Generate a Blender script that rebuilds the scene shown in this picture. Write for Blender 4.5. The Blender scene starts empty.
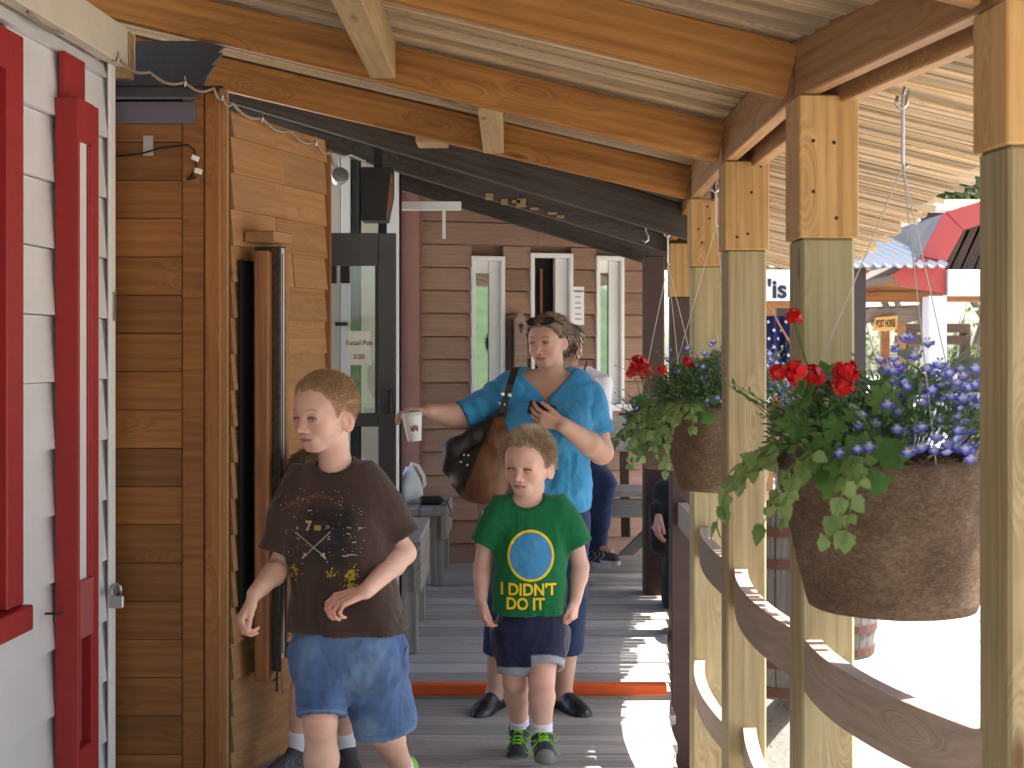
import bpy, bmesh, math, random
import numpy as np
from mathutils import Vector, Matrix, Quaternion
from mathutils.bvhtree import BVHTree

random.seed(11)
RNG = np.random.default_rng(5)
SC = bpy.context.scene
COL = SC.collection
F = 1422.0           # focal length in pixels
CX, HY = 512.0, 350.0  # optical axis column, horizon row
CH = 1.52            # camera height above the deck

def P(px, py, Y):
    return Vector(((px - CX) * Y / F, Y, CH + (HY - py) * Y / F))

# ---------------------------------------------------------------- objects
def setp(o, label=None, cat=None, group=None, kind=None):
    if label: o['label'] = label
    if cat: o['category'] = cat
    if group: o['group'] = group
    if kind: o['kind'] = kind
    return o

def empty(name, loc=(0, 0, 0), rot=(0, 0, 0), label=None, cat=None, group=None):
    o = bpy.data.objects.new(name, None)
    o.empty_display_size = 0.1
    o.location = loc
    o.rotation_euler = rot
    COL.objects.link(o)
    return setp(o, label, cat, group)

def link(name, me, mat=None, parent=None, mw=None):
    o = bpy.data.objects.new(name, me)
    COL.objects.link(o)
    if mat is not None:
        for m in (mat if isinstance(mat, (list, tuple)) else [mat]):
            me.materials.append(m)
    if parent is not None:
        o.parent = parent
    if mw is not None:
        if parent is not None:
            pm = Matrix.LocRotScale(parent.location, parent.rotation_euler, parent.scale)
            q = parent.parent
            while q is not None:
                pm = Matrix.LocRotScale(q.location, q.rotation_euler, q.scale) @ pm
                q = q.parent
            mw = pm.inverted() @ mw
        o.matrix_local = mw if parent is not None else mw
        o.matrix_basis = mw
    return o

def mesh_np(name, V, faces, smooth=True, col=None):
    """faces: (n,4) or (n,3) int array"""
    me = bpy.data.meshes.new(name)
    V = np.asarray(V, dtype=np.float32)
    Fc = np.asarray(faces, dtype=np.int32)
    n, k = Fc.shape
    me.vertices.add(len(V)); me.vertices.foreach_set('co', V.ravel())
    me.loops.add(n * k); me.loops.foreach_set('vertex_index', Fc.ravel())
    me.polygons.add(n)
    me.polygons.foreach_set('loop_start', np.arange(n, dtype=np.int32) * k)
    me.polygons.foreach_set('loop_total', np.full(n, k, dtype=np.int32))
    me.polygons.foreach_set('use_smooth', np.full(n, smooth, dtype=bool))
    if col is not None:
        at = me.attributes.new('Col', 'FLOAT_COLOR', 'POINT')
        c = np.ones((len(V), 4), dtype=np.float32); c[:, :3] = col
        at.data.foreach_set('color', c.ravel())
    me.update(); me.validate()
    return me

class MB:
    """mesh builder collecting quads / tris with optional per-vertex colour"""
    def __init__(s):
        s.v, s.f, s.c = [], [], []
    def add(s, vs, fs, col=(1, 1, 1)):
        b = len(s.v)
        s.v += [tuple(v) for v in vs]
        s.c += [col] * len(vs)
        s.f += [tuple(b + i for i in f) for f in fs]
    def box(s, lo, hi, M=None, col=(1, 1, 1), ch=0.0):
        x0, y0, z0 = lo; x1, y1, z1 = hi
        if ch > 0:
            bm = bmesh.new()
            bmesh.ops.create_cube(bm, size=1.0)
            for v in bm.verts:
                v.co = Vector(((x0 + x1) / 2 + v.co.x * (x1 - x0), (y0 + y1) / 2 + v.co.y * (y1 - y0), (z0 + z1) / 2 + v.co.z * (z1 - z0)))
            bmesh.ops.bevel(bm, geom=bm.edges[:], offset=ch, segments=1, affect='EDGES', profile=.5)
            bm.verts.index_update()
            vs = [v.co.copy() for v in bm.verts]
            fs = [[v.index for v in f.verts] for f in bm.faces]
            bm.free()
        else:
            vs = [Vector(p) for p in ((x0, y0, z0), (x1, y0, z0), (x1, y1, z0), (x0, y1, z0), (x0, y0, z1), (x1, y0, z1), (x1, y1, z1), (x0, y1, z1))]
            fs = [(0, 3, 2, 1), (4, 5, 6, 7), (0, 1, 5, 4), (1, 2, 6, 5), (2, 3, 7, 6), (3, 0, 4, 7)]
        if M is not None:
            vs = [M @ v for v in vs]
        s.add(vs, fs, col)
    def tube(s, pts, r, n=8, col=(1, 1, 1), cap=True):
        pts = [Vector(p) for p in pts]
        rs = r if isinstance(r, (list, tuple)) else [r] * len(pts)
        vs, fs = [], []
        t0 = (pts[1] - pts[0]).normalized()
        up = Vector((0, 0, 1)) if abs(t0.z) < .9 else Vector((1, 0, 0))
        a = t0.cross(up).normalized()
        for i, p in enumerate(pts):
            t = (pts[min(i + 1, len(pts) - 1)] - pts[max(i - 1, 0)]).normalized()
            a = (a - t * a.dot(t)).normalized()
            b = t.cross(a)
            for k in range(n):
                an = 2 * math.pi * k / n
                vs.append(p + (a * math.cos(an) + b * math.sin(an)) * rs[i])
        for i in range(len(pts) - 1):
            for k in range(n):
                k2 = (k + 1) % n
                fs.append((i * n + k, i * n + k2, (i + 1) * n + k2, (i + 1) * n + k))
        if cap:
            fs.append(tuple(reversed(range(n))))
            fs.append(tuple((len(pts) - 1) * n + k for k in range(n)))
        s.add(vs, fs, col)
    def lathe(s, prof, n=24, M=None, col=(1, 1, 1), closed=True):
        vs, fs = [], []
        for (r, z) in prof:
            for k in range(n):
                an = 2 * math.pi * k / n
                vs.append(Vector((r * math.cos(an), r * math.sin(an), z)))
        m = len(prof)
        for i in range(m - 1):
            for k in range(n):
                k2 = (k + 1) % n
                fs.append((i * n + k, i * n + k2, (i + 1) * n + k2, (i + 1) * n + k))
        if closed:
            fs.append(tuple(reversed(range(n))))
            fs.append(tuple((m - 1) * n + k for k in range(n)))
        if M is not None:
            vs = [M @ v for v in vs]
        s.add(vs, fs, col)
    def prism(s, poly, y0, y1, M=None, col=(1, 1, 1)):
        """polygon in local xz, extruded along local y"""
        n = len(poly)
        vs = [Vector((x, y0, z)) for x, z in poly] + [Vector((x, y1, z)) for x, z in poly]
        fs = [tuple(range(n)), tuple(reversed(range(n, 2 * n)))]
        for i in range(n):
            j = (i + 1) % n
            fs.append((i, n + i, n + j, j))
        if M is not None:
            vs = [M @ v for v in vs]
        s.add(vs, fs, col)
    def build(s, name, mat=None, parent=None, mw=None, smooth=False, usecol=False):
        me = bpy.data.meshes.new(name)
        me.from_pydata([tuple(v) for v in s.v], [], s.f)
        if usecol:
            at = me.attributes.new('Col', 'FLOAT_COLOR', 'POINT')
            c = np.ones((len(s.v), 4), dtype=np.float32); c[:, :3] = np.array(s.c)
            at.data.foreach_set('color', c.ravel())
        bm = bmesh.new(); bm.from_mesh(me)
        bmesh.ops.recalc_face_normals(bm, faces=bm.faces[:])
        bm.to_mesh(me); bm.free()
        if smooth:
            me.polygons.foreach_set('use_smooth', [True] * len(me.polygons))
        me.update()
        return link(name, me, mat, parent, mw)

def frame(p, xdir, up=(0, 0, 1)):
    x = Vector(xdir).normalized(); u = Vector(up)
    y = u.cross(x).normalized(); z = x.cross(y)
    M = Matrix((x, y, z)).transposed().to_4x4()
    M.translation = Vector(p)
    return M

def board(name, p0, p1, w, h, mat, parent=None, up=(0, 0, 1), ch=.004, nseg=1, sag=0.0):
    """timber from p0 to p1 (centre line); local X is the grain"""
    p0, p1 = Vector(p0), Vector(p1)
    M = frame(p0, p1 - p0, up)
    L = (p1 - p0).length
    m = MB()
    m.box((0, -w / 2, -h / 2), (L, w / 2, h / 2), ch=ch)
    return m.build(name, mat, parent, M)

# ---------------------------------------------------------------- materials
class NT:
    def __init__(s, name):
        s.m = bpy.data.materials.new(name); s.m.use_nodes = True
        s.t = s.m.node_tree; s.b = s.t.nodes['Principled BSDF']
    def n(s, typ, **kw):
        nd = s.t.nodes.new(typ)
        for k, v in kw.items():
            if k.startswith('i_'):
                key = k[2:]
                key = int(key) if key.isdigit() else key.replace('_', ' ')
                s.set(nd.inputs[key], v)
            else:
                setattr(nd, k, v)
        return nd
    def set(s, sock, v):
        if isinstance(v, bpy.types.NodeSocket):
            s.t.links.new(v, sock)
        else:
            sock.default_value = v
    def math(s, op, a, b=0.0, clamp=False):
        nd = s.n('ShaderNodeMath', operation=op, use_clamp=clamp)
        s.set(nd.inputs[0], a); s.set(nd.inputs[1], b)
        return nd.outputs[0]
    def vmath(s, op, a, b):
        nd = s.n('ShaderNodeVectorMath', operation=op)
        s.set(nd.inputs[0], a); s.set(nd.inputs[1], b)
        return nd.outputs[0]
    def mix(s, fac, a, b, mode='MIX'):
        nd = s.n('ShaderNodeMix', data_type='RGBA', blend_type=mode)
        s.set(nd.inputs[0], fac); s.set(nd.inputs[6], c4(a)); s.set(nd.inputs[7], c4(b))
        return nd.outputs[2]
    def ramp(s, fac, stops):
        nd = s.n('ShaderNodeValToRGB')
        cr = nd.color_ramp
        while len(cr.elements) < len(stops): cr.elements.new(.5)
        for e, (p, c) in zip(cr.elements, stops):
            e.position = p; e.color = c4(c)
        s.set(nd.inputs[0], fac)
        return nd.outputs[0]
    def noise(s, vec, scale, detail=4, rough=.55, dist=0.0, out=0):
        nd = s.n('ShaderNodeTexNoise')
        if vec is not None: s.set(nd.inputs['Vector'], vec)
        nd.inputs['Scale'].default_value = scale; nd.inputs['Detail'].default_value = detail
        nd.inputs['Roughness'].default_value = rough; nd.inputs['Distortion'].default_value = dist
        return nd.outputs[out]
    def bump(s, h, strength, dist=.01):
        nd = s.n('ShaderNodeBump'); nd.inputs['Strength'].default_value = strength
        nd.inputs['Distance'].default_value = dist
        s.set(nd.inputs['Height'], h); s.set(s.b.inputs['Normal'], nd.outputs[0])

def c4(c):
    if isinstance(c, bpy.types.NodeSocket): return c
    if isinstance(c, (int, float)): return (c, c, c, 1)
    return tuple(c) if len(c) == 4 else tuple(c) + (1,)

def objvec(t, spread=37.0):
    tc = t.n('ShaderNodeTexCoord').outputs['Object']
    oi = t.n('ShaderNodeObjectInfo').outputs['Random']
    gi = t.n('ShaderNodeNewGeometry').outputs['Random Per Island']
    r = t.math('ADD', t.math('MULTIPLY', oi, spread), t.math('MULTIPLY', gi, spread * 1.7))
    cmb = t.n('ShaderNodeCombineXYZ')
    t.set(cmb.inputs[0], r); t.set(cmb.inputs[1], t.math('MULTIPLY', r, .37)); t.set(cmb.inputs[2], t.math('MULTIPLY', r, .61))
    return t.vmath('ADD', tc, cmb.outputs[0]), oi, gi

def wood(name, dark, light, island=.18, rough=.68, bump=.25, knots=.55, knot_col=None, stretch=(1.0, 13, 13), weather=None, wfac=.5, spec=.3, cracks=.5):
    t = NT(name)
    v, oi, gi = objvec(t)
    kv = t.vmath('MULTIPLY', v, (2.1, 8.0, 8.0))
    vor = t.n('ShaderNodeTexVoronoi'); t.set(vor.inputs['Vector'], kv); vor.inputs['Scale'].default_value = 1.0
    kd = vor.outputs['Distance']
    near = t.n('ShaderNodeMapRange', interpolation_type='SMOOTHSTEP'); t.set(near.inputs[0], kd)
    near.inputs[1].default_value = .0; near.inputs[2].default_value = .42; near.inputs[3].default_value = 1; near.inputs[4].default_value = 0
    gv = t.vmath('MULTIPLY', v, stretch)
    cmb = t.n('ShaderNodeCombineXYZ'); t.set(cmb.inputs[1], t.math('MULTIPLY', near.outputs[0], 1.4)); t.set(cmb.inputs[2], t.math('MULTIPLY', near.outputs[0], 1.4))
    gv = t.vmath('ADD', gv, cmb.outputs[0])
    n1 = t.noise(gv, 1.9, 7, .62, .5)
    fine = t.vmath('MULTIPLY', gv, (.5, 4.5, 4.5))
    n2 = t.noise(fine, 2.4, 4, .6)
    wv = t.n('ShaderNodeTexWave', wave_type='BANDS', bands_direction='DIAGONAL')
    t.set(wv.inputs['Vector'], t.vmath('MULTIPLY', gv, (.25, 1, 1))); wv.inputs['Scale'].default_value = 1.3; wv.inputs['Distortion'].default_value = 7; wv.inputs['Detail'].default_value = 3
    f = t.math('ADD', t.math('MULTIPLY', n1, .75), t.math('ADD', t.math('MULTIPLY', n2, .35), t.math('MULTIPLY', wv.outputs['Fac'], .13)))
    col = t.ramp(f, [(.38, dark), (.58, [(a + b) / 2 for a, b in zip(dark, light)]), (.78, light)])
    big = t.noise(t.vmath('MULTIPLY', v, (1, 2.5, 2.5)), 1.3, 3)
    col = t.mix(t.math('MULTIPLY', big, .6), col, [c * .72 for c in dark]) if weather is None else t.mix(t.math('MULTIPLY', t.ramp(big, [(.35, 0), (.65, 1)]), wfac), col, weather)
    if knots > 0:
        kc = knot_col or [c * .35 for c in dark]
        gate = t.math('GREATER_THAN', t.n('ShaderNodeSeparateColor', i_0=vor.outputs['Color']).outputs[0], 1 - knots * .55)
        kk = t.n('ShaderNodeMapRange'); t.set(kk.inputs[0], kd); kk.inputs[1].default_value = .05; kk.inputs[2].default_value = .13; kk.inputs[3].default_value = 1; kk.inputs[4].default_value = 0
        col = t.mix(t.math('MULTIPLY', t.math('MULTIPLY', kk.outputs[0], gate), .8), col, kc)
    if cracks > 0:
        ck = t.noise(t.vmath('MULTIPLY', v, (.55, 46, 46)), 1.0, 3, .6, .3)
        cm = t.ramp(ck, [(.66, 0), (.70, 1)])
        pat = t.ramp(t.noise(t.vmath('MULTIPLY', v, (.8, 3, 3)), 1.5, 2), [(.45, 0), (.6, 1)])
        cf = t.math('MULTIPLY', t.math('MULTIPLY', cm, pat), cracks)
        col = t.mix(cf, col, [c * .25 for c in dark])
        f = t.math('SUBTRACT', f, t.math('MULTIPLY', cf, .8))
    br = t.math('ADD', 1 - island, t.math('MULTIPLY', t.math('FRACT', t.math('ADD', t.math('MULTIPLY', gi, 7.3), t.math('MULTIPLY', oi, 3.1))), 2 * island))
    bc = t.n('ShaderNodeCombineColor'); [t.set(bc.inputs[i], br) for i in range(3)]
    col = t.mix(1.0, col, bc.outputs[0], 'MULTIPLY')
    t.set(t.b.inputs['Base Color'], col)
    t.b.inputs['Roughness'].default_value = rough
    t.b.inputs['Specular IOR Level'].default_value = spec
    t.bump(f, bump, .006)
    return t.m

def paint(name, c, rough=.5, var=.12, bump=.1, chip=None, chipfac=.0, scale=6, spec=.4, metal=0.0):
    t = NT(name)
    v, oi, gi = objvec(t)
    n = t.noise(v, scale, 6, .6)
    n2 = t.noise(t.vmath('MULTIPLY', v, (1, 1, 1)), scale * 7, 3)
    col = t.mix(t.math('MULTIPLY', n, 1.0), [x * (1 - var) for x in c], [min(1, x * (1 + var)) for x in c])
    if chip is not None:
        m = t.ramp(t.noise(v, scale * 2.6, 8, .72), [(.62 - chipfac, 0), (.64 - chipfac, 1)])
        col = t.mix(m, col, chip)
    t.set(t.b.inputs['Base Color'], col)
    t.set(t.b.inputs['Roughness'], t.math('ADD', rough - .08, t.math('MULTIPLY', n2, .16)))
    t.b.inputs['Specular IOR Level'].default_value = spec
    t.b.inputs['Metallic'].default_value = metal
    t.bump(t.math('ADD', n, t.math('MULTIPLY', n2, .3)), bump, .004)
    return t.m

def vcol(name, rough=.7, var=.1, scale=60, bump=.15, spec=.3, sss=0.0, coarse=9, sheen=0.0, transl=0.0):
    t = NT(name)
    a = t.n('ShaderNodeAttribute', attribute_name='Col').outputs['Color']
    tc = t.n('ShaderNodeTexCoord').outputs['Object']
    n = t.noise(tc, scale, 4); n2 = t.noise(tc, coarse, 4)
    br = t.math('ADD', 1 - var, t.math('ADD', t.math('MULTIPLY', n, var), t.math('MULTIPLY', n2, var)))
    bc = t.n('ShaderNodeCombineColor'); [t.set(bc.inputs[i], br) for i in range(3)]
    t.set(t.b.inputs['Base Color'], t.mix(1.0, a, bc.outputs[0], 'MULTIPLY'))
    t.b.inputs['Roughness'].default_value = rough
    t.b.inputs['Specular IOR Level'].default_value = spec
    if sss:
        t.b.inputs['Subsurface Weight'].default_value = sss
        t.b.inputs['Subsurface Radius'].default_value = (1, .35, .2)
        t.b.inputs['Subsurface Scale'].default_value = .006
    if sheen:
        t.b.inputs['Sheen Weight'].default_value = sheen
    t.bump(n, bump, .002)
    if transl:
        tr = t.n('ShaderNodeBsdfTranslucent'); t.set(tr.inputs[0], t.mix(1.0, a, (1.2, 1.3, .6), 'MULTIPLY'))
        ms = t.n('ShaderNodeMixShader'); ms.inputs[0].default_value = transl
        t.t.links.new(t.b.outputs[0], ms.inputs[1]); t.t.links.new(tr.outputs[0], ms.inputs[2])
        t.t.links.new(ms.outputs[0], t.t.nodes['Material Output'].inputs[0])
    return t.m

def plain(name, c, rough=.6, metal=0.0, spec=.4, var=.1):
    return paint(name, c, rough, var, .05, scale=14, spec=spec, metal=metal)

M = {}
M['rafter'] = wood('varnished rafter pine', (.21, .082, .015), (.52, .235, .058), island=.18, rough=.55, bump=.12, knots=.7)
M['beam'] = wood('beam pine', (.25, .12, .042), (.50, .29, .13), island=.15, rough=.65)
M['slat'] = wood('roof slat', (.22, .14, .065), (.56, .40, .22), island=.30, rough=.8, weather=(.30, .25, .20), wfac=.55, knots=.4)
M['block'] = wood('pale block', (.27, .17, .075), (.48, .34, .17), island=.1)
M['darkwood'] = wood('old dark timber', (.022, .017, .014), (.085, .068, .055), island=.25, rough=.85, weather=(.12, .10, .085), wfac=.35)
M['post'] = wood('treated pine post', (.20, .135, .06), (.40, .305, .165), island=.14, weather=(.285, .27, .15), wfac=.55, knots=.6, knot_col=(.14, .06, .02), bump=.15)
M['splice'] = wood('honey pine block', (.32, .165, .05), (.57, .36, .15), island=.14, knots=.35, bump=.12)
M['rail'] = wood('weathered rail', (.22, .155, .115), (.36, .27, .21), island=.12, weather=(.31, .25, .21), wfac=.5, bump=.5, knots=.25)
M['brownpost'] = paint('chipped brown paint', (.062, .035, .028), .75, .25, .5, chip=(.22, .18, .16), chipfac=-.09, scale=9)
M['deck'] = wood('weathered deck', (.21, .192, .172), (.44, .41, .375), island=.24, rough=.85, weather=(.32, .295, .265), wfac=.5, knots=.3, bump=.5)
M['greywood'] = wood('grey bench timber', (.17, .15, .13), (.36, .33, .30), island=.12, rough=.85, weather=(.2, .19, .18), wfac=.5)
M['cedar'] = wood('varnished cedar wall', (.18, .062, .014), (.36, .15, .038), island=.28, rough=.62, bump=.12, knots=.65, knot_col=(.06, .03, .015), spec=.4)
M['tan'] = wood('bare tan siding', (.25, .118, .040), (.40, .205, .080), island=.16, rough=.8, bump=.4, weather=(.27, .165, .09), wfac=.5, knots=.3)
M['shutter'] = wood('oiled shutter wood', (.17, .055, .015), (.38, .16, .05), island=.1, rough=.45, knots=.2)
M['redwall'] = wood('red brown stained siding', (.24, .14, .096), (.35, .215, .15), island=.2, rough=.85, bump=.4, weather=(.31, .20, .14), wfac=.4, knots=.35)
M['pinkpost'] = paint('faded red trim', (.31, .15, .125), .7, .12, .3)
M['white'] = paint('white clapboard paint', (.63, .625, .63), .6, .12, .25, scale=4, chip=(.36, .34, .32), chipfac=-.13)
M['white2'] = paint('white trim paint', (.76, .75, .72), .55, .05, .1, chip=(.4, .33, .25), chipfac=-.12)
M['oldwhite'] = paint('flaking cream paint', (.55, .49, .39), .75, .15, .4, chip=(.28, .2, .12), chipfac=-.06, scale=7)
M['red'] = paint('red barn paint', (.30, .017, .018), .5, .22, .35, chip=(.30, .11, .07), chipfac=-.115, scale=8)
M['pinkred'] = paint('faded red panel', (.32, .07, .07), .6, .12, .2)
M['metaldark'] = plain('dark grey door paint', (.055, .056, .06), .45)
M['black'] = plain('black plastic', (.012, .012, .013), .45)
M['galv'] = plain('galvanised steel', (.45, .45, .46), .4, .8)
M['steel'] = plain('steel', (.5, .5, .5), .3, .9)
M['rust'] = paint('rusty iron hoop', (.075, .030, .020), .8, .3, .4)
M['shingle'] = paint('grey asphalt shingle', (.11, .12, .145), .95, .4, .6, scale=40)
M['fascia'] = plain('purple grey fascia', (.12, .105, .135), .6)
M['paper'] = plain('white paper', (.8, .8, .78), .8, var=.03)
M['ink'] = plain('printed ink', (.02, .02, .025), .7)
M['orange'] = paint('orange safety paint', (.72, .115, .02), .7, .15, .3, chip=(.35, .1, .04), chipfac=-.12)
M['barnred'] = paint('sun faded barn red', (.36, .055, .05), .7, .1, .1)
M['barnwhite'] = paint('barn white', (.62, .66, .72), .7, .05)
M['tin'] = plain('corrugated tin', (.27, .275, .285), .55, .2)
M['cedarshake'] = wood('sun bleached shakes', (.17, .135, .105), (.32, .27, .22), island=.25, knots=0)
M['flagstuff'] = vcol('flag cloth', .8)
M['coir'] = None
# ================================================================ coir
def coir():
    t = NT('coconut coir')
    v, oi, gi = objvec(t)
    n1 = t.noise(t.vmath('MULTIPLY', v, (1, 1, 2.2)), 55, 6, .7, 1.5)
    n2 = t.noise(v, 7, 4)
    n3 = t.noise(t.vmath('MULTIPLY', v, (1, 1, 3)), 240, 3, .7, 2)
    f = t.math('ADD', t.math('MULTIPLY', n1, .55), t.math('ADD', t.math('MULTIPLY', n2, .3), t.math('MULTIPLY', n3, .3)))
    t.set(t.b.inputs['Base Color'], t.ramp(f, [(.36, (.052, .032, .020)), (.55, (.165, .108, .072)), (.76, (.37, .265, .185))]))
    t.b.inputs['Roughness'].default_value = .95; t.b.inputs['Specular IOR Level'].default_value = .1
    t.bump(f, 1.0, .012)
    return t.m
M['coir'] = coir()

def gravel_mat():
    t = NT('pale gravel')
    tc = t.n('ShaderNodeTexCoord').outputs['Object']
    n1 = t.noise(tc, 30, 8, .75); n2 = t.noise(tc, .35, 4)
    vo = t.n('ShaderNodeTexVoronoi', i_Scale=26.0); t.set(vo.inputs['Vector'], tc)
    col = t.ramp(n1, [(.3, (.30, .27, .24)), (.5, (.46, .43, .39)), (.75, (.58, .55, .51))])
    col = t.mix(t.math('MULTIPLY', n2, .4), col, (.4, .35, .29))
    dk = t.ramp(vo.outputs['Distance'], [(.14, 1), (.30, 0)])
    g = t.math('GREATER_THAN', t.n('ShaderNodeSeparateColor', i_0=vo.outputs['Color']).outputs[0], .74)
    col = t.mix(t.math('MULTIPLY', dk, g), col, (.045, .04, .036))
    v2 = t.n('ShaderNodeTexVoronoi', i_Scale=8.0); t.set(v2.inputs['Vector'], tc)
    d2 = t.ramp(v2.outputs['Distance'], [(.16, 1), (.26, 0)])
    g2 = t.math('GREATER_THAN', t.n('ShaderNodeSeparateColor', i_0=v2.outputs['Color']).outputs[0], .72)
    col = t.mix(t.math('MULTIPLY', d2, g2), col, (.04, .036, .032))
    t.set(t.b.inputs['Base Color'], col); t.b.inputs['Roughness'].default_value = .95
    t.bump(n1, .5, .02)
    return t.m

def grass_mat():
    t = NT('hill grass')
    tc = t.n('ShaderNodeTexCoord').outputs['Object']
    n1 = t.noise(tc, .6, 6); n2 = t.noise(tc, 8, 5)
    f = t.math('ADD', t.math('MULTIPLY', n1, .6), t.math('MULTIPLY', n2, .4))
    t.set(t.b.inputs['Base Color'], t.ramp(f, [(.35, (.04, .075, .018)), (.65, (.11, .16, .045))]))
    t.b.inputs['Roughness'].default_value = .9
    return t.m

# ================================================================ ground, hill
def interp(x, xs, ys): return float(np.interp(x, xs, ys))
def edgeX(Y): return interp(Y, [-2, 2.75, 3.75, 5.1, 6.3, 7.3, 8.2, 11], [1.1, .80, .62, .585, .70, .79, .92, 1.3])
def postX(Y): return interp(Y, [-2, 1.5, 2.75, 3.75, 5.04, 6.26, 7.3, 8.4], [2.0, 1.25, 1.0, .818, .823, .86, .875, .95])
EY = [-3, 1.5, 3.0, 4.74, 5.53, 6.34, 8.42, 10]
EX = [2.3, 1.72, 1.60, 1.60, 1.665, 1.77, 2.0, 2.2]
def eaveX(Y): return interp(Y, EY, EX)

def ground():
    xs = np.concatenate([[-90, -60, -40, -25, -15, -8, -4, -2, -1, 0, .5], np.linspace(.7, 3.2, 26), [4, 5, 7, 10, 15, 22, 30, 45, 65, 90]])
    ys = np.concatenate([[-90, -60, -40, -25, -15, -8, -4, -2], np.linspace(-1, 16, 40), [18, 21, 25, 30, 38, 50, 70, 95]])
    X, Y = np.meshgrid(xs, ys, indexing='ij')
    px = np.interp(Y, [-2, 1.5, 2.75, 3.75, 5.04, 6.26, 7.3, 8.4], [2.0, 1.25, 1.0, .818, .823, .86, .875, .95])
    d = np.clip((X - px - .12) / .55, 0, 1)
    Z = -.62 + (d * d * (3 - 2 * d)) * .42 + .02 * np.sin(X * 3.1) * np.cos(Y * 2.3)
    V = np.stack([X, Y, Z], -1).reshape(-1, 3)
    nx, ny = len(xs), len(ys)
    fs = [(i * ny + j, (i + 1) * ny + j, (i + 1) * ny + j + 1, i * ny + j + 1) for i in range(nx - 1) for j in range(ny - 1)]
    o = link('ground', mesh_np('ground', V, fs), gravel_mat())
    setp(o, kind='structure')
    # green hill off to the right behind the photographer; the panes of the far wall mirror it
    xs = np.linspace(-30, 75, 40); ys = np.linspace(-110, -22, 24)
    X, Y = np.meshgrid(xs, ys, indexing='ij')
    Z = -1 + 17 * np.exp(-(((X - 34) / 30) ** 2 + ((Y + 75) / 26) ** 2)) + .5 * np.sin(X * .35) * np.cos(Y * .3)
    V = np.stack([X, Y, Z], -1).reshape(-1, 3); ny = len(ys)
    fs = [(i * ny + j, (i + 1) * ny + j, (i + 1) * ny + j + 1, i * ny + j + 1) for i in range(len(xs) - 1) for j in range(ny - 1)]
    setp(link('hill', mesh_np('hill', V, fs), grass_mat()), kind='structure')
ground()

# ================================================================ deck, ramp
RY0, RY1, RZ = 6.30, 8.14, .15
def floorZ(Y): return 0.0 if Y < RY0 else (RZ if Y > RY1 else RZ * (Y - RY0) / (RY1 - RY0))
def deck():
    rnd = random.Random(3)
    m = MB(); y = -2.0
    while y < RY0 - .16:
        w = .138
        m.box((-2.3, y, -.04), (edgeX(y + .07) + rnd.uniform(-.012, .012), y + w, rnd.uniform(-.003, .002)), ch=.003)
        y += w + .006
    m.box((-2.3, -2, -.05), (edgeX(5.1) - .05, RY0 - .03, -.042))
    setp(m.build('deck', M['deck']), kind='structure')
    m = MB(); y = RY0 + .002
    sl = RZ / (RY1 - RY0)
    while y < RY1 - .05:
        w = .139
        dz = rnd.uniform(-.003, .002)
        z0, z1 = (y - RY0) * sl + dz, (y + w - RY0) * sl + dz
        xr = edgeX(y + .07)
        vs = [(-2.3, y, z0 - .04), (xr, y, z0 - .04), (xr, y + w, z1 - .04), (-2.3, y + w, z1 - .04), (-2.3, y, z0), (xr, y, z0), (xr, y + w, z1), (-2.3, y + w, z1)]
        m.add(vs, [(0, 3, 2, 1), (4, 5, 6, 7), (0, 1, 5, 4), (1, 2, 6, 5), (2, 3, 7, 6), (3, 0, 4, 7)])
        y += w + .012
    setp(m.build('ramp', M['deck']), kind='structure')
    m = MB(); y = RY1 + .004
    while y < 12.5:
        w = .138
        m.box((-3.0, y, RZ - .04), (edgeX(y + .07) + .3 * min(1, (y - RY1)) + rnd.uniform(-.01, .01), y + w, RZ + rnd.uniform(-.003, .002)), ch=.003)
        y += w + .006
    setp(m.build('raised_deck', M['deck']), kind='structure')
    # orange painted strip at the foot of the ramp
    m = MB()
    m.box((0, -.028, 0), (edgeX(RY0) + 2.2 - .02, .028, .05), ch=.006)
    o = m.build('threshold_strip', M['orange'], None, Matrix.Translation((-2.2, RY0 - .034, .003)))
    setp(o, 'orange painted timber strip across the boardwalk at the foot of the ramp', 'threshold')
deck()

# ================================================================ posts, rails, beams
ZB = 2.18
PY = [2.75, 3.75, 5.04, 6.26]
PX = [.998, .816, .821, .858]
def heading(i):
    a = max(i - 1, 0); b = min(i + 1, len(PY) - 1)
    return math.atan2(PX[b] - PX[a], PY[b] - PY[a])
posts = []
PL = ['nearest treated pine post, cut by the right edge of the picture', 'treated pine post standing behind the biggest flower basket',
      'treated pine post between the nearest and second flower baskets', 'greenish pine post beside the chipped brown post, knot near its top']
ZS = [1.907, 1.81, 1.87, 1.885]
for i, (x, y) in enumerate(zip(PX, PY)):
    e = empty('porch_post', (x, y, -.6), (0, 0, -heading(i) * .5), PL[i], 'post', 'pine posts carrying the walkway roof')
    R = Matrix.LocRotScale(e.location, e.rotation_euler, None)
    m = MB(); m.box((0, -.0695, -.0695), (ZS[i] + .6, .0695, .0695), ch=.007)
    m.build('shaft', M['post'], e, R @ frame((0, 0, 0), (0, 0, 1), (1, 0, 0)))
    m = MB(); m.box((0, -.078, -.078), (ZB - ZS[i], .078, .078), ch=.004)
    m.build('splice_block', M['splice'], e, R @ frame((0, 0, ZS[i] + .6), (0, 0, 1), (1, 0, 0)))
    sb = [o for o in e.children if o.name.startswith('splice')][0] if False else None
    for k in range(4):
        a, b = random.uniform(-.05, .05), ZS[i] + .6 + random.uniform(.04, .30)
        m = MB(); m.lathe([(.0055, 0), (.004, .003)], 8, Matrix.Translation((a, -.0775, b)) @ Matrix.Rotation(math.pi / 2, 4, 'X'))
        m.build('nail', M['black'], e, R)
    posts.append(e)

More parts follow.
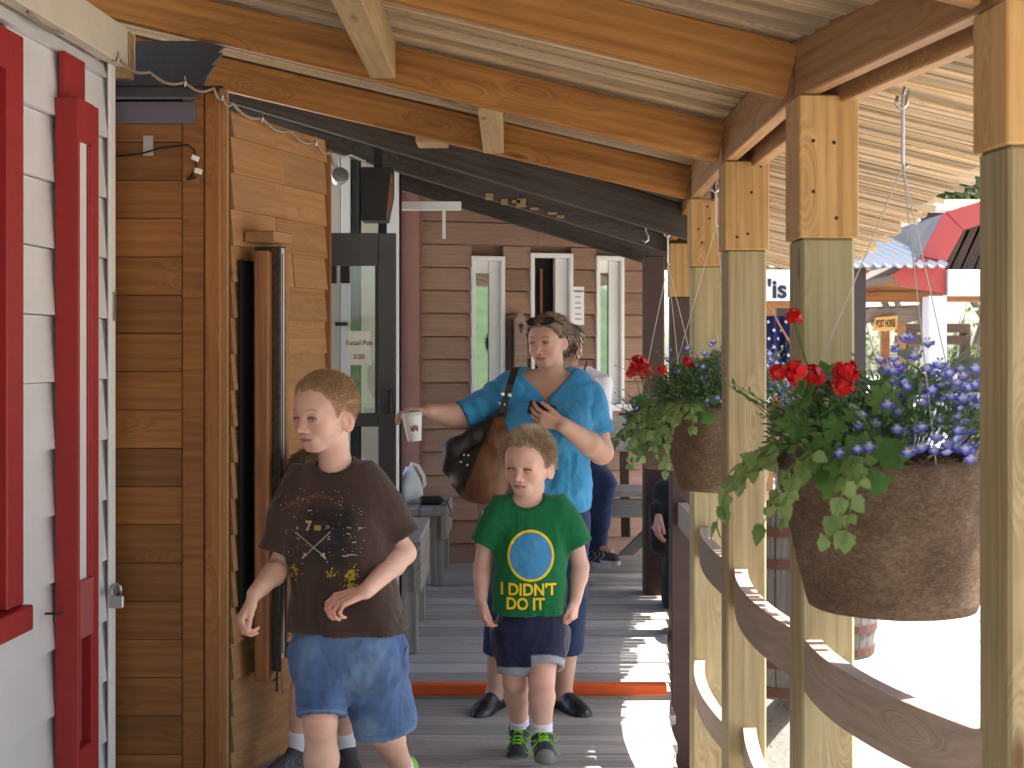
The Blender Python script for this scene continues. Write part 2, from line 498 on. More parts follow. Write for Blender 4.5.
# chipped brown posts further along
for (x, y, zt, zc, w, lab) in ((.868, 7.25, 2.06, 1.79, .125, 'chipped brown painted post with a pale pine block on top'),
                               (.80, 8.05, 2.05, None, .115, 'thin dark brown post standing left of the chipped brown post')):
    e = empty('brown_post', (x, y, -.6), (0, 0, 0), lab, 'post', 'brown painted posts')
    m = MB(); m.box((0, -w / 2, -w / 2), ((zc or zt) + .6, w / 2, w / 2), ch=.006)
    m.build('shaft', M['brownpost'], e, Matrix.Translation(e.location) @ frame((0, 0, 0), (0, 0, 1), (1, 0, 0)))
    if zc:
        m = MB(); m.box((0, -w / 2 - .006, -w / 2 - .006), (zt - zc, w / 2 + .006, w / 2 + .006), ch=.004)
        m.build('splice_block', M['splice'], e, Matrix.Translation(e.location) @ frame((0, 0, zc + .6), (0, 0, 1), (1, 0, 0)))

def curved_rail(name, pts, w, h, mat, label, group, nseg=14):
    """bent timber through three points, grain along its length, laid in its own local frame"""
    p0, pm, p1 = [Vector(p) for p in pts]
    Mx = frame(p0, (p1 - p0)); Mi = Mx.inverted()
    c = pm * 2 - (p0 + p1) * .5
    vs, fs = [], []
    for i in range(nseg + 1):
        t = i / nseg
        q = Mi @ (p0 * (1 - t) ** 2 + c * 2 * t * (1 - t) + p1 * t * t)
        wob = .0
        for (dy, dz) in ((-w / 2, -h / 2), (w / 2, -h / 2), (w / 2, h / 2), (-w / 2, h / 2)):
            vs.append(q + Vector((0, dy, dz + wob)))
    for i in range(nseg):
        for k in range(4):
            k2 = (k + 1) % 4
            fs.append((i * 4 + k, i * 4 + k2, i * 4 + 4 + k2, i * 4 + 4 + k))
    fs += [(3, 2, 1, 0), tuple(nseg * 4 + k for k in range(4))]
    m = MB(); m.add(vs, fs)
    return setp(m.build(name, mat, None, Mx), label, 'rail', group)

RZt = .75
def railseg(ya, xa, yb, xb, ztop, h, lab, bend=.0, w=.045, dz=0.0):
    mid = Vector(((xa + xb) / 2 - bend, (ya + yb) / 2, ztop - h / 2 + dz))
    curved_rail('hand_rail', [(xa, ya, ztop - h / 2), mid, (xb, yb, ztop - h / 2)], w, h, M['rail'], lab, 'rails between the porch posts')
G = .0705
railseg(2.75, PX[0] - .03, 3.75, PX[1] - .03, .77, .135, 'thick weathered rail below the nearest flower basket', .07)
railseg(3.75 + G, PX[1] - .01, 5.04 - G, PX[2] - .02, .755, .135, 'upper rail between the second and third pine posts, bleached on top', .05)
railseg(5.04 + G, PX[2] - .01, 6.26 - G, PX[3] - .02, .75, .135, 'upper rail between the third pine post and the greenish one', .03)
railseg(6.26 + G, PX[3] - .01, 7.18, .86, .75, .12, 'short upper rail running from the greenish post to the brown post', .0)
railseg(3.75 + G, PX[1], 5.04 - G, PX[2] + .01, .20, .10, 'low rail near the ground under the middle upper rail', .04)
railseg(5.04 + G, PX[2] - .03, 6.26 - G, PX[3] - .04, .17, .10, 'low rail near the deck beside the greenish post', .04)
railseg(2.0, PX[0] + .17, 2.75 - G, PX[0] + .02, .78, .135, 'stub of upper rail at the nearest pine post', .0)

# ================================================================ walkway roof
SLOPE = .237
roof = empty('walkway_roof', (0, 4, ZB), label='lean-to timber roof over the boardwalk with orange rafters and pale slats', cat='roof')
def bpart(name, p0, p1, w, h, mat, up=(0, 0, 1), ch=.004, par=None):
    return board(name, p0, p1, w, h, mat, par or roof, up, ch)
BP = [(1.27, 1.4)] + list(zip(PX, PY)) + [(.868, 7.25)]
ZBs = [ZB, ZB, ZB, ZB, ZB, 2.07]
for i in range(len(BP) - 1):
    (xa, ya), (xb, yb) = BP[i], BP[i + 1]
    za, zb = ZBs[i], ZBs[i + 1]
    for k, off in ((0, -.052), (1, .04)):
        h = .15 if k == 0 else .17
        lo = 0.003 if k == 0 else -.018
        if k == 1 and i == len(BP) - 2: continue
        bpart('beam', (xa + off, ya + (.003 if i else 0), za + lo + h / 2), (xb + off, yb - .003, zb + lo + h / 2), .045, h, M['beam'] if i < 4 else M['rafter'])
def rafter(y, yl, xr, mat=None, xl=-2.0, zr=ZB):
    p0 = Vector((xr, y, zr + .072)); p1 = Vector((xl, yl, zr + .072 + SLOPE * (xr - xl)))
    return bpart('rafter', p0, p1, .045, .142, mat or M['rafter'])
rafter(1.45, 1.45, 1.16); rafter(2.75, 2.70, .915); rafter(3.75, 3.62, .737); rafter(5.04, 5.02, .742); rafter(6.26, 6.30, .78)
def roofZ(X, Y=0): return ZB + .142 / .973 + SLOPE * (.75 - X) + .0
for (x, ya, yb, bw_) in ((-.45, 3.69, 4.99, .088), (-.08, 5.06, 6.25, .088), (-.36, 6.31, 6.56, .14)):
    z = roofZ(x) - .074
    bpart('blocking', (x, ya + .03, z), (x, yb - .03, z), bw_, .138, M['block'])
# slats
def sheathing():
    rnd = random.Random(8)
    e0 = Vector((-2.1, 0, roofZ(-2.1) + .012))
    ux = Vector((1, 0, -SLOPE)).normalized()
    Mx = frame(e0, ux)
    m = MB(); y = -1.0
    cs = 1 / ux.x
    while y < 6.75:
        w = rnd.uniform(.028, .06)
        L = (eaveX(y + w / 2) + rnd.uniform(-.035, .045) + 2.1) * cs
        z = rnd.uniform(-.009, .004)
        skew = rnd.uniform(-.012, .012)
        vs = []
        for (x, dy) in ((0, 0), (L, skew)):
            vs += [(x, y + dy, z), (x, y + w + dy, z + rnd.uniform(-.004, .004)), (x, y + w + dy, z + .02), (x, y + dy, z + .02)]
        m.add(vs, [(0, 1, 2, 3), (7, 6, 5, 4), (0, 4, 5, 1), (1, 5, 6, 2), (2, 6, 7, 3), (3, 7, 4, 0)])
        y += w + rnd.choice([.002, .003, .006, .012])
    while y < 9.6:   # outer eave continues beyond, only beyond the brown post line
        w = rnd.uniform(.03, .06)
        L = (eaveX(y) + rnd.uniform(-.035, .045) + 2.1) * cs
        s0 = (.82 + 2.1) * cs
        z = rnd.uniform(-.009, .004)
        m.box((s0, y, z), (L, y + w, z + .02))
        y += w + .004
    m.build('slat_sheathing', M['slat'], roof, Mx)
    # unseen sheet added above the slats to block the light
    V, fs = [], []
    ys = list(np.linspace(-1.0, 9.6, 30))
    for yy in ys:
        for x in (-2.1, eaveX(yy) - .04):
            for dz in (.045, .075):
                V.append((x, yy, roofZ(x) + dz))
    for i in range(len(ys) - 1):
        a = i * 4
        fs += [(a, a + 2, a + 6, a + 4), (a + 1, a + 5, a + 7, a + 3), (a + 2, a + 3, a + 7, a + 6), (a, a + 4, a + 5, a + 1)]
    fs += [(0, 1, 3, 2), (len(V) - 4, len(V) - 2, len(V) - 1, len(V) - 3)]
    m = MB(); m.add(V, fs); m.build('light_block_sheet', M['tin'], roof, Matrix.Identity(4))
sheathing()

# ---- old dark roof of the next building
dark = empty('old_dark_roof', (0, 7.5, 2.3), label='old blackened lean-to roof over the raised deck, beyond the orange rafters', cat='roof')
def dz(X): return 2.05 + .30 * (.8 - X)
def darkroof():
    ux = Vector((-1, 0, .30)).normalized()
    Mx = frame((.95, 0, dz(.95)), ux)
    m = MB(); L = 2.9; y0 = -9.6
    rnd = random.Random(5)
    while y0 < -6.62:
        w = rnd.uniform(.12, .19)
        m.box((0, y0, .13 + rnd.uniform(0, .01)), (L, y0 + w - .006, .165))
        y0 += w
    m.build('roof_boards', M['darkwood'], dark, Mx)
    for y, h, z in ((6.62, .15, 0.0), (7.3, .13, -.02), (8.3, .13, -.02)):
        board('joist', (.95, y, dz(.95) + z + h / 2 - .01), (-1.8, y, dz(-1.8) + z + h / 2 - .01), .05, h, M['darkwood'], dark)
    # split, splintered edges where pale wood shows
    rnd = random.Random(2)
    m = MB()
    for k in range(9):
        x = rnd.uniform(-.15, .25); y = 7.27
        m.box((x, y - .004, dz(x) - .045 + rnd.uniform(0, .03)), (x + rnd.uniform(.02, .06), y + .001, dz(x) - .02 + rnd.uniform(0, .03)))
    m.build('splinter', M['block'], dark, Matrix.Identity(4))
    m = MB(); hk = P(646, 235, 7.0)
    m.tube([hk + Vector((0, 0, .07)), hk + Vector((0, 0, .02)), hk + Vector((.012, 0, -.005)), hk + Vector((.012, 0, -.025)), hk + Vector((-.004, 0, -.036)), hk + Vector((-.02, 0, -.024))], .0045, 6)
    m.build('hook', M['steel'], dark, Matrix.Identity(4))
    # roof above, keeps the sky out
    m = MB(); m.box((0, -9.6, .17), (L, -6.62, .19)); m.build('roofing_felt', M['shingle'], dark, Mx)
darkroof()
# ================================================================ buildings on the left
def wallframe(a, b):
    """local X along a->b, local Z up, local -Y is the outer face (seen from the walkway when a->b runs away/right)"""
    return frame((a[0], a[1], 0), (b[0] - a[0], b[1] - a[1], 0))

def lap_siding(m, x0, x1, z0, z1, expo, y0=0.0, proud=.018, thick=.012, rnd=None, holes=(), jog=None, gap=-.02):
    """lapped boards, each tilted; holes=(xa,xb,za,zb) are left open"""
    rnd = rnd or random.Random(1)
    z = z0; row = 0
    while z < z1 - .01:
        zt = min(z + expo - gap, z1)
        spans = [(x0, x1)]
        for (xa, xb, za, zb) in holes:
            if zt > za + .01 and z < zb - .01:
                ns = []
                for (s, e) in spans:
                    if xb <= s or xa >= e: ns.append((s, e)); continue
                    if xa > s: ns.append((s, xa))
                    if xb < e: ns.append((xb, e))
                spans = ns
        for (s, e) in spans:
            cuts = [s, e]
            if jog and e - s > jog * 1.5:
                c = s + rnd.uniform(.3, .7) * (e - s); cuts = [s, c - .0015, c + .0015, e]
            for q in range(0, len(cuts), 2):
                xa, xb = cuts[q], cuts[q + 1]
                d = rnd.uniform(-.002, .002)
                vs = [(xa, y0 - proud + d, z), (xb, y0 - proud + d, z), (xb, y0, z), (xa, y0, z),
                      (xa, y0 - proud + thick + d * .3, zt), (xb, y0 - proud + thick + d * .3, zt), (xb, y0 + .002, zt), (xa, y0 + .002, zt)]
                m.add(vs, [(0, 3, 2, 1), (4, 5, 6, 7), (0, 1, 5, 4), (1, 2, 6, 5), (2, 3, 7, 6), (3, 0, 4, 7)])
        z += expo; row += 1

# ---- white clapboard building
WA, WB = (-1.707 - .062 * .0 + 0.0, 0.0), (-1.403, 4.9)
WL = math.hypot(WB[0] - WA[0], WB[1] - WA[1])
MW = wallframe(WA, WB)   # local x runs away from the camera; outer side (+X world) is local -Y
wh = empty('white_building', (WB[0], WB[1], 0), label='white clapboard building with red trim along the left side of the boardwalk', cat='building')
def xl(px):  # picture column -> local x on the white wall plane
    k = (px - CX) / F
    Y = -1.707 / (k - .062)
    return Y * math.sqrt(1 + .062 ** 2)
x0w, x1w = xl(-30) - .75, xl(7)
m = MB(); lap_siding(m, 0, WL - .002, -.02, 2.5, .206, 0, .0235, .019, holes=((x0w + .02, x1w - .02, .83, 2.40),), gap=.003)
m.build('clapboard', M['white'], wh, MW)
m = MB(); m.box((-1.5, .004, -.05), (0, .1, 2.6)); m.box((0, .06, -.05), (WL, .1, 2.6)); m.box((WL - .09, .004, -.05), (WL, .06, 2.55))
m.box((WL - .03, .1, -.05), (WL, 1.6, 2.6))
m.build('wall_core', M['white'], wh, MW)
m = MB(); m.box((WL - .045, -.034, -.02), (WL + .012, -.024, 2.5), ch=.003); m.box((WL + .001, -.024, -.02), (WL + .014, .14, 2.5), ch=.003)
m.build('corner_trim', M['white2'], wh, MW)
# weathered ledger along the wall top carrying the rafters
board('ledger', MW @ Vector((-1.2, -.05, 2.565)), MW @ Vector((WL + .10, -.05, 2.565)), .05, .135, M['oldwhite'], wh)
board('ledger', MW @ Vector((WL + .04, -.022, 2.46)), MW @ Vector((WL + .04, -.022, 2.62)), .055, .12, M['block'], wh, up=(1, 0, 0))
# red window at the very edge
def redwindow():
    w = empty('red_window', MW @ Vector((x1w, 0, .78)), label='red framed window at the far left edge of the picture', cat='window')
    t = .115
    def bx(name, lo, hi, mat, ch=.004):
        m = MB(); m.box(lo, hi, ch=ch); return m.build(name, mat, w, MW)
    fr = MB()
    fr.box((x1w - t, -.05, .79), (x1w, -.0235, 2.42), ch=.004); fr.box((x0w, -.05, .79), (x0w + t, -.0235, 2.42), ch=.004)
    fr.box((x0w + t + .001, -.052, 2.42 - t), (x1w - t - .001, -.0235, 2.42), ch=.004)
    fr.build('casing', M['red'], w, MW)
    bx('sill', (x0w - .02, -.075, .715), (x1w + .008, -.0235, .788), M['red'])
    sa = MB()
    sa.box((x1w - t - .05, -.022, .82), (x1w - t + .02, .01, 2.3)); sa.box((x0w + t - .02, -.022, .82), (x0w + t + .05, .01, 2.3))
    sa.box((x0w + t + .05, -.022, 1.5), (x1w - t - .05, .01, 1.55)); sa.box((x0w + t + .05, -.022, .79), (x1w - t - .05, .01, .86)); sa.box((x0w + t + .05, -.022, 2.24), (x1w - t - .05, .01, 2.3))
    sa.build('sash', M['red'], w, MW)
    bx('pane', (x0w + t + .02, .012, .82), (x1w - t - .02, .016, 2.28), M['glass'], 0)
    m = MB(); m.box((x0w, .04, .8), (x1w, .05, 2.4)); m.build('black_backing', M['black'], w, MW)  # flat black board set behind the pane
def glassmat(name, tint=(.02, .025, .03), refl=.04, rough=.02):
    t = NT(name)
    t.b.inputs['Base Color'].default_value = tint + (1,)
    t.b.inputs['Roughness'].default_value = rough
    t.b.inputs['Specular IOR Level'].default_value = refl
    return t.m
M['glass'] = glassmat('dark window glass', (.015, .018, .02), .5)
def mirrorglass():
    t = NT('reflective pane')
    t.b.inputs['Base Color'].default_value = (.02, .03, .035, 1); t.b.inputs['Roughness'].default_value = .03
    g = t.n('ShaderNodeBsdfGlossy'); g.inputs['Roughness'].default_value = .02; g.inputs[0].default_value = (.75, .85, .9, 1)
    ms = t.n('ShaderNodeMixShader'); ms.inputs[0].default_value = .38
    t.t.links.new(t.b.outputs[0], ms.inputs[1]); t.t.links.new(g.outputs[0], ms.inputs[2]); t.t.links.new(ms.outputs[0], t.t.nodes['Material Output'].inputs[0])
    return t.m
M['mirror'] = mirrorglass()
def clearglass():
    t = NT('clear door glass')
    tr = t.n('ShaderNodeBsdfTransparent'); tr.inputs[0].default_value = (.82, .85, .85, 1)
    g = t.n('ShaderNodeBsdfGlossy'); g.inputs['Roughness'].default_value = .02
    fr = t.n('ShaderNodeFresnel'); fr.inputs[0].default_value = 1.5
    ms = t.n('ShaderNodeMixShader'); t.set(ms.inputs[0], t.math('ADD', fr.outputs[0], .03))
    t.t.links.new(tr.outputs[0], ms.inputs[1]); t.t.links.new(g.outputs[0], ms.inputs[2]); t.t.links.new(ms.outputs[0], t.t.nodes['Material Output'].inputs[0])
    return t.m
M['clear'] = clearglass()
redwindow()

def reddoor():
    xa = xl(47); k_ = (102 - CX) / F; xb = (-1.707 + .098) / (k_ - .062) * math.sqrt(1 + .062 ** 2)
    d = empty('red_door', MW @ Vector((xa, -.03, .12)), label='red panelled door with a white upper panel hung on the white clapboard wall', cat='door')
    zt, zb = 2.30, .10
    y1, y0 = -.024, -.098   # back / front faces
    def bx(name, lo, hi, mat, ch=.003, par=None):
        m = MB(); m.box(lo, hi, ch=ch); return m.build(name, mat, par or d, MW)
    st = .018; s2 = .064
    bx('stile', (xa, y0, zb), (xa + st, y1, zt), M['red']); bx('stile', (xb - s2, y0 + .008, zb), (xb, y1, zt), M['red'])
    bx('rail', (xa + st + .0005, y0 + .002, zt - .13), (xb - s2 - .0005, y1, zt), M['red'])
    bx('rail', (xa + st + .0005, y0 + .002, .62), (xb - s2 - .0005, y1, .80), M['pinkred'])
    bx('rail', (xa + st + .0005, y0 + .002, zb), (xb - s2 - .0005, y1, zb + .18), M['red'])
    bx('panel', (xa + st + .0005, y0 + .018, .80), (xb - s2 - .0005, y1, zt - .13), M['white'], 0)['label'] = 'white upper panel'
    bx('panel', (xa + st + .0005, y0 + .04, zb + .18), (xb - s2 - .0005, y1, .62), M['pinkred'], 0)
    bx('panel_bead', (xb - s2 - .022, y0 + .010, .802), (xb - s2 - .001, y0 + .036, zt - .132), M['red'])
    tr = MB(); tr.box((xa + .03, -.045, zt + .004), (xb + .0, -.0245, zt + .15), ch=.003)
    tr.build('head_casing', M['red'], d, MW)
    # padlock on its hasp
    p = empty('padlock', MW @ Vector((WL + .004, -.07, .62)), label='small steel padlock hanging from the hasp of the red door', cat='padlock')
    c = MW @ Vector((WL - .035, -.052, .70))
    m = MB(); m.box((-.026, -.010, -.062), (.026, .010, -.018), ch=.004)
    m.build('lock_body', M['galv'], p, Matrix.Translation(c))
    m = MB(); pts = [(-.016, 0, -.02), (-.016, 0, .002)] + [(-.016 * math.cos(a), 0, .004 + .016 * math.sin(a)) for a in np.linspace(0, math.pi, 9)] + [(.016, 0, .002), (.016, 0, -.02)]
    m.tube(pts, .0042, 8); m.build('shackle', M['steel'], p, Matrix.Translation(c), smooth=True)
    m = MB(); m.box((WL - .09, -.058, .69), (WL - .015, -.0465, .712), ch=.001); m.build('hasp', M['steel'], d, MW)
    m = MB(); hx = xl(97); m.box((WL - .02, -.0385, 1.62), (WL + .004, -.0345, 1.72)); m.build('latch_plate', M['galv'], wh, MW)
    h = MB(); q = xl(38); h.tube([(q, -.022, .72), (q, -.06, .72), (q + .02, -.07, .72)], .004, 6); h.tube([(q, -.05, .73), (q, -.05, .69)], .004, 6)
    setp(h.build('wall_hook', M['black'], None, MW), 'small black iron hook screwed into the white clapboards beside the red door', 'hook')
reddoor()

# ---- cedar shop: frontal varnished wall and bare tan side
cs = empty('cedar_shop', (-1.02, 5.0, 0), label='little cedar plank shop with a varnished front and a bare tan side wall', cat='building')
MC = frame((-1.95, 5.0, 0), (1, 0, 0))
def cedar():
    m = MB(); rnd = random.Random(4)
    z = -.03
    while z < 2.30:
        zt = min(z + .134, 2.32)
        xa = 0.0
        d = rnd.uniform(-.002, .002)
        m.box((0, -.02 + d, z + .0010), (.795, .0, zt - .0010), ch=.0012)
        z += .134
    m.build('plank', M['cedar'], cs, MC)
    m = MB(); m.box((.797, -.026, -.03), (.872, .0, 2.42), ch=.003); m.build('batten', M['cedar'], cs, MC @ Matrix.Identity(4))
    e = [o for o in cs.children]
    m = MB(); m.box((0, .001, -.05), (.93, .05, 2.45)); m.build('wall_core', M['black'], cs, MC)
    board('corner_board', MC @ Vector((.903, -.014, -.03)), MC @ Vector((.903, -.014, 2.42)), .055, .033, M['cedar'], cs, up=(0, 1, 0)).name
    board('corner_board', MC @ Vector((.935, .006, -.03)), MC @ Vector((.935, .006, 2.44)), .02, .034, M['tan'], cs, up=(1, 0, 0))
    # eave with shingles
    m = MB(); m.box((.0, -.05, 2.31), (.845, -.022, 2.385), ch=.002); m.build('fascia', M['fascia'], cs, MC)
    m = MB()
    for k in range(4):
        y = -.08 + k * .14; z = 2.388 + k * .075
        vs = [(-.1, y, z), (.86 - .012 * k, y, z), (.86, y + .16, z + .095), (-.1, y + .16, z + .095)]
        vs += [(a, b, c + .008) for a, b, c in vs]
        m.add(vs, [(0, 3, 2, 1), (4, 5, 6, 7), (0, 1, 5, 4), (1, 2, 6, 5), (2, 3, 7, 6), (3, 0, 4, 7)])
    m.build('shingle_roof', M['shingle'], cs, MC)
    m = MB(); m.box((.66, -.0265, 2.20), (.695, -.0245, 2.27)); m.build('tie_plate', M['galv'], cs, MC)
cedar()
TA, TB = (-1.0, 5.03), (-.760, 5.73)
MT = wallframe(TA, TB); TL = math.hypot(TB[0] - TA[0], TB[1] - TA[1])
def tanwall():
    rnd = random.Random(6)
    m = MB(); lap_siding(m, .0, TL, -.03, 2.365, .128, 0, .018, .013, rnd, jog=.35, gap=-.004)
    m.build('shake_siding', M['tan'], cs, MT)
    m = MB(); m.box((0, .003, -.05), (TL, .06, 2.35)); m.box((TL - .06, .06, -.05), (TL, .9, 2.35)); m.build('side_core', M['tan'], cs, MT)
    board('corner_board', MT @ Vector((TL + .012, .01, -.03)), MT @ Vector((TL + .012, .01, 2.33)), .024, .07, M['cedar'], cs, up=(1, 0, 0))
    # black slab stands in for the niche's shade, shutter open in front of it
    def tx(px):
        k = (px - CX) / F; dx, dy = (TB[0] - TA[0]) / TL, (TB[1] - TA[1]) / TL
        return (k * TA[1] - TA[0]) / (dx - k * dy)
    w = empty('window_shutter', MT @ Vector((tx(252), 0, .33)), label='brown wooden window shutter standing open on the tan shop wall', cat='shutter')
    def bx(name, lo, hi, mat, ch=.003, par=None):
        m = MB(); m.box(lo, hi, ch=ch); return m.build(name, mat, par or w, MT)
    a = tx(247) - .045
    M['interior_shade'] = plain('unlit interior', (.004, .004, .004), .9)
    bx('opening', (a - .052, -.0250, .58), (a + .05, -.0215, 1.84), M['interior_shade'], 0)
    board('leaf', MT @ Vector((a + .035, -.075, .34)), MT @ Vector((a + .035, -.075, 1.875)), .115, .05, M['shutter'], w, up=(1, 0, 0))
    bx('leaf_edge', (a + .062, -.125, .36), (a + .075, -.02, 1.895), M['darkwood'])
    hs = bx('hinge_strip', (a + .077, -.118, .40), (a + .110, -.096, 1.89), M['galv'], .002)
    m = MB(); m.box((a + .090, -.1195, .42), (a + .095, -.1183, 1.87)); m.build('screw_slot', M['black'], hs, MT)
    board('back_leaf', MT @ Vector((a + .165, -.055, .45)), MT @ Vector((a + .165, -.055, 1.90)), .06, .085, M['tan'], w, up=(1, 0, 0))
    board('head_ledge', MT @ Vector((a - .01, -.08, 1.925)), MT @ Vector((a + .13, -.08, 1.925)), .12, .04, M['tan'], w)
    m = MB(); m.tube([(a + .02, -.135, .30), (a + .02, -.135, .40)], .005, 6); m.tube([(a - .005, -.135, .345), (a + .03, -.135, .345)], .004, 6)
    m.build('bolt', M['black'], w, MT)
    bx('sill', (a + .115, -.13, .40), (a + .20, -.016, .44), M['greywood'])
tanwall()
# low voltage cable with two white plugs
def cable():
    e = empty('cable', (-1.15, 4.96, 2.0), label='thin black cable with two white plugs tacked across the cedar planks', cat='cable')
    pts = [P(96, 155, 4.968), P(120, 156, 4.968), P(140, 154, 4.968), P(160, 148, 4.968), P(178, 146, 4.966), P(188, 145, 4.964), P(194, 150, 4.962), P(195, 158, 4.960), P(196, 168, 4.960), P(190, 177, 4.960)]
    m = MB(); m.tube(pts, .0035, 6); m.build('wire', M['black'], e, Matrix.Identity(4), smooth=True)
    for (x, y, r) in ((195, 158, .4), (198, 171, .3)):
        m = MB(); m.box((-.012, -.008, -.009), (.014, .008, .009), ch=.002)
        m.build('plug', M['paper'], e, Matrix.Translation(P(x, y, 4.95)) @ Matrix.Rotation(r, 4, 'Y'))
    m = MB(); m.box((-.016, -.006, -.006), (.016, .006, .006), ch=.002); m.build('splice', M['black'], e, Matrix.Translation(P(191, 178, 4.95)) @ Matrix.Rotation(-.3, 4, 'Y'))
cable()
def ropelight():
    ctrl = [(28, 12, 4.1), (70, 33, 4.5), (104, 47, 4.85), (118, 58, 4.83), (150, 72, 4.86), (185, 82, 4.90), (214, 88, 4.93), (222, 96, 4.96), (232, 103, 5.0), (262, 118, 5.2), (290, 131, 5.4), (316, 142, 5.6), (330, 152, 5.66), (338, 166, 5.7)]
    pts = []
    for i in range(len(ctrl) - 1):
        a, b = ctrl[i], ctrl[i + 1]
        n = 8
        for k in range(n):
            t = k / n
            q = P(a[0] + (b[0] - a[0]) * t, a[1] + (b[1] - a[1]) * t, (a[2] + (b[2] - a[2]) * t) - .035)
            q.z -= .018 * math.sin(math.pi * t) * 1.2
            pts.append(q)
    m = MB(); m.tube(pts, .0058, 8)
    t = NT('clear rope light'); t.b.inputs['Base Color'].default_value = (.34, .27, .20, 1); t.b.inputs['Roughness'].default_value = .25; t.b.inputs['Transmission Weight'].default_value = .3
    e = empty('rope_light', pts[0], label='clear rope light looped along the eaves of the white and cedar buildings', cat='rope light')
    m.build('tube', t.m, e, Matrix.Identity(4), smooth=True)
    for c in ctrl[3:13:2]:
        q = P(c[0], c[1], c[2] - .045)
        k = MB(); k.tube([q + Vector((0, 0, .02)), q + Vector((.004, -.006, .0)), q + Vector((0, 0, -.015))], .003, 6)
        k.build('clip', M['steel'], e, Matrix.Identity(4))
ropelight()

# ---- dark grey screen door standing open
def screendoor():
    Y = 6.32; s = F / Y
    x0, x1 = (303 - CX) / s, (396 - CX) / s
    z1, z0 = CH + (HY - 233) / s, .03
    e = empty('screen_door', ((x0 + x1) / 2, Y, z0), label='dark grey glazed screen door standing open across the walkway', cat='door')
    Md = frame((x0, Y, 0), Vector((1, .05, 0)))
    W = x1 - x0
    def bx(name, lo, hi, mat, ch=.003, par=None):
        m = MB(); m.box(lo, hi, ch=ch); return m.build(name, mat, par or e, Md)
    sl, sr, tr = .085, .078, .145
    bx('stile', (0, -.018, z0), (sl, .018, z1), M['metaldark']); bx('stile', (W - sr, -.018, z0), (W, .018, z1), M['metaldark'])
    zm = CH + (HY - 420) / s
    bx('rail', (sl + .0005, -.017, z1 - tr), (W - sr - .0005, .017, z1), M['metaldark'])
    bx('rail', (sl + .0005, -.017, zm - .03), (W - sr - .0005, .017, zm + .03), M['metaldark'])
    bx('rail', (sl + .0005, -.017, z0), (W - sr - .0005, .017, z0 + .2), M['metaldark'])
    bx('glazing_bead', (sl + .001, -.010, zm + .031), (sl + .016, -.004, z1 - tr - .001), M['black'], 0)
    bx('glazing_bead', (W - sr - .016, -.010, zm + .031), (W - sr - .001, -.004, z1 - tr - .001), M['black'], 0)
    bx('pane', (sl + .001, -.002, zm + .031), (W - sr - .001, .001, z1 - tr - .001), M['clear'], 0)
    bx('pane', (sl + .001, -.002, z0 + .201), (W - sr - .001, .001, zm - .031), M['clear'], 0)
    bx('latch', (W - .045, -.034, CH + (HY - 402) / s - .05), (W - .02, -.019, CH + (HY - 402) / s + .05), M['black'])
    # taped notice
    n = empty('door_notice', P(359, 365, Y - .02), label='white paper notice taped inside the dark screen door glass', cat='notice')
    a, b = P(347.5, 365, Y - .012), P(371, 331, Y - .012)
    q = MB(); q.box((a.x, Y - .013, a.z), (b.x, Y - .012, b.z)); q.build('sheet', M['paper'], n, Matrix.Identity(4))
    for (tx, py, sz) in (('Retail Pub', 343, .030), ('5.00', 357, .030)):
        text_obj(tx, 'lettering', P(359.2, py, Y - .0142), sz, M['ink'], n)
def text_obj(s, name, loc, size, mat, parent=None, rot=(math.pi / 2, 0, 0), bold=0.0, ext=.0004, mw=None):
    cu = bpy.data.curves.new(name, 'FONT')
    cu.body = s; cu.size = size; cu.align_x = 'CENTER'; cu.align_y = 'CENTER'; cu.offset = bold; cu.extrude = ext
    tmp = bpy.data.objects.new('tmp', cu); COL.objects.link(tmp)
    dg = bpy.context.evaluated_depsgraph_get()
    me = bpy.data.meshes.new_from_object(tmp.evaluated_get(dg))
    bpy.data.objects.remove(tmp); bpy.data.curves.remove(cu)
    me.name = name
    me.materials.clear()
    mw = mw or Matrix.LocRotScale(Vector(loc), __import__('mathutils').Euler(rot), None)
    return link(name, me, mat, parent, mw)
screendoor()

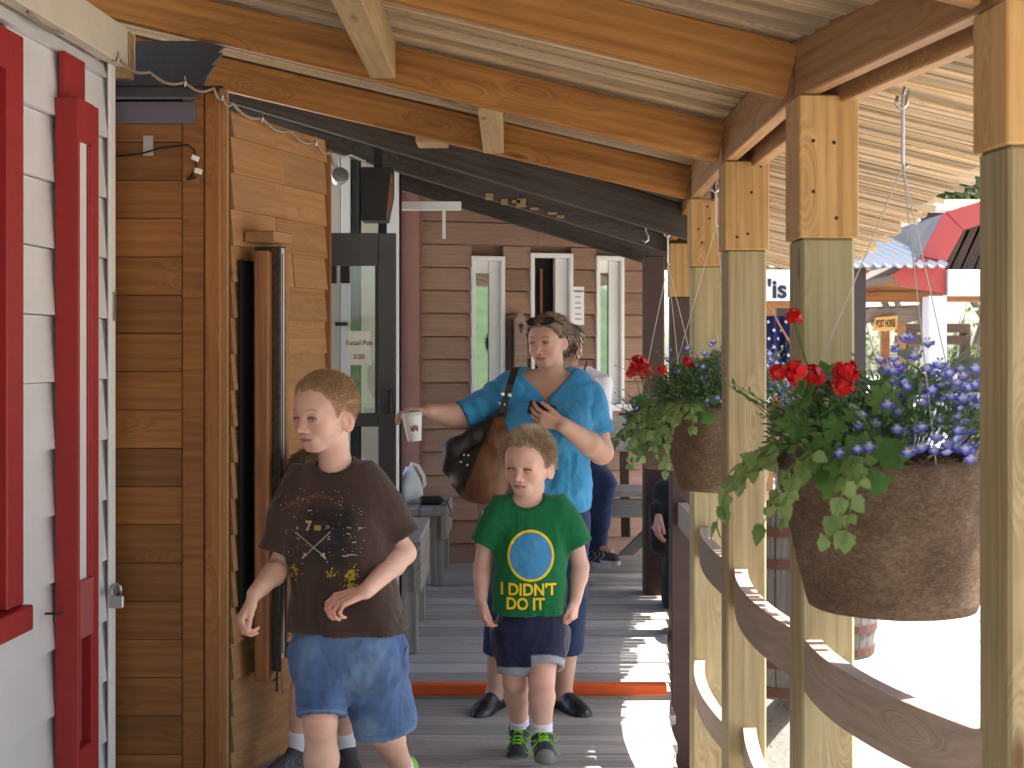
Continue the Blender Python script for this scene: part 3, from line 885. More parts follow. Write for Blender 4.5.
# ---- white porch behind the screen door
def porch():
    Y = 7.75
    e = empty('white_porch', (-.9, Y, RZ), label='white painted porch wall of upright boards with dark gaps behind the screen door', cat='porch')
    def xx(px, y=Y): return (px - CX) * y / F
    bb = [(312, 340, .02, M['oldwhite']), (341, 350, .0, M['white2']), (351, 359, .03, M['metaldark']), (361, 378, .01, M['oldwhite']), (379, 386, .03, M['black']), (387, 398.5, .0, M['white2'])]
    for (a, b, d, mt) in bb:
        m = MB(); m.box((xx(a), Y + d, RZ - .1), (xx(b), Y + d + .04, 2.75), ch=.003); m.build('upright', mt, e, Matrix.Identity(4))
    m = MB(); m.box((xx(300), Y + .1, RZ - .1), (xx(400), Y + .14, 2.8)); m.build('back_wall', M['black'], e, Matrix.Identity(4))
    m = MB(); m.box((xx(395), 7.9, 2.30), (xx(460), 7.95, 2.345)); m.build('lintel', M['white2'], e, Matrix.Identity(4))
    m = MB(); m.box((xx(441), 7.89, 2.14), (xx(444), 7.93, 2.31)); m.build('lintel_drop', M['white2'], e, Matrix.Identity(4))
    m = MB(); m.box((xx(338), 7.62, 1.65), (xx(348), 7.74, 1.67))
    for x in (322, 340): m.box((xx(x, 7.0), 7.0, 1.85), (xx(x + 14, 7.0), 7.05, 2.03), ch=.004)
    m.build('bracket_block', M['black'], e, Matrix.Identity(4))
    # loudspeaker and lamp under the dark eave
    sp = empty('loudspeaker', P(378, 222, 7.1), label='black wedge loudspeaker hung under the dark eave above the screen door', cat='loudspeaker')
    c = P(378, 196, 7.1); s = 7.1 / F
    m = MB(); pr = [(-16 * s, 27 * s), (15 * s, 27 * s), (15 * s, 0), (10 * s, -26 * s), (-15 * s, -26 * s)]
    m.prism(pr, -.08, .08); m.build('cabinet', M['black'], sp, Matrix.Translation(c))
    m = MB(); m.prism([(14.2 * s, 20 * s), (16.4 * s, 18 * s), (16.2 * s, -2 * s), (11 * s, -24 * s), (9.6 * s, -24 * s)], -.088, -.081); m.build('wood_edge', M['shutter'], sp, Matrix.Translation(c))
    m = MB(); m.box((-.02, -.015, 27 * s), (.02, .015, 27 * s + .12)); m.build('hanger', M['black'], sp, Matrix.Translation(c))
    fl = empty('flood_lamp', P(340, 176, 6.9), label='small round grey flood lamp on a bent bracket under the eave', cat='lamp')
    c = P(340, 176, 6.9)
    Ml = Matrix.Translation(c) @ Matrix.Rotation(math.radians(70), 4, 'X') @ Matrix.Rotation(.3, 4, 'Y')
    m = MB(); m.lathe([(.012, -.06), (.03, -.05), (.042, 0), (.042, .012), (.037, .014)], 20, Ml); m.build('housing', M['galv'], fl, Matrix.Identity(4), smooth=False)
    m = MB(); m.lathe([(.034, .0145), (.02, .018), (.002, .02)], 18, Ml); m.build('lens', M['galv'], fl, Matrix.Identity(4))
    m = MB(); m.tube([c + Vector((.0, .03, .02)), c + Vector((-.01, .05, .09)), c + Vector((.05, .06, .11)), c + Vector((.12, .06, .08))], .006, 6); m.build('bracket', M['galv'], fl, Matrix.Identity(4))
porch()

# ---- red brown back wall with tall narrow windows
BA, BBp = (-.72, 9.05), (1.05, 9.62)
MBk = wallframe(BA, BBp)
bw = empty('red_brown_building', (BA[0], BA[1], RZ), label='red brown clapboard building closing the end of the walkway', cat='building')
def bx_(px):
    k = (px - CX) / F; L = math.hypot(BBp[0] - BA[0], BBp[1] - BA[1]); dx, dy = (BBp[0] - BA[0]) / L, (BBp[1] - BA[1]) / L
    return (k * BA[1] - BA[0]) / (dx - k * dy)
def bz(px, py):
    x = bx_(px); q = MBk @ Vector((x, 0, 0))
    return CH + (HY - py) * q.y / F
WN = [(471, 503, 256, 405), (530, 571, 253, 600), (595.5, 622, 256, 404)]
def backwall():
    holes = []
    for (a, b, t, bt) in WN:
        holes.append((bx_(a), bx_(b), max(RZ, bz(a, bt)), bz(a, t)))
    m = MB(); lap_siding(m, bx_(419), bx_(663), RZ - .02, 2.75, .148, 0, .030, .024, random.Random(9), holes, jog=.45, gap=.008)
    m.build('clapboard', M['redwall'], bw, MBk)
    m = MB(); m.box((bx_(405), .06, RZ), (bx_(663), .10, 2.8)); m.box((bx_(663) - .03, .1, RZ), (bx_(663), 2.4, 2.8)); m.build('wall_core', M['redwall'], bw, MBk)
    board('corner_post', MBk @ Vector((bx_(409), -.02, RZ)), MBk @ Vector((bx_(409), -.02, 2.75)), .05, .115, M['pinkpost'], bw, up=(1, 0, 0))
    m = MB(); m.box((bx_(418) - .004, -.03, RZ), (bx_(418) + .02, -.0, 2.75)); m.build('trim', M['redwall'], bw, MBk)
    m = MB(); m.box((bx_(394), -.06, RZ), (bx_(398), -.02, 2.7)); m.build('white_jamb', M['white2'], bw, MBk)
    for i, (h, (a, b, t, bt)) in enumerate(zip(holes, WN)):
        xa, xb, za, zb = h
        lab = ['tall narrow white window left of the woman in blue, mirroring the green hill', 'white framed doorway with a dark room inside, behind the woman\'s head', 'tall narrow white window beside the far flower basket, right of the paper notice'][i]
        w = empty('doorway' if i == 1 else 'window', MBk @ Vector((xa, 0, za)), label=lab, cat='doorway' if i == 1 else 'window')
        fr = MB(); f = .022
        fr.box((xa - .004, -.034, za), (xa + f, .05, zb), ch=.002); fr.box((xb - f * .8, -.034, za), (xb + .004, .05, zb), ch=.002)
        fr.box((xa + f + .0005, -.034, zb - f * 1.3), (xb - f * .8 - .0005, .05, zb), ch=.002)
        fr.build('frame', M['white2'], w, MBk)
        jw = .075 if i != 1 else .09
        j = MB(); j.box((xb - f * .8 - jw, .004, za + .002), (xb - f * .8 - .004, .05, zb - f * 1.3 - .002)); j.build('jamb', M['white2'], w, MBk)
        if i != 1:
            sa = MB(); sa.box((xa + f, .012, zb - .11), (xb - f * .8 - jw - .0005, .03, zb - f * 1.3 - .001)); sa.box((xa + f, .012, za), (xb - f * .8 - jw - .0005, .03, za + .05)); sa.build('sash', M['white2'], w, MBk)
            p = MB(); p.box((xa + f, .02, za + .05), (xb - f * .8 - jw - .0005, .024, zb - .11)); p.build('pane', M['mirror'], w, MBk)
            s = MB(); s.box((xa - .02, -.06, za - .045), (xb + .09 if i == 2 else xb + .02, .0, za - .001), ch=.003); s.build('sill', M['white2'], w, MBk)
        else:
            p = MB(); p.box((xa + f, .052, za), (xb - f * .8 - jw, .056, zb)); p.build('room_shade_sheet', M['interior_shade'], w, MBk)  # flat black sheet, the room's shade put into its colour
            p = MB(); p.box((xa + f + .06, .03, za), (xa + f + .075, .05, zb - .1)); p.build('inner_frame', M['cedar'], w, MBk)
    # paper notice
    n = empty('wall_notice', MBk @ Vector((bx_(577), -.03, bz(577, 325))), label='tall white paper notice with printed lines pinned right of the doorway', cat='notice')
    m = MB(); m.box((bx_(571.5), -.030, bz(577, 325)), (bx_(582.5), -.027, bz(577, 287))); m.build('sheet', M['paper'], n, MBk)
    greyink = plain('faded ink', (.3, .32, .38), .8)
    for k, py in enumerate((292, 297, 303, 308, 314, 319)):
        m = MB(); z = bz(577, py); m.box((bx_(573.5), -.0315, z - .005), (bx_(580.5 - (k * 37 % 20) / 10), -.0305, z + .004)); m.build('text_line', greyink, n, MBk)
    # pale board with a star
    s = empty('star_board', MBk @ Vector((bx_(517), -.08, RZ)), label='upright pale wooden board with a pointed top and a star cut into it', cat='board')
    x0, x1 = bx_(511), bx_(523); zb_, zt_ = RZ + .35, bz(517, 310)
    xm = (x0 + x1) / 2
    m = MB(); m.prism([(x0, zb_), (x1, zb_), (x1, zt_ - .07), (x1 - .012, zt_ - .055), (xm, zt_), (x0 + .012, zt_ - .055), (x0, zt_ - .07)], -.085, -.06); m.build('plank', M['redwall_pale'], s, MBk)
    m = MB(); m.box((x0 - .028, -.06, zb_), (x0 - .004, -.024, zt_ - .06), ch=.003); m.box((x0 - .004, -.0595, zb_), (x1, -.05, zt_ - .1)); m.build('edge_plank', M['darkwood'], s, MBk)
    st = [];
    for k in range(10):
        r = .026 if k % 2 == 0 else .011; a = math.pi / 2 + k * math.pi / 5
        st.append((xm + r * math.cos(a), zt_ - .105 + r * math.sin(a)))
    m = MB(); m.prism(st, -.0875, -.0853); m.build('star', M['ink'], s, MBk)
    m = MB(); m.box((xm - .005, -.0875, zt_ - .15), (xm + .005, -.0853, zt_ - .12)); m.build('slot', M['ink'], s, MBk)
M['redwall_pale'] = wood('pale weathered plank', (.26, .16, .11), (.45, .32, .24), island=.05, knots=.1)
backwall()

# ================================================================ benches
def bench(name_label, X0, X1, Y0, Y1, z0, zt, cat='bench', apron=.12):
    e = empty('bench', ((X0 + X1) / 2, (Y0 + Y1) / 2, z0), label=name_label, cat=cat)
    n = 3; w = (X1 - X0) / n
    for k in range(n):
        board('seat_board', (X0 + w * (k + .5), Y0 - .02, zt - .019), (X0 + w * (k + .5), Y1 + .02, zt - .019), w - .006, .038, M['greywood'], e)
    for x in (X0 + .02, X1 - .02):
        board('apron', (x, Y0, zt - .039 - apron / 2), (x, Y1, zt - .039 - apron / 2), .036, apron, M['greywood'], e)
    for x in (X0 + .055, X1 - .06):
        for y in (Y0 + .05, Y1 - .05):
            board('leg', (x, y, floorZ(y)), (x, y, zt - .04), .075, .04, M['greywood'], e, up=(0, 1, 0))
    return e
bench('low grey timber bench against the cedar shop, behind the older boy', -.86, -.435, 6.85, 7.55, .06, .63, apron=.24)
bench('grey timber bench beside the red brown wall holding a white bag', -.86, -.375, 8.22, 9.0, .15, .60, apron=.14)

def backbench():
    e = empty('backrest_bench', (.75, 8.9, RZ), label='grey slatted bench with a wide sloping backrest, right of the seated person', cat='bench')
    zs = RZ + .52
    for k in range(3):
        y = 8.45 + k * .145
        board('seat_board', (.0, y, zs), (1.02, y, zs), .138, .036, M['greywood'], e)
    board('backrest', (.05, 8.93, 1.00), (.99, 8.80, 1.00), .03, .235, M['palewood'], e, up=(0, -.35, 1))
    for x in (.72, .97):
        board('back_support', (x - .02, 8.74, zs - .3), (x + .10 - .12, 8.96, 1.12), .055, .04, M['darkbrown'], e, up=(0, 1, 0))
    board('front_rail', (.0, 8.42, zs - .085), (1.02, 8.42, zs - .085), .035, .11, M['greywood'], e)
    for x in (.06, .94):
        for y in (8.45, 8.78):
            board('leg', (x, y, RZ), (x, y, zs - .02), .07, .07, M['greywood'], e, up=(0, 1, 0))
    board('brace', (.62, 8.6, RZ + .06), (.96, 8.6, RZ + .40), .04, .07, M['greywood'], e)
    board('foot_rail', (.02, 8.43, RZ + .10), (1.0, 8.43, RZ + .10), .04, .10, M['greywood'], e)
M['palewood'] = wood('pale grey backrest', (.34, .31, .27), (.56, .53, .49), island=.05, knots=.4)
M['darkbrown'] = wood('dark brown timber', (.05, .03, .02), (.12, .075, .05))
backbench()

# things on the bench
def bag_on_bench():
    e = empty('plastic_bag', P(411, 507, 8.6), label='white plastic carrier bag with a loop handle standing on the far grey bench', cat='bag')
    c = P(410, 506, 8.55); c.z = .602
    m = MB(); n = 20; prof = [(0, 1.0), (.05, 1.05), (.10, .98), (.15, .8), (.19, .5), (.215, .32)]
    vs, fs = [], []
    rnd = random.Random(3)
    for (z, k) in prof:
        for i in range(n):
            a = 2 * math.pi * i / n
            r = (.068 * k) * (1 + .10 * math.sin(3 * a + z * 20) + rnd.uniform(-.05, .05))
            vs.append((r * math.cos(a), r * .7 * math.sin(a), z))
    for j in range(len(prof) - 1):
        for i in range(n):
            fs.append((j * n + i, j * n + (i + 1) % n, (j + 1) * n + (i + 1) % n, (j + 1) * n + i))
    fs.append(tuple(reversed(range(n)))); fs.append(tuple((len(prof) - 1) * n + i for i in range(n)))
    m.add(vs, fs); m.build('sack', M['paper'], e, Matrix.Translation(c), smooth=True)
    m = MB(); m.tube([(0, 0, .2), (.012, 0, .235), (.05, 0, .22), (.082, 0, .16), (.09, 0, .11), (.075, 0, .09)], [.012, .012, .011, .011, .01, .008], 8)
    m.build('handle', M['paper'], e, Matrix.Translation(c), smooth=True)
    b = empty('water_bottle', Vector((c.x - .075, 8.5, .602)), label='blue bottle with a black top beside the white carrier bag', cat='bottle')
    m = MB(); m.lathe([(.03, 0), (.032, .01), (.032, .10), (.026, .125)], 16); m.build('flask', plain('blue bottle', (.03, .25, .5), .3), b, None, smooth=True)
    m = MB(); m.lathe([(.034, .125), (.034, .19), (.03, .2)], 16); m.build('cap', M['black'], b, None)
    k = empty('camera_case', P(432, 500, 8.5), label='small brown pouch with a dangling wrist strap on the far bench', cat='pouch')
    c = P(432, 506, 8.45); c.z = .603
    m = MB(); m.box((-.075, -.035, 0), (.065, .035, .05), ch=.014); m.build('pouch', M['darkleather'], k, Matrix.Translation(c))
    m = MB(); m.tube([(.06, -.03, .03), (.09, -.04, .02), (.11, -.05, -.02), (.12, -.06, -.07), (.095, -.06, -.05), (.075, -.045, .01)], .004, 6); m.build('strap', M['darkleather'], k, Matrix.Translation(c))
M['darkleather'] = plain('dark brown leather', (.03, .018, .014), .45)
bag_on_bench()
# ================================================================ the yard outside
GZ = -.2
def X_(px, Y): return (px - CX) * Y / F
def Z_(py, Y): return CH + (HY - py) * Y / F
I4 = Matrix.Identity(4)

M['stave'] = wood('dark barrel stave', (.07, .062, .055), (.17, .155, .14), island=.15, knots=0)
def barrel(px, py, Y, r, h, label):
    z = Z_(py, Y)
    e = empty('barrel', (X_(px, Y), Y, GZ), label=label, cat='barrel', group='old staved barrels in the yard')
    z0 = 0
    prof = [(r * .88, 0), (r * .96, h * .2), (r, h * .5), (r * .96, h * .8), (r * .88, h)]
    n = 22
    vs, fs = [], []
    m = MB()
    for k in range(n):
        a0 = 2 * math.pi * (k + .03) / n; a1 = 2 * math.pi * (k + .97) / n
        v = []
        for (rr, zz) in prof:
            for a in (a0, a1):
                v.append((rr * math.cos(a), rr * math.sin(a), zz))
        f = [(2 * i, 2 * i + 1, 2 * i + 3, 2 * i + 2) for i in range(len(prof) - 1)]
        m.add(v, f)
    m.lathe([(r * .84, .02), (r * .84, h * .97)], 22)
    T = Matrix.Translation(e.location)
    # grain runs upright: build with local X up
    Rx = Matrix.Rotation(-math.pi / 2, 4, 'Y')
    m.v = [tuple(Rx.inverted() @ Vector(q)) for q in m.v]
    m.build('staves', M['stave'], e, T @ Rx)
    def rad(z):
        return float(np.interp(z / h, [0, .2, .5, .8, 1], [r * .88, r * .96, r, r * .96, r * .88]))
    for f_ in (.015, .16, .32, .66, .82, .955):
        z = f_ * h
        q = MB(); q.lathe([(rad(z) + .002, z), (rad(z) + .007, z), (rad(z + .045) + .007, z + .045), (rad(z + .045) + .002, z + .045)], 26)
        q.build('hoop', M['rust'], e, T)
    q = MB(); q.lathe([(.02, 0), (.02, .02)], 10, Matrix.Rotation(math.pi / 2, 4, 'X') @ Matrix.Translation((0, h * .5, rad(h * .5) - .005))); q.build('bung', M['black'], e, T)
barrel(788, 690, 7.2, .27, .98, 'large grey staved barrel with rusty hoops behind the rails')
barrel(835, 655, 8.1, .24, .90, 'smaller grey barrel half hidden under the nearest flower basket')

# ---- low shed with tin roof
def tinshed():
    e = empty('tin_roof_shed', (X_(840, 11), 11, GZ), label='open shed with a corrugated tin roof on dark brown posts across the yard', cat='shed')
    Y = 11.0
    xa, xb = X_(735, Y), X_(948, Y); z0 = Z_(267, Y)
    m = MB(); n = 60; vs = []; fs = []
    for i in range(n + 1):
        x = xa + (xb - xa) * i / n; dzc = .02 * math.cos(i * math.pi / 1.5)
        x2 = xa + (xb - .35 - xa) * i / n
        vs += [(x, Y, z0 + dzc), (x2, Y + 2.4, z0 + .62 + dzc)]
    for i in range(n): fs.append((2 * i, 2 * i + 2, 2 * i + 3, 2 * i + 1))
    b = len(vs); vs += [(x, y, z + .012) for x, y, z in vs]
    fs += [tuple(reversed([b + q for q in f])) for f in fs]
    for i in range(n): fs.append((2 * i, b + 2 * i, b + 2 * i + 2, 2 * i + 2))
    m.add(vs, fs); m.build('tin_roof', M['tin'], e, I4)
    for (pa, pb) in ((780, 793), (857, 870)):
        m = MB(); m.box((X_(pa, Y), Y + .12, GZ), (X_(pb, Y), Y + .22, z0 + .0), ch=.004); m.build('shed_post', M['darkbrown2'], e, I4)
    board('fascia_board', (xa, Y + 1.6, Z_(281, Y + 1.6)), (X_(960, Y + 1.6), Y + 1.6, Z_(281, Y + 1.6)), .05, .20, M['tan'], e)
    board('beam', (xa, Y + 1.55, Z_(297, Y + 1.55)), (X_(985, Y + 1.55), Y + 1.55, Z_(297, Y + 1.55)), .06, .09, M['shutter'], e)
    for px in (762,):
        m = MB(); m.box((X_(px, Y + 1.6), Y + 1.55, GZ), (X_(px, Y + 1.6) + .09, Y + 1.63, Z_(300, Y + 1.6))); m.build('shed_post', M['tan'], e, I4)
    # white sign hung between the posts
    s = empty('white_sign', (X_(775, 10.8), 10.8, Z_(331, 10.8)), label='white sign board with bold black lettering hung left of a dark shed post', cat='sign')
    m = MB(); m.box((X_(748, 10.8), 10.8, Z_(301, 10.8)), (X_(790, 10.8), 10.83, Z_(270, 10.8)), ch=.003); m.build('panel', M['barnwhite'], s, I4)
    text_obj("'is", 'lettering', (X_(777, 10.8), 10.798, Z_(290, 10.8)), .19, M['ink'], s, bold=.006)
    m = MB(); m.box((X_(748, 10.8), 10.801, Z_(308, 10.8)), (X_(790, 10.8), 10.83, Z_(302, 10.8))); m.build('lower_edge', M['shutter'], s, I4)
M['darkbrown2'] = plain('dark brown shed paint', (.035, .022, .02), .6)
tinshed()

# ---- red barn with gambrel roof
def barn():
    Y = 11.15
    e = empty('red_gambrel_barn', (X_(950, Y), Y, GZ), label='red barn gable with open gambrel eave, white beam and white posts', cat='barn')
    def pt(px, py): return (X_(px, Y), Z_(py, Y))
    outer = [pt(1034, 186), pt(994, 197), pt(945, 212), pt(922, 255), pt(893, 275), pt(900, 293)]
    band = [pt(945, 294), pt(945, 262), pt(952, 240), pt(965, 229), pt(994, 216), pt(1034, 205)]
    # barge boards: three straight pieces
    def quad(name, a, b, c, d, y0=Y, y1=Y + .06, mat=M['barnred']):
        m = MB(); m.prism([a, b, c, d], y0, y1); return m.build(name, mat, e, I4)
    quad('barge_board', pt(1060, 177), pt(946, 212), pt(964, 230), pt(1060, 199))
    quad('barge_board', pt(945, 212.5), pt(922, 256), pt(946, 262), pt(963.5, 230.5))
    quad('barge_board', pt(921.5, 256.5), pt(893, 274), pt(901, 285), pt(945.5, 294))
    m = MB(); m.prism([pt(945.5, 262.5), pt(946.4, 294), pt(900, 285.3), pt(921, 257)], Y + .004, Y + .058); m.build('eave_infill', M['barnred'], e, I4)
    # roof planes running back
    def plane(a, b, name='roof_plane', mat=M['cedarshake'], depth=4.5, t=.06):
        m = MB(); (x0, z0), (x1, z1) = a, b
        vs = [(x0, Y + .06, z0), (x1, Y + .06, z1), (x1, Y + depth, z1), (x0, Y + depth, z0)]
        vs += [(x, y, z - t) for x, y, z in vs]
        m.add(vs, [(0, 1, 2, 3), (7, 6, 5, 4), (0, 4, 5, 1), (1, 5, 6, 2), (2, 6, 7, 3), (3, 7, 4, 0)]); m.build(name, mat, e, I4)
    plane(pt(1060, 178), pt(946, 213)); plane(pt(945, 213.5), pt(922, 257)); plane(pt(921.5, 257.5), pt(894, 275))
    for k, px in enumerate((951, 962, 973, 984, 1000, 1018)):
        a = Vector((X_(px, Y + .3), Y + .25, Z_(231 - (px - 951) * .3, Y + .25))); b = Vector((X_(px - 10, Y), Y + .25, Z_(272, Y + .25)))
        board('rafter_tail', a, b, .05, .10, M['darkbrown'], e, up=(1, 0, 0))
    m = MB(); m.box((X_(944, Y), Y + .6, Z_(275, Y)), (X_(1060, Y), Y + .64, Z_(205, Y))); m.build('gable_wall', M['darkbrown2'], e, I4)
    m = MB(); m.box((X_(946.5, Y), Y - .04, Z_(295.5, Y)), (X_(1060, Y), Y + .10, Z_(270, Y)), ch=.006); m.build('white_beam', M['barnwhite'], e, I4)
    for (a, b, d) in ((928, 946, .0), (976, 992, 1.2)):
        m = MB(); m.box((X_(a, Y), Y + d - .02, GZ), (X_(b, Y), Y + d + .16, Z_(296, Y)), ch=.006); m.build('white_post', M['barnwhite'], e, I4)
    fe = empty('yard_fence', (X_(930, 15.5), 15.5, GZ), label='dark brown plank fence beyond the white barn post', cat='fence')
    for py in (328, 340):
        board('fence_rail', (X_(895, 15.5), 15.5, Z_(py, 15.5)), (X_(968, 15.5), 15.5, Z_(py, 15.5)), .04, .10, M['darkbrown'], fe)
    for px in (900, 962):
        m = MB(); m.box((X_(px, 15.5), 15.52, GZ), (X_(px, 15.5) + .1, 15.6, Z_(324, 15.5))); m.build('fence_post', M['darkbrown'], fe, I4)
barn()

# ---- slab roofed kiosk with a small yellow sign
def kiosk():
    Y = 12.9
    e = empty('slab_roof_kiosk', (X_(873, Y), Y, GZ), label='small kiosk with a sun bleached bark slab roof beside the shed', cat='kiosk')
    rnd = random.Random(7)
    m = MB(); n = 16; vs = []; fs = []
    for i in range(n + 1):
        t = i / n; x = X_(842, Y) + (X_(921, Y) - X_(842, Y)) * t
        w = rnd.uniform(-.012, .012)
        vs += [(x, Y - .35, Z_(324, Y) + w + .02 * t), (x, Y - .35, Z_(310, Y) + w * 1.4 + .03 * t), (x, Y + .9, Z_(306, Y) + .03 * t), (x, Y + .9, Z_(314, Y) + .03 * t)]
    for i in range(n):
        for k in range(4):
            k2 = (k + 1) % 4; fs.append((i * 4 + k, i * 4 + k2, i * 4 + 4 + k2, i * 4 + 4 + k))
    fs += [(3, 2, 1, 0), tuple(n * 4 + k for k in range(4))]
    m.add(vs, fs); m.build('slab_roof', M['cedarshake'], e, I4)
    for (a, b) in ((851, 857), (899, 906)):
        m = MB(); m.box((X_(a, Y), Y, GZ), (X_(b, Y), Y + .07, Z_(318, Y))); m.build('post', M['tan'], e, I4)
    m = MB(); m.box((X_(852, Y), Y + .4, GZ), (X_(905, Y), Y + .5, .6)); m.build('counter', M['shutter'], e, I4)
    s = empty('yellow_sign', (X_(885, 12.5), 12.5, Z_(331, 12.5)), label='small yellow wooden sign with dark lettering under the slab roof', cat='sign')
    c = [(873, 331), (896.5, 330), (898, 315.5), (875.5, 317.5)]
    m = MB(); m.prism([(X_(x, 12.5), Z_(y, 12.5)) for x, y in c], 12.5, 12.53); m.build('panel', M['yellow'], s, I4)
    text_obj('POST HORSE', 'lettering', (X_(885.8, 12.5), 12.499, Z_(323.7, 12.5)), .034, M['darkbrown2'], s, bold=.0012, mw=Matrix.Translation((X_(885.8, 12.5), 12.498, Z_(323.7, 12.5))) @ Matrix.Rotation(-.05, 4, 'Y') @ Matrix.Rotation(math.pi / 2, 4, 'X') @ Matrix.Diagonal((.86, 2.6, 1, 1)))
    m = MB(); m.box((X_(883, 12.5), 12.54, GZ), (X_(891, 12.5), 12.6, Z_(331, 12.5))); m.build('stake', M['shutter'], s, I4)
M['yellow'] = plain('yellow sign paint', (.62, .36, .10), .6)
kiosk()

# ---- shake roofed house further back
def shakehouse():
    Y = 19.0
    e = empty('shake_roof_house', (X_(930, Y), Y, GZ), label='house with a wide pale shake roof rising behind the red barn', cat='house')
    m = MB(); rows = 14
    for k in range(rows):
        t0, t1 = k / rows, (k + 1) / rows
        y0, y1 = Y + 3.2 * t0, Y + 3.2 * t1 + .1
        z0, z1 = Z_(262, Y) + 1.12 * t0, Z_(262, Y) + 1.12 * t1 + .05
        xL0 = X_(700, Y); xR = X_(1250, Y)
        rnd = random.Random(k); x = xL0
        while x < xR:
            w = rnd.uniform(.5, 1.2)
            d = rnd.uniform(0, .02)
            m.add([(x, y0, z0 + d), (x + w - .01, y0, z0 + d), (x + w - .01, y1, z1 + d), (x, y1, z1 + d), (x, y0, z0 + d + .04), (x + w - .01, y0, z0 + d + .04), (x + w - .01, y1, z1 + d + .01), (x, y1, z1 + d + .01)],
                  [(0, 3, 2, 1), (4, 5, 6, 7), (0, 1, 5, 4), (1, 2, 6, 5), (2, 3, 7, 6), (3, 0, 4, 7)])
            x += w
    m.build('shake_roof', M['cedarshake'], e, I4)
    m = MB(); m.box((X_(705, Y), Y + .4, GZ), (X_(860, Y), Y + 3, Z_(264, Y))); m.build('wall', M['tan'], e, I4)
shakehouse()

# ---- trees
def leafmat(name, a, b):
    t = NT(name)
    gi = t.n('ShaderNodeNewGeometry').outputs['Random Per Island']
    t.set(t.b.inputs['Base Color'], t.ramp(gi, [(0, a), (1, b)]))
    t.b.inputs['Roughness'].default_value = .6
    tr = t.n('ShaderNodeBsdfTranslucent'); t.set(tr.inputs[0], t.ramp(gi, [(0, [x * 1.3 for x in a]), (1, [x * 1.3 for x in b])]))
    ms = t.n('ShaderNodeMixShader'); ms.inputs[0].default_value = .35
    t.t.links.new(t.b.outputs[0], ms.inputs[1]); t.t.links.new(tr.outputs[0], ms.inputs[2]); t.t.links.new(ms.outputs[0], t.t.nodes['Material Output'].inputs[0])
    return t.m
M['treeleaf'] = leafmat('spring leaves', (.06, .10, .03), (.16, .20, .07))
M['bark'] = wood('pale bark', (.12, .09, .07), (.28, .23, .19), knots=.2, bump=.6)
def tree(seed, label, loc, H, scale):
    rnd = random.Random(seed)
    e = empty('leafy_tree', loc, label=label, cat='tree', group='leafy trees beyond the yard')
    m = MB(); tips = []
    def grow(p, d, L, r, lev):
        n = 4; pts = [p]; rs = [r]
        for i in range(n):
            d = (d + Vector((rnd.uniform(-.2, .2), rnd.uniform(-.2, .2), rnd.uniform(-.06, .16)))).normalized()
            p = p + d * L / n; pts.append(p); rs.append(r * (1 - .5 * (i + 1) / n))
            if lev < 3 and i >= 1:
                for _ in range(2 if lev else 2):
                    a = rnd.uniform(0, 6.28); q = (d * .6 + Vector((math.cos(a), math.sin(a), rnd.uniform(.0, .6)))).normalized()
                    grow(p, q, L * rnd.uniform(.5, .68), rs[-1] * .6, lev + 1)
            if lev >= 2: tips.append(p)
        m.tube(pts, rs, 6 if lev < 2 else 4, cap=False)
    grow(Vector((0, 0, 0)), Vector((0, 0, 1)), H * .5, H * .022, 0)
    m.build('trunk', M['bark'], e, smooth=True)
    lv = MB()
    for p in tips:
        for _ in range(9):
            c = p + Vector((rnd.gauss(0, .3), rnd.gauss(0, .3), rnd.gauss(0, .22))) * H * .09
            s = rnd.uniform(.012, .024) * H
            q = Quaternion((rnd.gauss(0, 1), rnd.gauss(0, 1), rnd.gauss(0, 1), rnd.gauss(0, 1))); q.normalize()
            vs = [c + q @ Vector(v) * s for v in ((-.5, 0, 0), (0, .28, .06), (.5, 0, 0), (0, -.28, .06))]
            lv.add(vs, [(0, 1, 2, 3)])
    lv.build('crown', M['treeleaf'], e)
    return e
TL0 = [((7.9, 25, GZ), 9.0), ((9.2, 26.5, GZ), 8.6), ((6.7, 26, GZ), 7.6), ((11.0, 27.5, GZ), 9.5), ((5.6, 29.0, GZ), 8.5)]
tlabs = ['tall leafy tree rising over the shake roof right of the barn gable', 'leafy tree standing directly behind the red barn', 'leafy tree seen between the shed and the white barn post', 'leafy tree at the far right, mostly behind the nearest post', 'leafy tree far back behind the tin roofed shed']
for i, ((lc, H), lb) in enumerate(zip(TL0, tlabs)):
    tree(20 + i, lb, lc, H, 1)
# low scrub showing under the shed eaves
def scrub(px, py, Y, w, h, seed, label):
    rnd = random.Random(seed)
    e = empty('bush', (X_(px, Y), Y, GZ), label=label, cat='bush', group='pale bushes behind the shed')
    lv = MB(); st = MB()
    for k in range(14):
        a = rnd.uniform(0, 6.28); tip = Vector((math.cos(a) * w * rnd.uniform(.2, .5), math.sin(a) * w * .4, h * rnd.uniform(.6, 1)))
        st.tube([(0, 0, 0), tip * .5 + Vector((rnd.uniform(-.1, .1), 0, 0)), tip], [.025, .015, .006], 5, cap=False)
        for _ in range(60):
            t = rnd.uniform(.3, 1.05); c = tip * t + Vector((rnd.gauss(0, .16), rnd.gauss(0, .16), rnd.gauss(0, .14))) * w * .5
            s = rnd.uniform(.05, .11)
            q = Quaternion((rnd.gauss(0, 1), rnd.gauss(0, 1), rnd.gauss(0, 1), rnd.gauss(0, 1))); q.normalize()
            lv.add([c + q @ Vector(v) * s for v in ((-.5, 0, 0), (0, .28, .06), (.5, 0, 0), (0, -.28, .06))], [(0, 1, 2, 3)])
    st.build('stem', M['bark'], e); lv.build('foliage', M['treeleaf'], e)
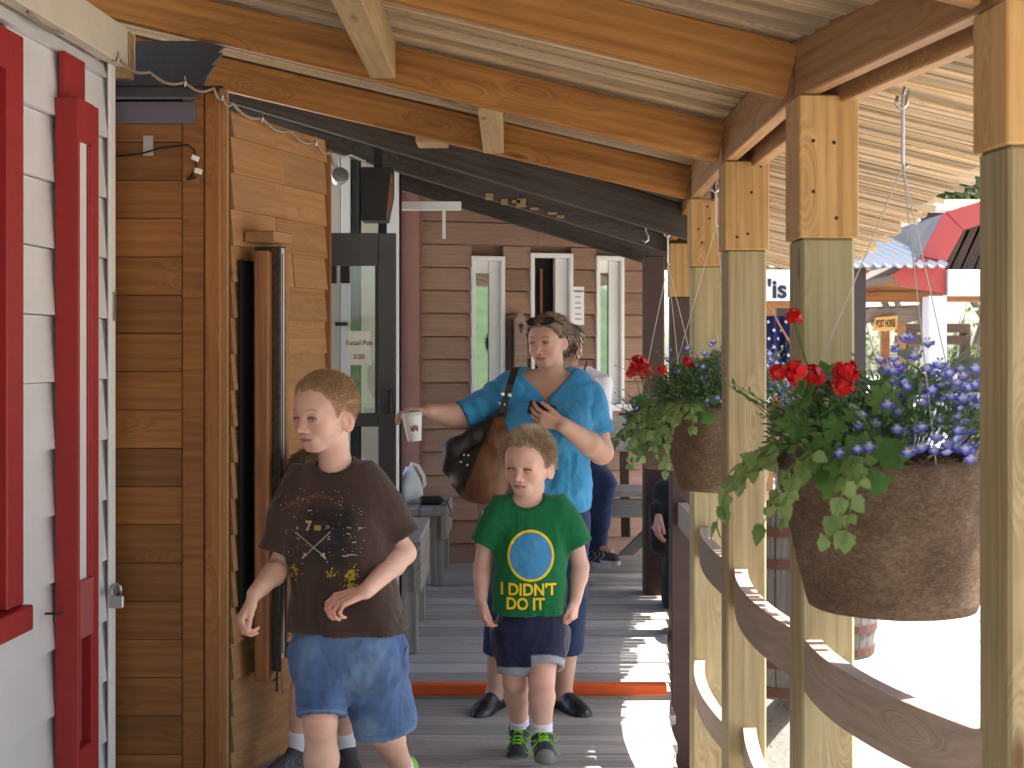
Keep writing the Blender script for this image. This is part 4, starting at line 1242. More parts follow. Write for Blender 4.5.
for i, (px, Y, w, h) in enumerate(((860, 17.5, 1.6, 1.7), (915, 18.2, 1.8, 2.4), (958, 17.2, 1.5, 2.2), (800, 18.5, 2.0, 2.2))):
    scrub(px, 350, Y, w, h, 60 + i, ['bush between the yellow sign and the shed post', 'bush right of the slab roofed kiosk', 'bush between the two white barn posts', 'bush left of the middle shed post'][i])

# ---- flag on a slanting stick
def flag():
    Y = 8.6
    e = empty('flag', P(772, 318, Y), label='small stars and stripes flag hanging from a stick between two pine posts', cat='flag')
    m = MB(); m.tube([P(764, 300, Y), P(772, 312, Y), P(800, 360, Y)], .007, 6)
    nx, nz = 40, 60
    W, L = 60 * Y / F, 150 * Y / F
    o = P(757, 316, Y + .02)
    rnd = random.Random(1); vs, cs, fs = [], [], []
    def at(u, v):
        x = o.x + u * W * (.8 + .25 * v); z = o.z - v * L
        y = o.y + .022 * math.sin(u * 15 + v * 3) + .01 * math.sin(u * 31)
        return (x, y, z)
    for j in range(nz):
        for i in range(nx):
            u, v = (i + .5) / nx, (j + .5) / nz
            if v < .42:
                c = (.012, .018, .10)
            else:
                c = (.42, .02, .035) if int(u * 7) % 2 == 0 else (.75, .75, .78)
            b = len(vs)
            vs += [at(i / nx, j / nz), at((i + 1) / nx, j / nz), at((i + 1) / nx, (j + 1) / nz), at(i / nx, (j + 1) / nz)]
            cs += [c] * 4; fs.append((b, b + 1, b + 2, b + 3))
    q = MB(); q.v, q.c, q.f = vs, cs, fs
    q.build('cloth', M['flagstuff'], e, I4, usecol=True)
    s = MB()
    for r in range(7):
        for k in range(5):
            u = (k + .5 + (.25 if r % 2 else -.25)) / 5.4; v = (r + .7) / 7.5 * .42
            c = Vector(at(u, v)); c.y -= .004
            pl = [(c.x + (.013 if q_ % 2 == 0 else .0055) * math.cos(math.pi / 2 + q_ * math.pi / 5), c.z + (.013 if q_ % 2 == 0 else .0055) * math.sin(math.pi / 2 + q_ * math.pi / 5)) for q_ in range(10)]
            s.prism(pl, c.y - .001, c.y)
    s.build('star_field', M['paper'], e, I4)
    m.build('stick', M['tan'], e, I4)
flag()
# ================================================================ flower baskets
M['geranium'] = leafmat('geranium leaf', (.045, .125, .022), (.12, .25, .06))
M['vine'] = leafmat('variegated vine leaf', (.10, .18, .045), (.24, .32, .12))
M['silver'] = leafmat('silver green leaf', (.12, .17, .12), (.26, .31, .25))
M['fine'] = leafmat('fine lobelia foliage', (.06, .115, .04), (.15, .22, .095))
M['petalred'] = vcol('red geranium petals', .5, .15, transl=.25)
M['petalblue'] = vcol('blue lobelia petals', .55, .1, transl=.3)

def leaf_geranium(m, c, n, up, R, rnd):
    """round scalloped leaf, a shallow funnel"""
    n = n.normalized(); a = n.cross(up).normalized() if abs(n.dot(up)) < .98 else n.orthogonal().normalized(); b = n.cross(a)
    k = 28; rot = rnd.uniform(0, 6.28)
    vs = [c - n * R * .18]
    ring = []
    for i in range(k):
        t = 2 * math.pi * i / k
        gap = .55 + .45 * min(1, abs(((t + math.pi) % (2 * math.pi)) - math.pi) / .5)
        r = R * (1 + .13 * math.cos(t * 7) + .04 * math.cos(t * 21)) * gap
        an = t + rot
        ring.append(c + (a * math.cos(an) + b * math.sin(an)) * r + n * R * (.06 * math.cos(t * 7) + .05 * math.sin(3 * t)))
    mid = [vs[0].lerp(p, .55) + n * R * .03 for p in ring]
    base = [vs[0]] + mid + ring
    fs = []
    for i in range(k):
        j = (i + 1) % k
        fs.append((0, 1 + i, 1 + j)); fs.append((1 + i, 1 + k + i, 1 + k + j, 1 + j))
    m.add(base, fs)

def leaf_ivy(m, c, d, n, L, rnd):
    """pointed toothed leaf lying along d with normal n"""
    d = d.normalized(); s = d.cross(n).normalized(); n = s.cross(d)
    out = [(0, 0), (.16, .26), (.22, .40), (.40, .36), (.48, .42), (.66, .25), (.72, .27), (1.0, 0)]
    vs = [c]; L_ = []; R_ = []; C_ = []
    for (t, w) in out[1:]:
        C_.append(c + d * L * t - n * L * (.22 * t * t) )
        L_.append(c + d * L * t + s * L * w + n * L * (.07 - .2 * t * t))
        R_.append(c + d * L * t - s * L * w + n * L * (.07 - .2 * t * t))
    k = len(C_); vs += C_ + L_ + R_
    fs = [(0, 1, 1 + k), (0, 1 + 2 * k, 1)]
    for i in range(k - 1):
        fs.append((1 + i, 2 + i, 2 + k + i, 1 + k + i)); fs.append((1 + i, 1 + 2 * k + i, 2 + 2 * k + i, 2 + i))
    m.add(vs, fs)

def lobelia_mesh(seed):
    rnd = random.Random(seed); m = MB()
    for (ang, L, w) in ((-1.57, 1.0, .42), (-2.45, .95, .40), (-.69, .95, .40), (.9, .55, .16), (2.24, .55, .16)):
        d = Vector((math.cos(ang), 0, math.sin(ang))); s = Vector((-d.z, 0, d.x))
        L *= .0125; w *= .0125
        blue = (.085 * rnd.uniform(.7, 1.3), .09 * rnd.uniform(.7, 1.3), .60)
        pts = [(Vector((0, 0, 0)), (.85, .85, .92)), (d * L * .3 + s * w * .5, (.55, .56, .88)), (d * L * .3 - s * w * .5, (.55, .56, .88)), (d * L * .75 + s * w + Vector((0, -.002, 0)), blue), (d * L * .75 - s * w + Vector((0, -.002, 0)), blue), (d * L + Vector((0, .001, 0)), blue)]
        b = len(m.v)
        m.v += [tuple(p) for p, _ in pts]; m.c += [c for _, c in pts]
        m.f += [(b, b + 1, b + 2), (b + 1, b + 3, b + 4, b + 2), (b + 3, b + 5, b + 4)]
    return m
LOB = []
def basket(cx, cy, zrim, R, rb, h, label, seed, hook, nred, ivy_dir, flow, hookbeam=True, dense=1.0):
    rnd = random.Random(seed)
    e = empty('hanging_basket', (cx, cy, zrim - h), label=label, cat='flower basket', group='coir flower baskets hung under the eave')
    T = Matrix.Translation((cx, cy, zrim))
    # coir liner with lumpy surface
    n = 56; prof = []
    for k in range(15):
        t = k / 14; prof.append((R + (rb - R) * (t ** 1.25), -h * t))
    prof += [(rb * .93, -h * 1.012), (rb * .5, -h * 1.02)]
    vs, fs = [], []
    ph = [rnd.uniform(0, 6) for _ in range(6)]
    for i, (r, z) in enumerate(prof):
        for k in range(n):
            a = 2 * math.pi * k / n
            q = r * (1 + .010 * math.sin(3 * a + ph[0] + z * 9) + .007 * math.sin(7 * a + ph[1] - z * 30) + .005 * math.sin(13 * a + z * 55) + rnd.uniform(-.0055, .0055))
            vs.append((q * math.cos(a), q * math.sin(a), z + (.006 * math.sin(2 * a + ph[2]) + .004 * math.sin(5 * a) + rnd.uniform(-.003, .003) if i == 0 else 0)))
    m_ = len(prof)
    for i in range(m_ - 1):
        for k in range(n):
            fs.append((i * n + k, (i + 1) * n + k, (i + 1) * n + (k + 1) % n, i * n + (k + 1) % n))
    fs.append(tuple((m_ - 1) * n + k for k in range(n)))
    # inner lip and soil
    b = len(vs)
    for k in range(n):
        a = 2 * math.pi * k / n; vs.append(((R - .018) * math.cos(a), (R - .018) * math.sin(a), -.002))
    for k in range(n):
        a = 2 * math.pi * k / n; vs.append(((R - .022) * math.cos(a), (R - .022) * math.sin(a), -.035))
    for k in range(n):
        j = (k + 1) % n
        fs.append((k, j, b + j, b + k)); fs.append((b + k, b + j, b + n + j, b + n + k))
    fs.append(tuple(b + n + k for k in range(n)))
    q = MB(); q.add(vs, fs); q.build('coir_pot', M['coir'], e, T, smooth=True)
    fb = MB()
    for k in range(900):
        t = rnd.random() ** 1.6 if k % 3 else 0.0; a = rnd.uniform(0, 6.283); r = R + (rb - R) * (t ** 1.25); z = -h * t
        p = Vector((r * math.cos(a), r * math.sin(a), z)); n_ = Vector((math.cos(a), math.sin(a), .1)); tg = Vector((-math.sin(a), math.cos(a), rnd.gauss(0, .5)))
        d = (n_ * rnd.uniform(.15, .5) + tg * rnd.choice((-1, 1)) + Vector((0, 0, rnd.gauss(.25 if t == 0 else -.1, .4)))).normalized(); L = rnd.uniform(.012, .035); s = d.cross(n_).normalized() * .0006
        fb.add([p - s, p + s, p + d * L * .6 + n_ * .003 + s * .7, p + d * L * .6 + n_ * .003 - s * .7], [(0, 1, 2, 3)])
        fb.add([p + d * L * .6 + n_ * .003 - s * .7, p + d * L * .6 + n_ * .003 + s * .7, p + d * L + n_ * .001], [(0, 1, 2)])
    fb.build('coir_fuzz', M['coir'], e, T)
    # cords
    hk = Vector(hook)
    for a in (.6, 2.7, 4.8):
        c = MB(); c.tube([(cx + R * .97 * math.cos(a), cy + R * .97 * math.sin(a), zrim - .005), hk + Vector((0, 0, -.16))], .0016, 5); c.build('cord', M['cordgrey'], e, I4)
    c = MB(); s_ = Vector((0, 0, 1))
    c.tube([hk + Vector((-.012, 0, .0)), hk + Vector((-.016, 0, -.018)), hk + Vector((-.004, 0, -.03)), hk + Vector((.008, 0, -.02)), hk + Vector((.012, 0, .012)), hk + Vector((.004, 0, .02)), hk + Vector((0, 0, .0)), hk + Vector((0, 0, -.15)), hk + Vector((.004, 0, -.165)), hk + Vector((.010, 0, -.155))], .0042, 7)
    c.build('hook', M['steel'], e, I4, smooth=True)
    C0 = Vector((cx, cy, zrim))
    cam = Vector((0, 0, CH))
    def dome(top=.24, spread=1.0):
        while True:
            x, y = rnd.uniform(-1, 1), rnd.uniform(-1, 1)
            rr = math.hypot(x, y)
            if rr < 1.02: break
        z = top * (1 - .6 * rr * rr) * rnd.uniform(.35, 1.0)
        return Vector((x * R * 1.06 * spread, y * R * 1.06 * spread, z)), rr
    # fine foliage
    f = MB(); st = MB()
    for _ in range(int(3400 * dense)):
        p, rr = dome(.20); 
        if rr > .93 and rnd.random() < .5: p.z -= rnd.uniform(0, .05)
        c = C0 + p
        d = Vector((p.x * 2 + rnd.gauss(0, .12), p.y * 2 + rnd.gauss(0, .12), .10 + rnd.gauss(0, .1))).normalized()
        L = rnd.uniform(.012, .03); s = d.cross(Vector((rnd.gauss(0, 1), rnd.gauss(0, 1), rnd.gauss(0, 1)))).normalized() * L * rnd.uniform(.14, .24)
        f.add([c, c + d * L * .5 + s, c + d * L, c + d * L * .5 - s], [(0, 1, 2, 3)])
    for _ in range(int(130 * dense)):     # upright sprigs with tiny leaves
        p, rr = dome(.12, .95)
        base = C0 + Vector((p.x * .8, p.y * .8, .02)); d = Vector((p.x * 1.3, p.y * 1.3, .26 + rnd.uniform(-.05, .1))).normalized()
        L = rnd.uniform(.13, .27) * (.9 if p.x < 0 else 1.05); bend = Vector((rnd.gauss(0, .03), rnd.gauss(0, .03), -.02))
        pts = [base, base + d * L * .5, base + d * L + bend]
        st.tube(pts, [.0016, .0013, .0008], 4, cap=False)
        for k in range(9):
            t = .3 + .7 * k / 8; c = pts[1].lerp(pts[2], (t - .5) * 2) if t > .5 else pts[0].lerp(pts[1], t * 2)
            a = rnd.uniform(0, 6.28); dd = (d + Vector((math.cos(a), math.sin(a), .2))).normalized(); l2 = rnd.uniform(.012, .026); s = dd.cross(d).normalized() * l2 * .17
            f.add([c, c + dd * l2 * .5 + s, c + dd * l2, c + dd * l2 * .5 - s], [(0, 1, 2, 3)])
    f.build('fine_foliage', M['fine'], e, I4); st.build('sprig_stems', M['fine'], e, I4)
    # geranium leaves, left and middle of the basket
    g = MB(); gs = MB()
    gx = -.40
    for k in range(int(30 * dense)):
        a = rnd.uniform(0, 6.28); r = R * math.sqrt(rnd.uniform(0, 1)) * .62
        p = Vector((gx * R + r * math.cos(a) * .95, r * math.sin(a) - R * .25, rnd.uniform(.02, .17)))
        c = C0 + p; nrm = Vector((p.x * 1.2 + rnd.gauss(0, .25), p.y * 1.6 - .25 + rnd.gauss(0, .2), .35 + rnd.gauss(0, .15))).normalized()
        leaf_geranium(g, c, nrm, Vector((0, 0, 1)), rnd.uniform(.024, .040), rnd)
        gs.tube([C0 + Vector((p.x * .5, p.y * .5, -.02)), c - nrm * .01], .0018, 4, cap=False)
    for k in range(int(9 * dense)):     # leaves drooping over the rim towards the walkway
        a = rnd.uniform(3.3, 4.45); p = Vector((math.cos(a) * R * 1.04, math.sin(a) * R * 1.04, rnd.uniform(-.05, .03)))
        leaf_geranium(g, C0 + p, Vector((p.x, p.y, .12)).normalized(), Vector((0, 0, 1)), rnd.uniform(.03, .045), rnd)
    g.build('geranium_leaves', M['geranium'], e, I4, smooth=True); gs.build('leaf_stalks', M['geranium'], e, I4)
    # silver leaves
    sv = MB()
    for k in range(int(16 * dense)):
        a = rnd.uniform(0, 6.28); p = Vector((.1 * R + math.cos(a) * R * .5, math.sin(a) * R * .4 - .02, rnd.uniform(.12, .21)))
        leaf_ivy(sv, C0 + p, Vector((math.cos(a), math.sin(a) - .4, .5)), Vector((0, -.5, 1)), rnd.uniform(.05, .085), rnd)
    sv.build('silver_leaves', M['silver'], e, I4, smooth=True)
    # trailing vine
    iv = MB(); vs_ = MB()
    for k in range(12):
        a = ivy_dir + rnd.uniform(-.85, .85)
        st0 = C0 + Vector((math.cos(a) * R * .8, math.sin(a) * R * .8, .03))
        d = Vector((math.cos(a), math.sin(a), .25)).normalized(); pts = [st0]
        nl = rnd.randint(4, 7)
        for i in range(nl):
            d = (d + Vector((rnd.gauss(0, .14), rnd.gauss(0, .14), -.30))).normalized()
            pts.append(pts[-1] + d * rnd.uniform(.028, .05))
        vs_.tube(pts, .0017, 5, cap=False)
        for i, p in enumerate(pts[1:]):
            for s_ in (-1, 1):
                dd = (d * rnd.uniform(.3, 1) + Vector((-d.y, d.x, 0)) * s_ * rnd.uniform(.7, 1.4) + Vector((rnd.gauss(0, .25), rnd.gauss(0, .25), -.2 + rnd.gauss(0, .3)))).normalized()
                leaf_ivy(iv, p, dd, Vector((math.cos(a) * .8 + rnd.gauss(0, .35), math.sin(a) * .8 - .5 + rnd.gauss(0, .35), .9)), rnd.uniform(.026, .05), rnd)
    iv.build('trailing_leaves', M['vine'], e, I4, smooth=True); vs_.build('trailing_stems', M['vine'], e, I4)
    # red geranium heads
    for (ox, oy, oz, rad) in nred:
        c = C0 + Vector((ox, oy, oz)); b = MB()
        for _ in range(34):
            dv = Vector((rnd.gauss(0, 1), rnd.gauss(0, 1), rnd.gauss(.2, .8))).normalized()
            pc = c + dv * rad * rnd.uniform(.55, 1.0); s1 = dv.orthogonal().normalized(); s1.rotate(Quaternion(dv, rnd.uniform(0, 6.28))); s2 = dv.cross(s1); r_ = rad * rnd.uniform(.36, .55)
            red = (.62 * rnd.uniform(.75, 1.1), .012, .012)
            ring = [pc + (s1 * math.cos(t) + s2 * math.sin(t)) * r_ * (1 if i % 2 == 0 else .82) + dv * r_ * .25 * rnd.uniform(0, 1) for i, t in enumerate(np.linspace(0, 6.28, 9)[:-1])]
            b.add([pc] + ring, [(0, 1 + i, 1 + (i + 1) % 8) for i in range(8)], red)
        b.build('red_bloom', M['petalred'], e, I4, usecol=True)
        s = MB(); s.tube([C0 + Vector((ox * .6, oy * .6, 0)), c - Vector((0, 0, rad * .4))], .0025, 5, cap=False); s.build('bloom_stalk', M['geranium'], e, I4)
    # lobelia flowers: individual flowers sharing a few meshes
    if not LOB:
        for s in range(4):
            q = lobelia_mesh(s); o = q.build('lobelia_flower', M['petalblue'], usecol=True); LOB.append(o.data); bpy.data.objects.remove(o)
    for k in range(flow_n(flow)):
        fx = rnd.uniform(-.95, 1.0) if rnd.random() < .28 else rnd.uniform(-.22, 1.02)
        u_ = rnd.uniform(.35, 1.12)
        p = Vector((fx * R, -R * math.sqrt(max(.03, 1 - fx * fx)) * u_, 0))
        p.z = .005 + (.285 - .19 * max(0, u_ - .35)) * rnd.uniform(.12, 1) * (1 - .25 * fx * fx)
        if u_ > 1: p.z *= .55
        nrm = Vector((p.x * 1.3 - .12, p.y * 1.5 - .22, .10 + rnd.gauss(0, .12))).normalized()
        nrm = (nrm + Vector((rnd.gauss(0, .3), rnd.gauss(0, .2), rnd.gauss(0, .25)))).normalized()
        o = bpy.data.objects.new('lobelia_flower', rnd.choice(LOB)); COL.objects.link(o); o.parent = e
        qy = Vector((0, -1, 0)).rotation_difference(nrm)
        sc = rnd.uniform(1.15, 1.6)
        o.matrix_basis = Matrix.Translation(-e.location) @ Matrix.LocRotScale(C0 + p, qy, (sc, sc, sc))
    return e
def flow_n(f): return f
M['cordgrey'] = plain('grey cord', (.45, .43, .4), .6)
Y1 = 3.22
basket(X_(893, Y1), Y1, Z_(453, Y1), .262, .185, .345, 'nearest and largest coir basket with red geraniums and blue lobelia', 3, (X_(903, Y1), Y1, Z_(96, Y1)),
       [(-.245, -.14, .185, .026), (-.285, -.13, .182, .02), (-.205, -.10, .172, .028), (-.145, -.16, .185, .026), (-.16, -.20, .155, .023), (-.20, .12, .31, .02)], 3.5, 175)
Y2 = 5.62
basket(X_(722, Y2), Y2, Z_(405, Y2), .245, .165, .33, 'middle coir basket with pale trailing leaves, right behind the third pine post', 8, (X_(716, Y2), Y2, 2.17),
       [(-.15, -.12, .17, .022), (.02, -.2, .2, .02)], 3.6, 120)
Y3 = 6.95
basket(X_(676, Y3), Y3, Z_(432, Y3), .225, .155, .175, 'farthest coir basket with a red flower, in front of the chipped brown post', 12, (X_(668, Y3), Y3, 2.1),
       [(-.19, -.10, .33, .045), (-.16, -.12, .30, .04), (-.21, -.1, .29, .04), (-.08, -.14, .305, .025)], 3.7, 100, dense=1.1)
# ================================================================ implicit modelling for people, clothes, shoes, bags
def vn(p):  return np.asarray(p, dtype=np.float32)

class Vox:
    def __init__(s, lo, hi, h):
        s.lo = np.asarray(lo, float); s.h = h
        s.n = np.ceil((np.asarray(hi, float) - s.lo) / h).astype(int) + 1
        s.D = np.full(s.n, .5, dtype=np.float32)
        s.ax = [(s.lo[i] + h * np.arange(s.n[i])).astype(np.float32) for i in range(3)]
    def blk(s, lo, hi, mg):
        sl = []
        for i in range(3):
            a = int(np.floor((lo[i] - mg - s.lo[i]) / s.h)); b = int(np.ceil((hi[i] + mg - s.lo[i]) / s.h)) + 1
            a = max(a, 0); b = min(b, s.n[i])
            if b <= a: return None
            sl.append(slice(a, b))
        x = s.ax[0][sl[0]][:, None, None]; y = s.ax[1][sl[1]][None, :, None]; z = s.ax[2][sl[2]][None, None, :]
        return tuple(sl), x, y, z
    def comb(s, fn, lo, hi, k=.01, op='add', mg=None):
        mg = (.03 + k) if mg is None else mg
        r = s.blk(lo, hi, mg)
        if r is None: return
        sl, x, y, z = r
        d = fn(x, y, z)
        a = s.D[sl]
        if op == 'add':
            hh = np.maximum(k - np.abs(a - d), 0) / k if k > 0 else 0
            s.D[sl] = np.minimum(a, d) - hh * hh * k * .25
        elif op == 'cut':
            d = -d
            hh = np.maximum(k - np.abs(a - d), 0) / k if k > 0 else 0
            s.D[sl] = np.maximum(a, d) + hh * hh * k * .25
        elif op == 'and':
            s.D[sl] = np.maximum(a, d)
    # round cone
    def cone(s, a, b, ra, rb, k=.01, op='add'):
        a, b = vn(a), vn(b); ab = b - a; L2 = float(ab @ ab) + 1e-12
        def fn(x, y, z):
            px, py, pz = x - a[0], y - a[1], z - a[2]
            t = np.clip((px * ab[0] + py * ab[1] + pz * ab[2]) / L2, 0, 1)
            return np.sqrt((px - t * ab[0]) ** 2 + (py - t * ab[1]) ** 2 + (pz - t * ab[2]) ** 2) - (ra + (rb - ra) * t)
        r = max(ra, rb)
        s.comb(fn, np.minimum(a, b) - r, np.maximum(a, b) + r, k, op)
    def chain(s, pts, rs, k=.01, op='add'):
        for i in range(len(pts) - 1): s.cone(pts[i], pts[i + 1], rs[i], rs[i + 1], k, op)
    # flat-ended cone
    def capcone(s, a, b, ra, rb, k=.01, op='add', ell=None, soft=.004):
        a, b = vn(a), vn(b); ab = b - a; L = float(np.sqrt(ab @ ab))
        def fn(x, y, z):
            px, py, pz = x - a[0], y - a[1], z - a[2]
            t = (px * ab[0] + py * ab[1] + pz * ab[2]) / (L * L)
            tc = np.clip(t, -.1, 1.1)
            rad = np.sqrt(np.maximum((px - t * ab[0]) ** 2 + (py - t * ab[1]) ** 2 + (pz - t * ab[2]) ** 2, 0)) - (ra + (rb - ra) * tc)
            return np.maximum(np.maximum(rad, (t - 1) * L), -t * L)
        r = max(ra, rb) * 1.1
        s.comb(fn, np.minimum(a, b) - r, np.maximum(a, b) + r, k, op)
    def ell(s, c, r, R=None, k=.01, op='add'):
        c = vn(c); r = vn(r); R_ = np.eye(3) if R is None else np.asarray(R, float)
        def fn(x, y, z):
            px, py, pz = x - c[0], y - c[1], z - c[2]
            q = [px * R_[0, i] + py * R_[1, i] + pz * R_[2, i] for i in range(3)]
            k0 = np.sqrt((q[0] / r[0]) ** 2 + (q[1] / r[1]) ** 2 + (q[2] / r[2]) ** 2)
            k1 = np.sqrt((q[0] / r[0] ** 2) ** 2 + (q[1] / r[1] ** 2) ** 2 + (q[2] / r[2] ** 2) ** 2) + 1e-9
            return k0 * (k0 - 1) / k1
        e = np.abs(R_) @ np.asarray(r, float)
        s.comb(fn, c - e, c + e, k, op)
    def box(s, c, half, R=None, rnd=.005, k=.01, op='add'):
        c = vn(c); hf = vn(half); R_ = np.eye(3) if R is None else np.asarray(R, float)
        def fn(x, y, z):
            px, py, pz = x - c[0], y - c[1], z - c[2]
            q = [np.abs(px * R_[0, i] + py * R_[1, i] + pz * R_[2, i]) - (hf[i] - rnd) for i in range(3)]
            return np.sqrt(sum(np.maximum(t, 0) ** 2 for t in q)) + np.minimum(np.maximum(np.maximum(q[0], q[1]), q[2]), 0) - rnd
        e = np.abs(R_) @ np.asarray(half, float)
        s.comb(fn, c - e, c + e, k, op)
    # vertical loft: rows (z, cx, cy, rx, ry); p superellipse exponent
    def loft(s, rows, k=.01, op='add', p=2.3, ends=(0, 0), rot=0.0, org=(0, 0)):
        rows = sorted(rows); R = np.array(rows, float)
        zs = R[:, 0]
        def smooth(z, col):
            # cubic (Catmull-Rom) interpolation for fair sections
            i = np.clip(np.searchsorted(zs, z) - 1, 0, len(zs) - 2)
            t = np.clip((z - zs[i]) / (zs[i + 1] - zs[i]), 0, 1)
            v = R[:, col]
            m = np.gradient(v, zs)
            h = zs[i + 1] - zs[i]
            return ((2 * t ** 3 - 3 * t ** 2 + 1) * v[i] + (t ** 3 - 2 * t ** 2 + t) * h * m[i] + (-2 * t ** 3 + 3 * t ** 2) * v[i + 1] + (t ** 3 - t ** 2) * h * m[i + 1])
        cr, sr = math.cos(rot), math.sin(rot)
        def fn(x, y, z):
            zz = z.ravel()
            cx, cy, rx, ry = [smooth(zz, j).astype(np.float32)[None, None, :] for j in (1, 2, 3, 4)]
            dx0, dy0 = x - org[0] - cx, y - org[1] - cy
            if rot: dx, dy = dx0 * cr + dy0 * sr, -dx0 * sr + dy0 * cr
            else: dx, dy = dx0 + 0 * dy0, dy0 + 0 * dx0
            g = ((np.abs(dx) / rx) ** p + (np.abs(dy) / ry) ** p) ** (1 / p)
            d = (g - 1) * np.minimum(rx, ry)
            d = np.where(g > 1, (g - 1) * np.sqrt(dx * dx + dy * dy) / np.maximum(g, 1e-3), d)
            e0 = zs[0] - z; e1 = z - zs[-1]
            d = np.maximum(d, np.maximum(e0, e1))
            return d
        mx = max(R[:, 3].max(), R[:, 4].max())
        lo = [org[0] + R[:, 1].min() - mx, org[1] + R[:, 2].min() - mx, zs[0]]; hi = [org[0] + R[:, 1].max() + mx, org[1] + R[:, 2].max() + mx, zs[-1]]
        s.comb(fn, lo, hi, k, op)
    def plane(s, p, n, lo=None, hi=None):
        """keep the side where (x-p).n < 0 (inside the given block)"""
        p, n = vn(p), vn(n); n = n / np.linalg.norm(n)
        lo = s.lo if lo is None else lo; hi = (s.lo + s.h * s.n) if hi is None else hi
        s.comb(lambda x, y, z: (x - p[0]) * n[0] + (y - p[1]) * n[1] + (z - p[2]) * n[2], lo, hi, 0, 'and', mg=0)
    def mesh(s, smooth=1):
        D = s.D; S = D < 0
        nx, ny, nz = D.shape
        cnt = np.zeros((nx - 1, ny - 1, nz - 1), dtype=np.uint8)
        for i in (0, 1):
            for j in (0, 1):
                for k in (0, 1):
                    cnt += S[i:nx - 1 + i, j:ny - 1 + j, k:nz - 1 + k]
        act = (cnt > 0) & (cnt < 8)
        ci, cj, ck = np.nonzero(act)
        N = len(ci)
        idx = np.full(cnt.shape, -1, dtype=np.int32); idx[ci, cj, ck] = np.arange(N)
        acc = np.zeros((N, 3), dtype=np.float32); w = np.zeros(N, dtype=np.float32)
        corners = [(0, 0, 0), (1, 0, 0), (0, 1, 0), (1, 1, 0), (0, 0, 1), (1, 0, 1), (0, 1, 1), (1, 1, 1)]
        vals = [D[ci + a, cj + b, ck + c] for a, b, c in corners]
        for u in range(8):
            for v in range(u + 1, 8):
                a, b = corners[u], corners[v]
                if sum(abs(a[q] - b[q]) for q in range(3)) != 1: continue
                d0, d1 = vals[u], vals[v]
                m = (d0 < 0) != (d1 < 0)
                t = np.where(m, d0 / np.where(m, d0 - d1, 1), 0)
                for q in range(3):
                    acc[:, q] += np.where(m, a[q] + t * (b[q] - a[q]), 0)
                w += m
        V = acc / w[:, None] + np.stack([ci, cj, ck], 1)
        V = (s.lo[None, :] + V * s.h).astype(np.float32)
        faces = []
        for ax in range(3):
            sl0 = [slice(None)] * 3; sl1 = [slice(None)] * 3
            sl0[ax] = slice(0, -1); sl1[ax] = slice(1, None)
            A, B = S[tuple(sl0)], S[tuple(sl1)]
            o1, o2 = [(1, 2), (2, 0), (0, 1)][ax]
            ii = np.nonzero(A != B)
            ii = np.stack(ii, 1)
            sh = np.array(cnt.shape)
            ok = (ii[:, o1] > 0) & (ii[:, o2] > 0) & (ii[:, o1] < sh[o1]) & (ii[:, o2] < sh[o2])
            ii = ii[ok]
            if not len(ii): continue
            flip = A[ii[:, 0], ii[:, 1], ii[:, 2]]
            def g(d1, d2):
                q = ii.copy(); q[:, o1] += d1; q[:, o2] += d2
                return idx[q[:, 0], q[:, 1], q[:, 2]]
            q = np.stack([g(-1, -1), g(0, -1), g(0, 0), g(-1, 0)], 1)
            q[~flip] = q[~flip][:, ::-1]
            faces.append(q)
        Fq = np.concatenate(faces)
        Fq = Fq[(Fq >= 0).all(1)]
        for _ in range(smooth):
            V = lap(V, Fq, .5); V = lap(V, Fq, -.35)
        return V, Fq

def lap(V, Fq, f):
    acc = np.zeros_like(V); w = np.zeros(len(V), dtype=np.float32)
    for a, b in ((0, 1), (1, 2), (2, 3), (3, 0)):
        for u, v in ((a, b), (b, a)):
            for q in range(3): acc[:, q] += np.bincount(Fq[:, u], V[Fq[:, v], q], len(V)).astype(np.float32)
            w += np.bincount(Fq[:, u], minlength=len(V))
    return V + f * (acc / np.maximum(w, 1)[:, None] - V)

def normals(V, Fq):
    a = V[Fq[:, 2]] - V[Fq[:, 0]]; b = V[Fq[:, 3]] - V[Fq[:, 1]]
    n = np.cross(a, b); N = np.zeros_like(V)
    for q in range(3):
        for k in range(4): N[:, q] += np.bincount(Fq[:, k], n[:, q], len(V)).astype(np.float32)
    return N / (np.linalg.norm(N, axis=1, keepdims=True) + 1e-9)

_PERM = np.random.default_rng(77).random((64, 64, 64)).astype(np.float32)
def vnoise(p):
    i = np.floor(p).astype(int); f = p - i; f = f * f * (3 - 2 * f)
    i &= 63; j = (i + 1) & 63
    def g(a, b, c): return _PERM[a, b, c]
    x0, y0, z0 = i.T; x1, y1, z1 = j.T; fx, fy, fz = f.T
    c00 = g(x0, y0, z0) * (1 - fx) + g(x1, y0, z0) * fx; c10 = g(x0, y1, z0) * (1 - fx) + g(x1, y1, z0) * fx
    c01 = g(x0, y0, z1) * (1 - fx) + g(x1, y0, z1) * fx; c11 = g(x0, y1, z1) * (1 - fx) + g(x1, y1, z1) * fx
    return (c00 * (1 - fy) + c10 * fy) * (1 - fz) + (c01 * (1 - fy) + c11 * fy) * fz
def fbm(p, oct=3):
    r = 0; a = .5
    for _ in range(oct):
        r = r + a * (vnoise(p) * 2 - 1); p = p * 2.03 + 11.3; a *= .5
    return r
def folds(V, sc, amp, warp=.6, seed=0.0):
    """cloth folds: ridged, domain-warped noise, sc = per-axis frequency"""
    q = V * np.asarray(sc)[None, :] + seed
    wv = np.stack([fbm(q * .6 + 5.1, 2), fbm(q * .6 + 9.7, 2), fbm(q * .6 + 2.3, 2)], 1) * warp
    n = fbm(q + wv, 3)
    r = 1 - np.abs(n) * 3.2
    return amp * (np.clip(r, -1, 1) * .5 + n * .6)

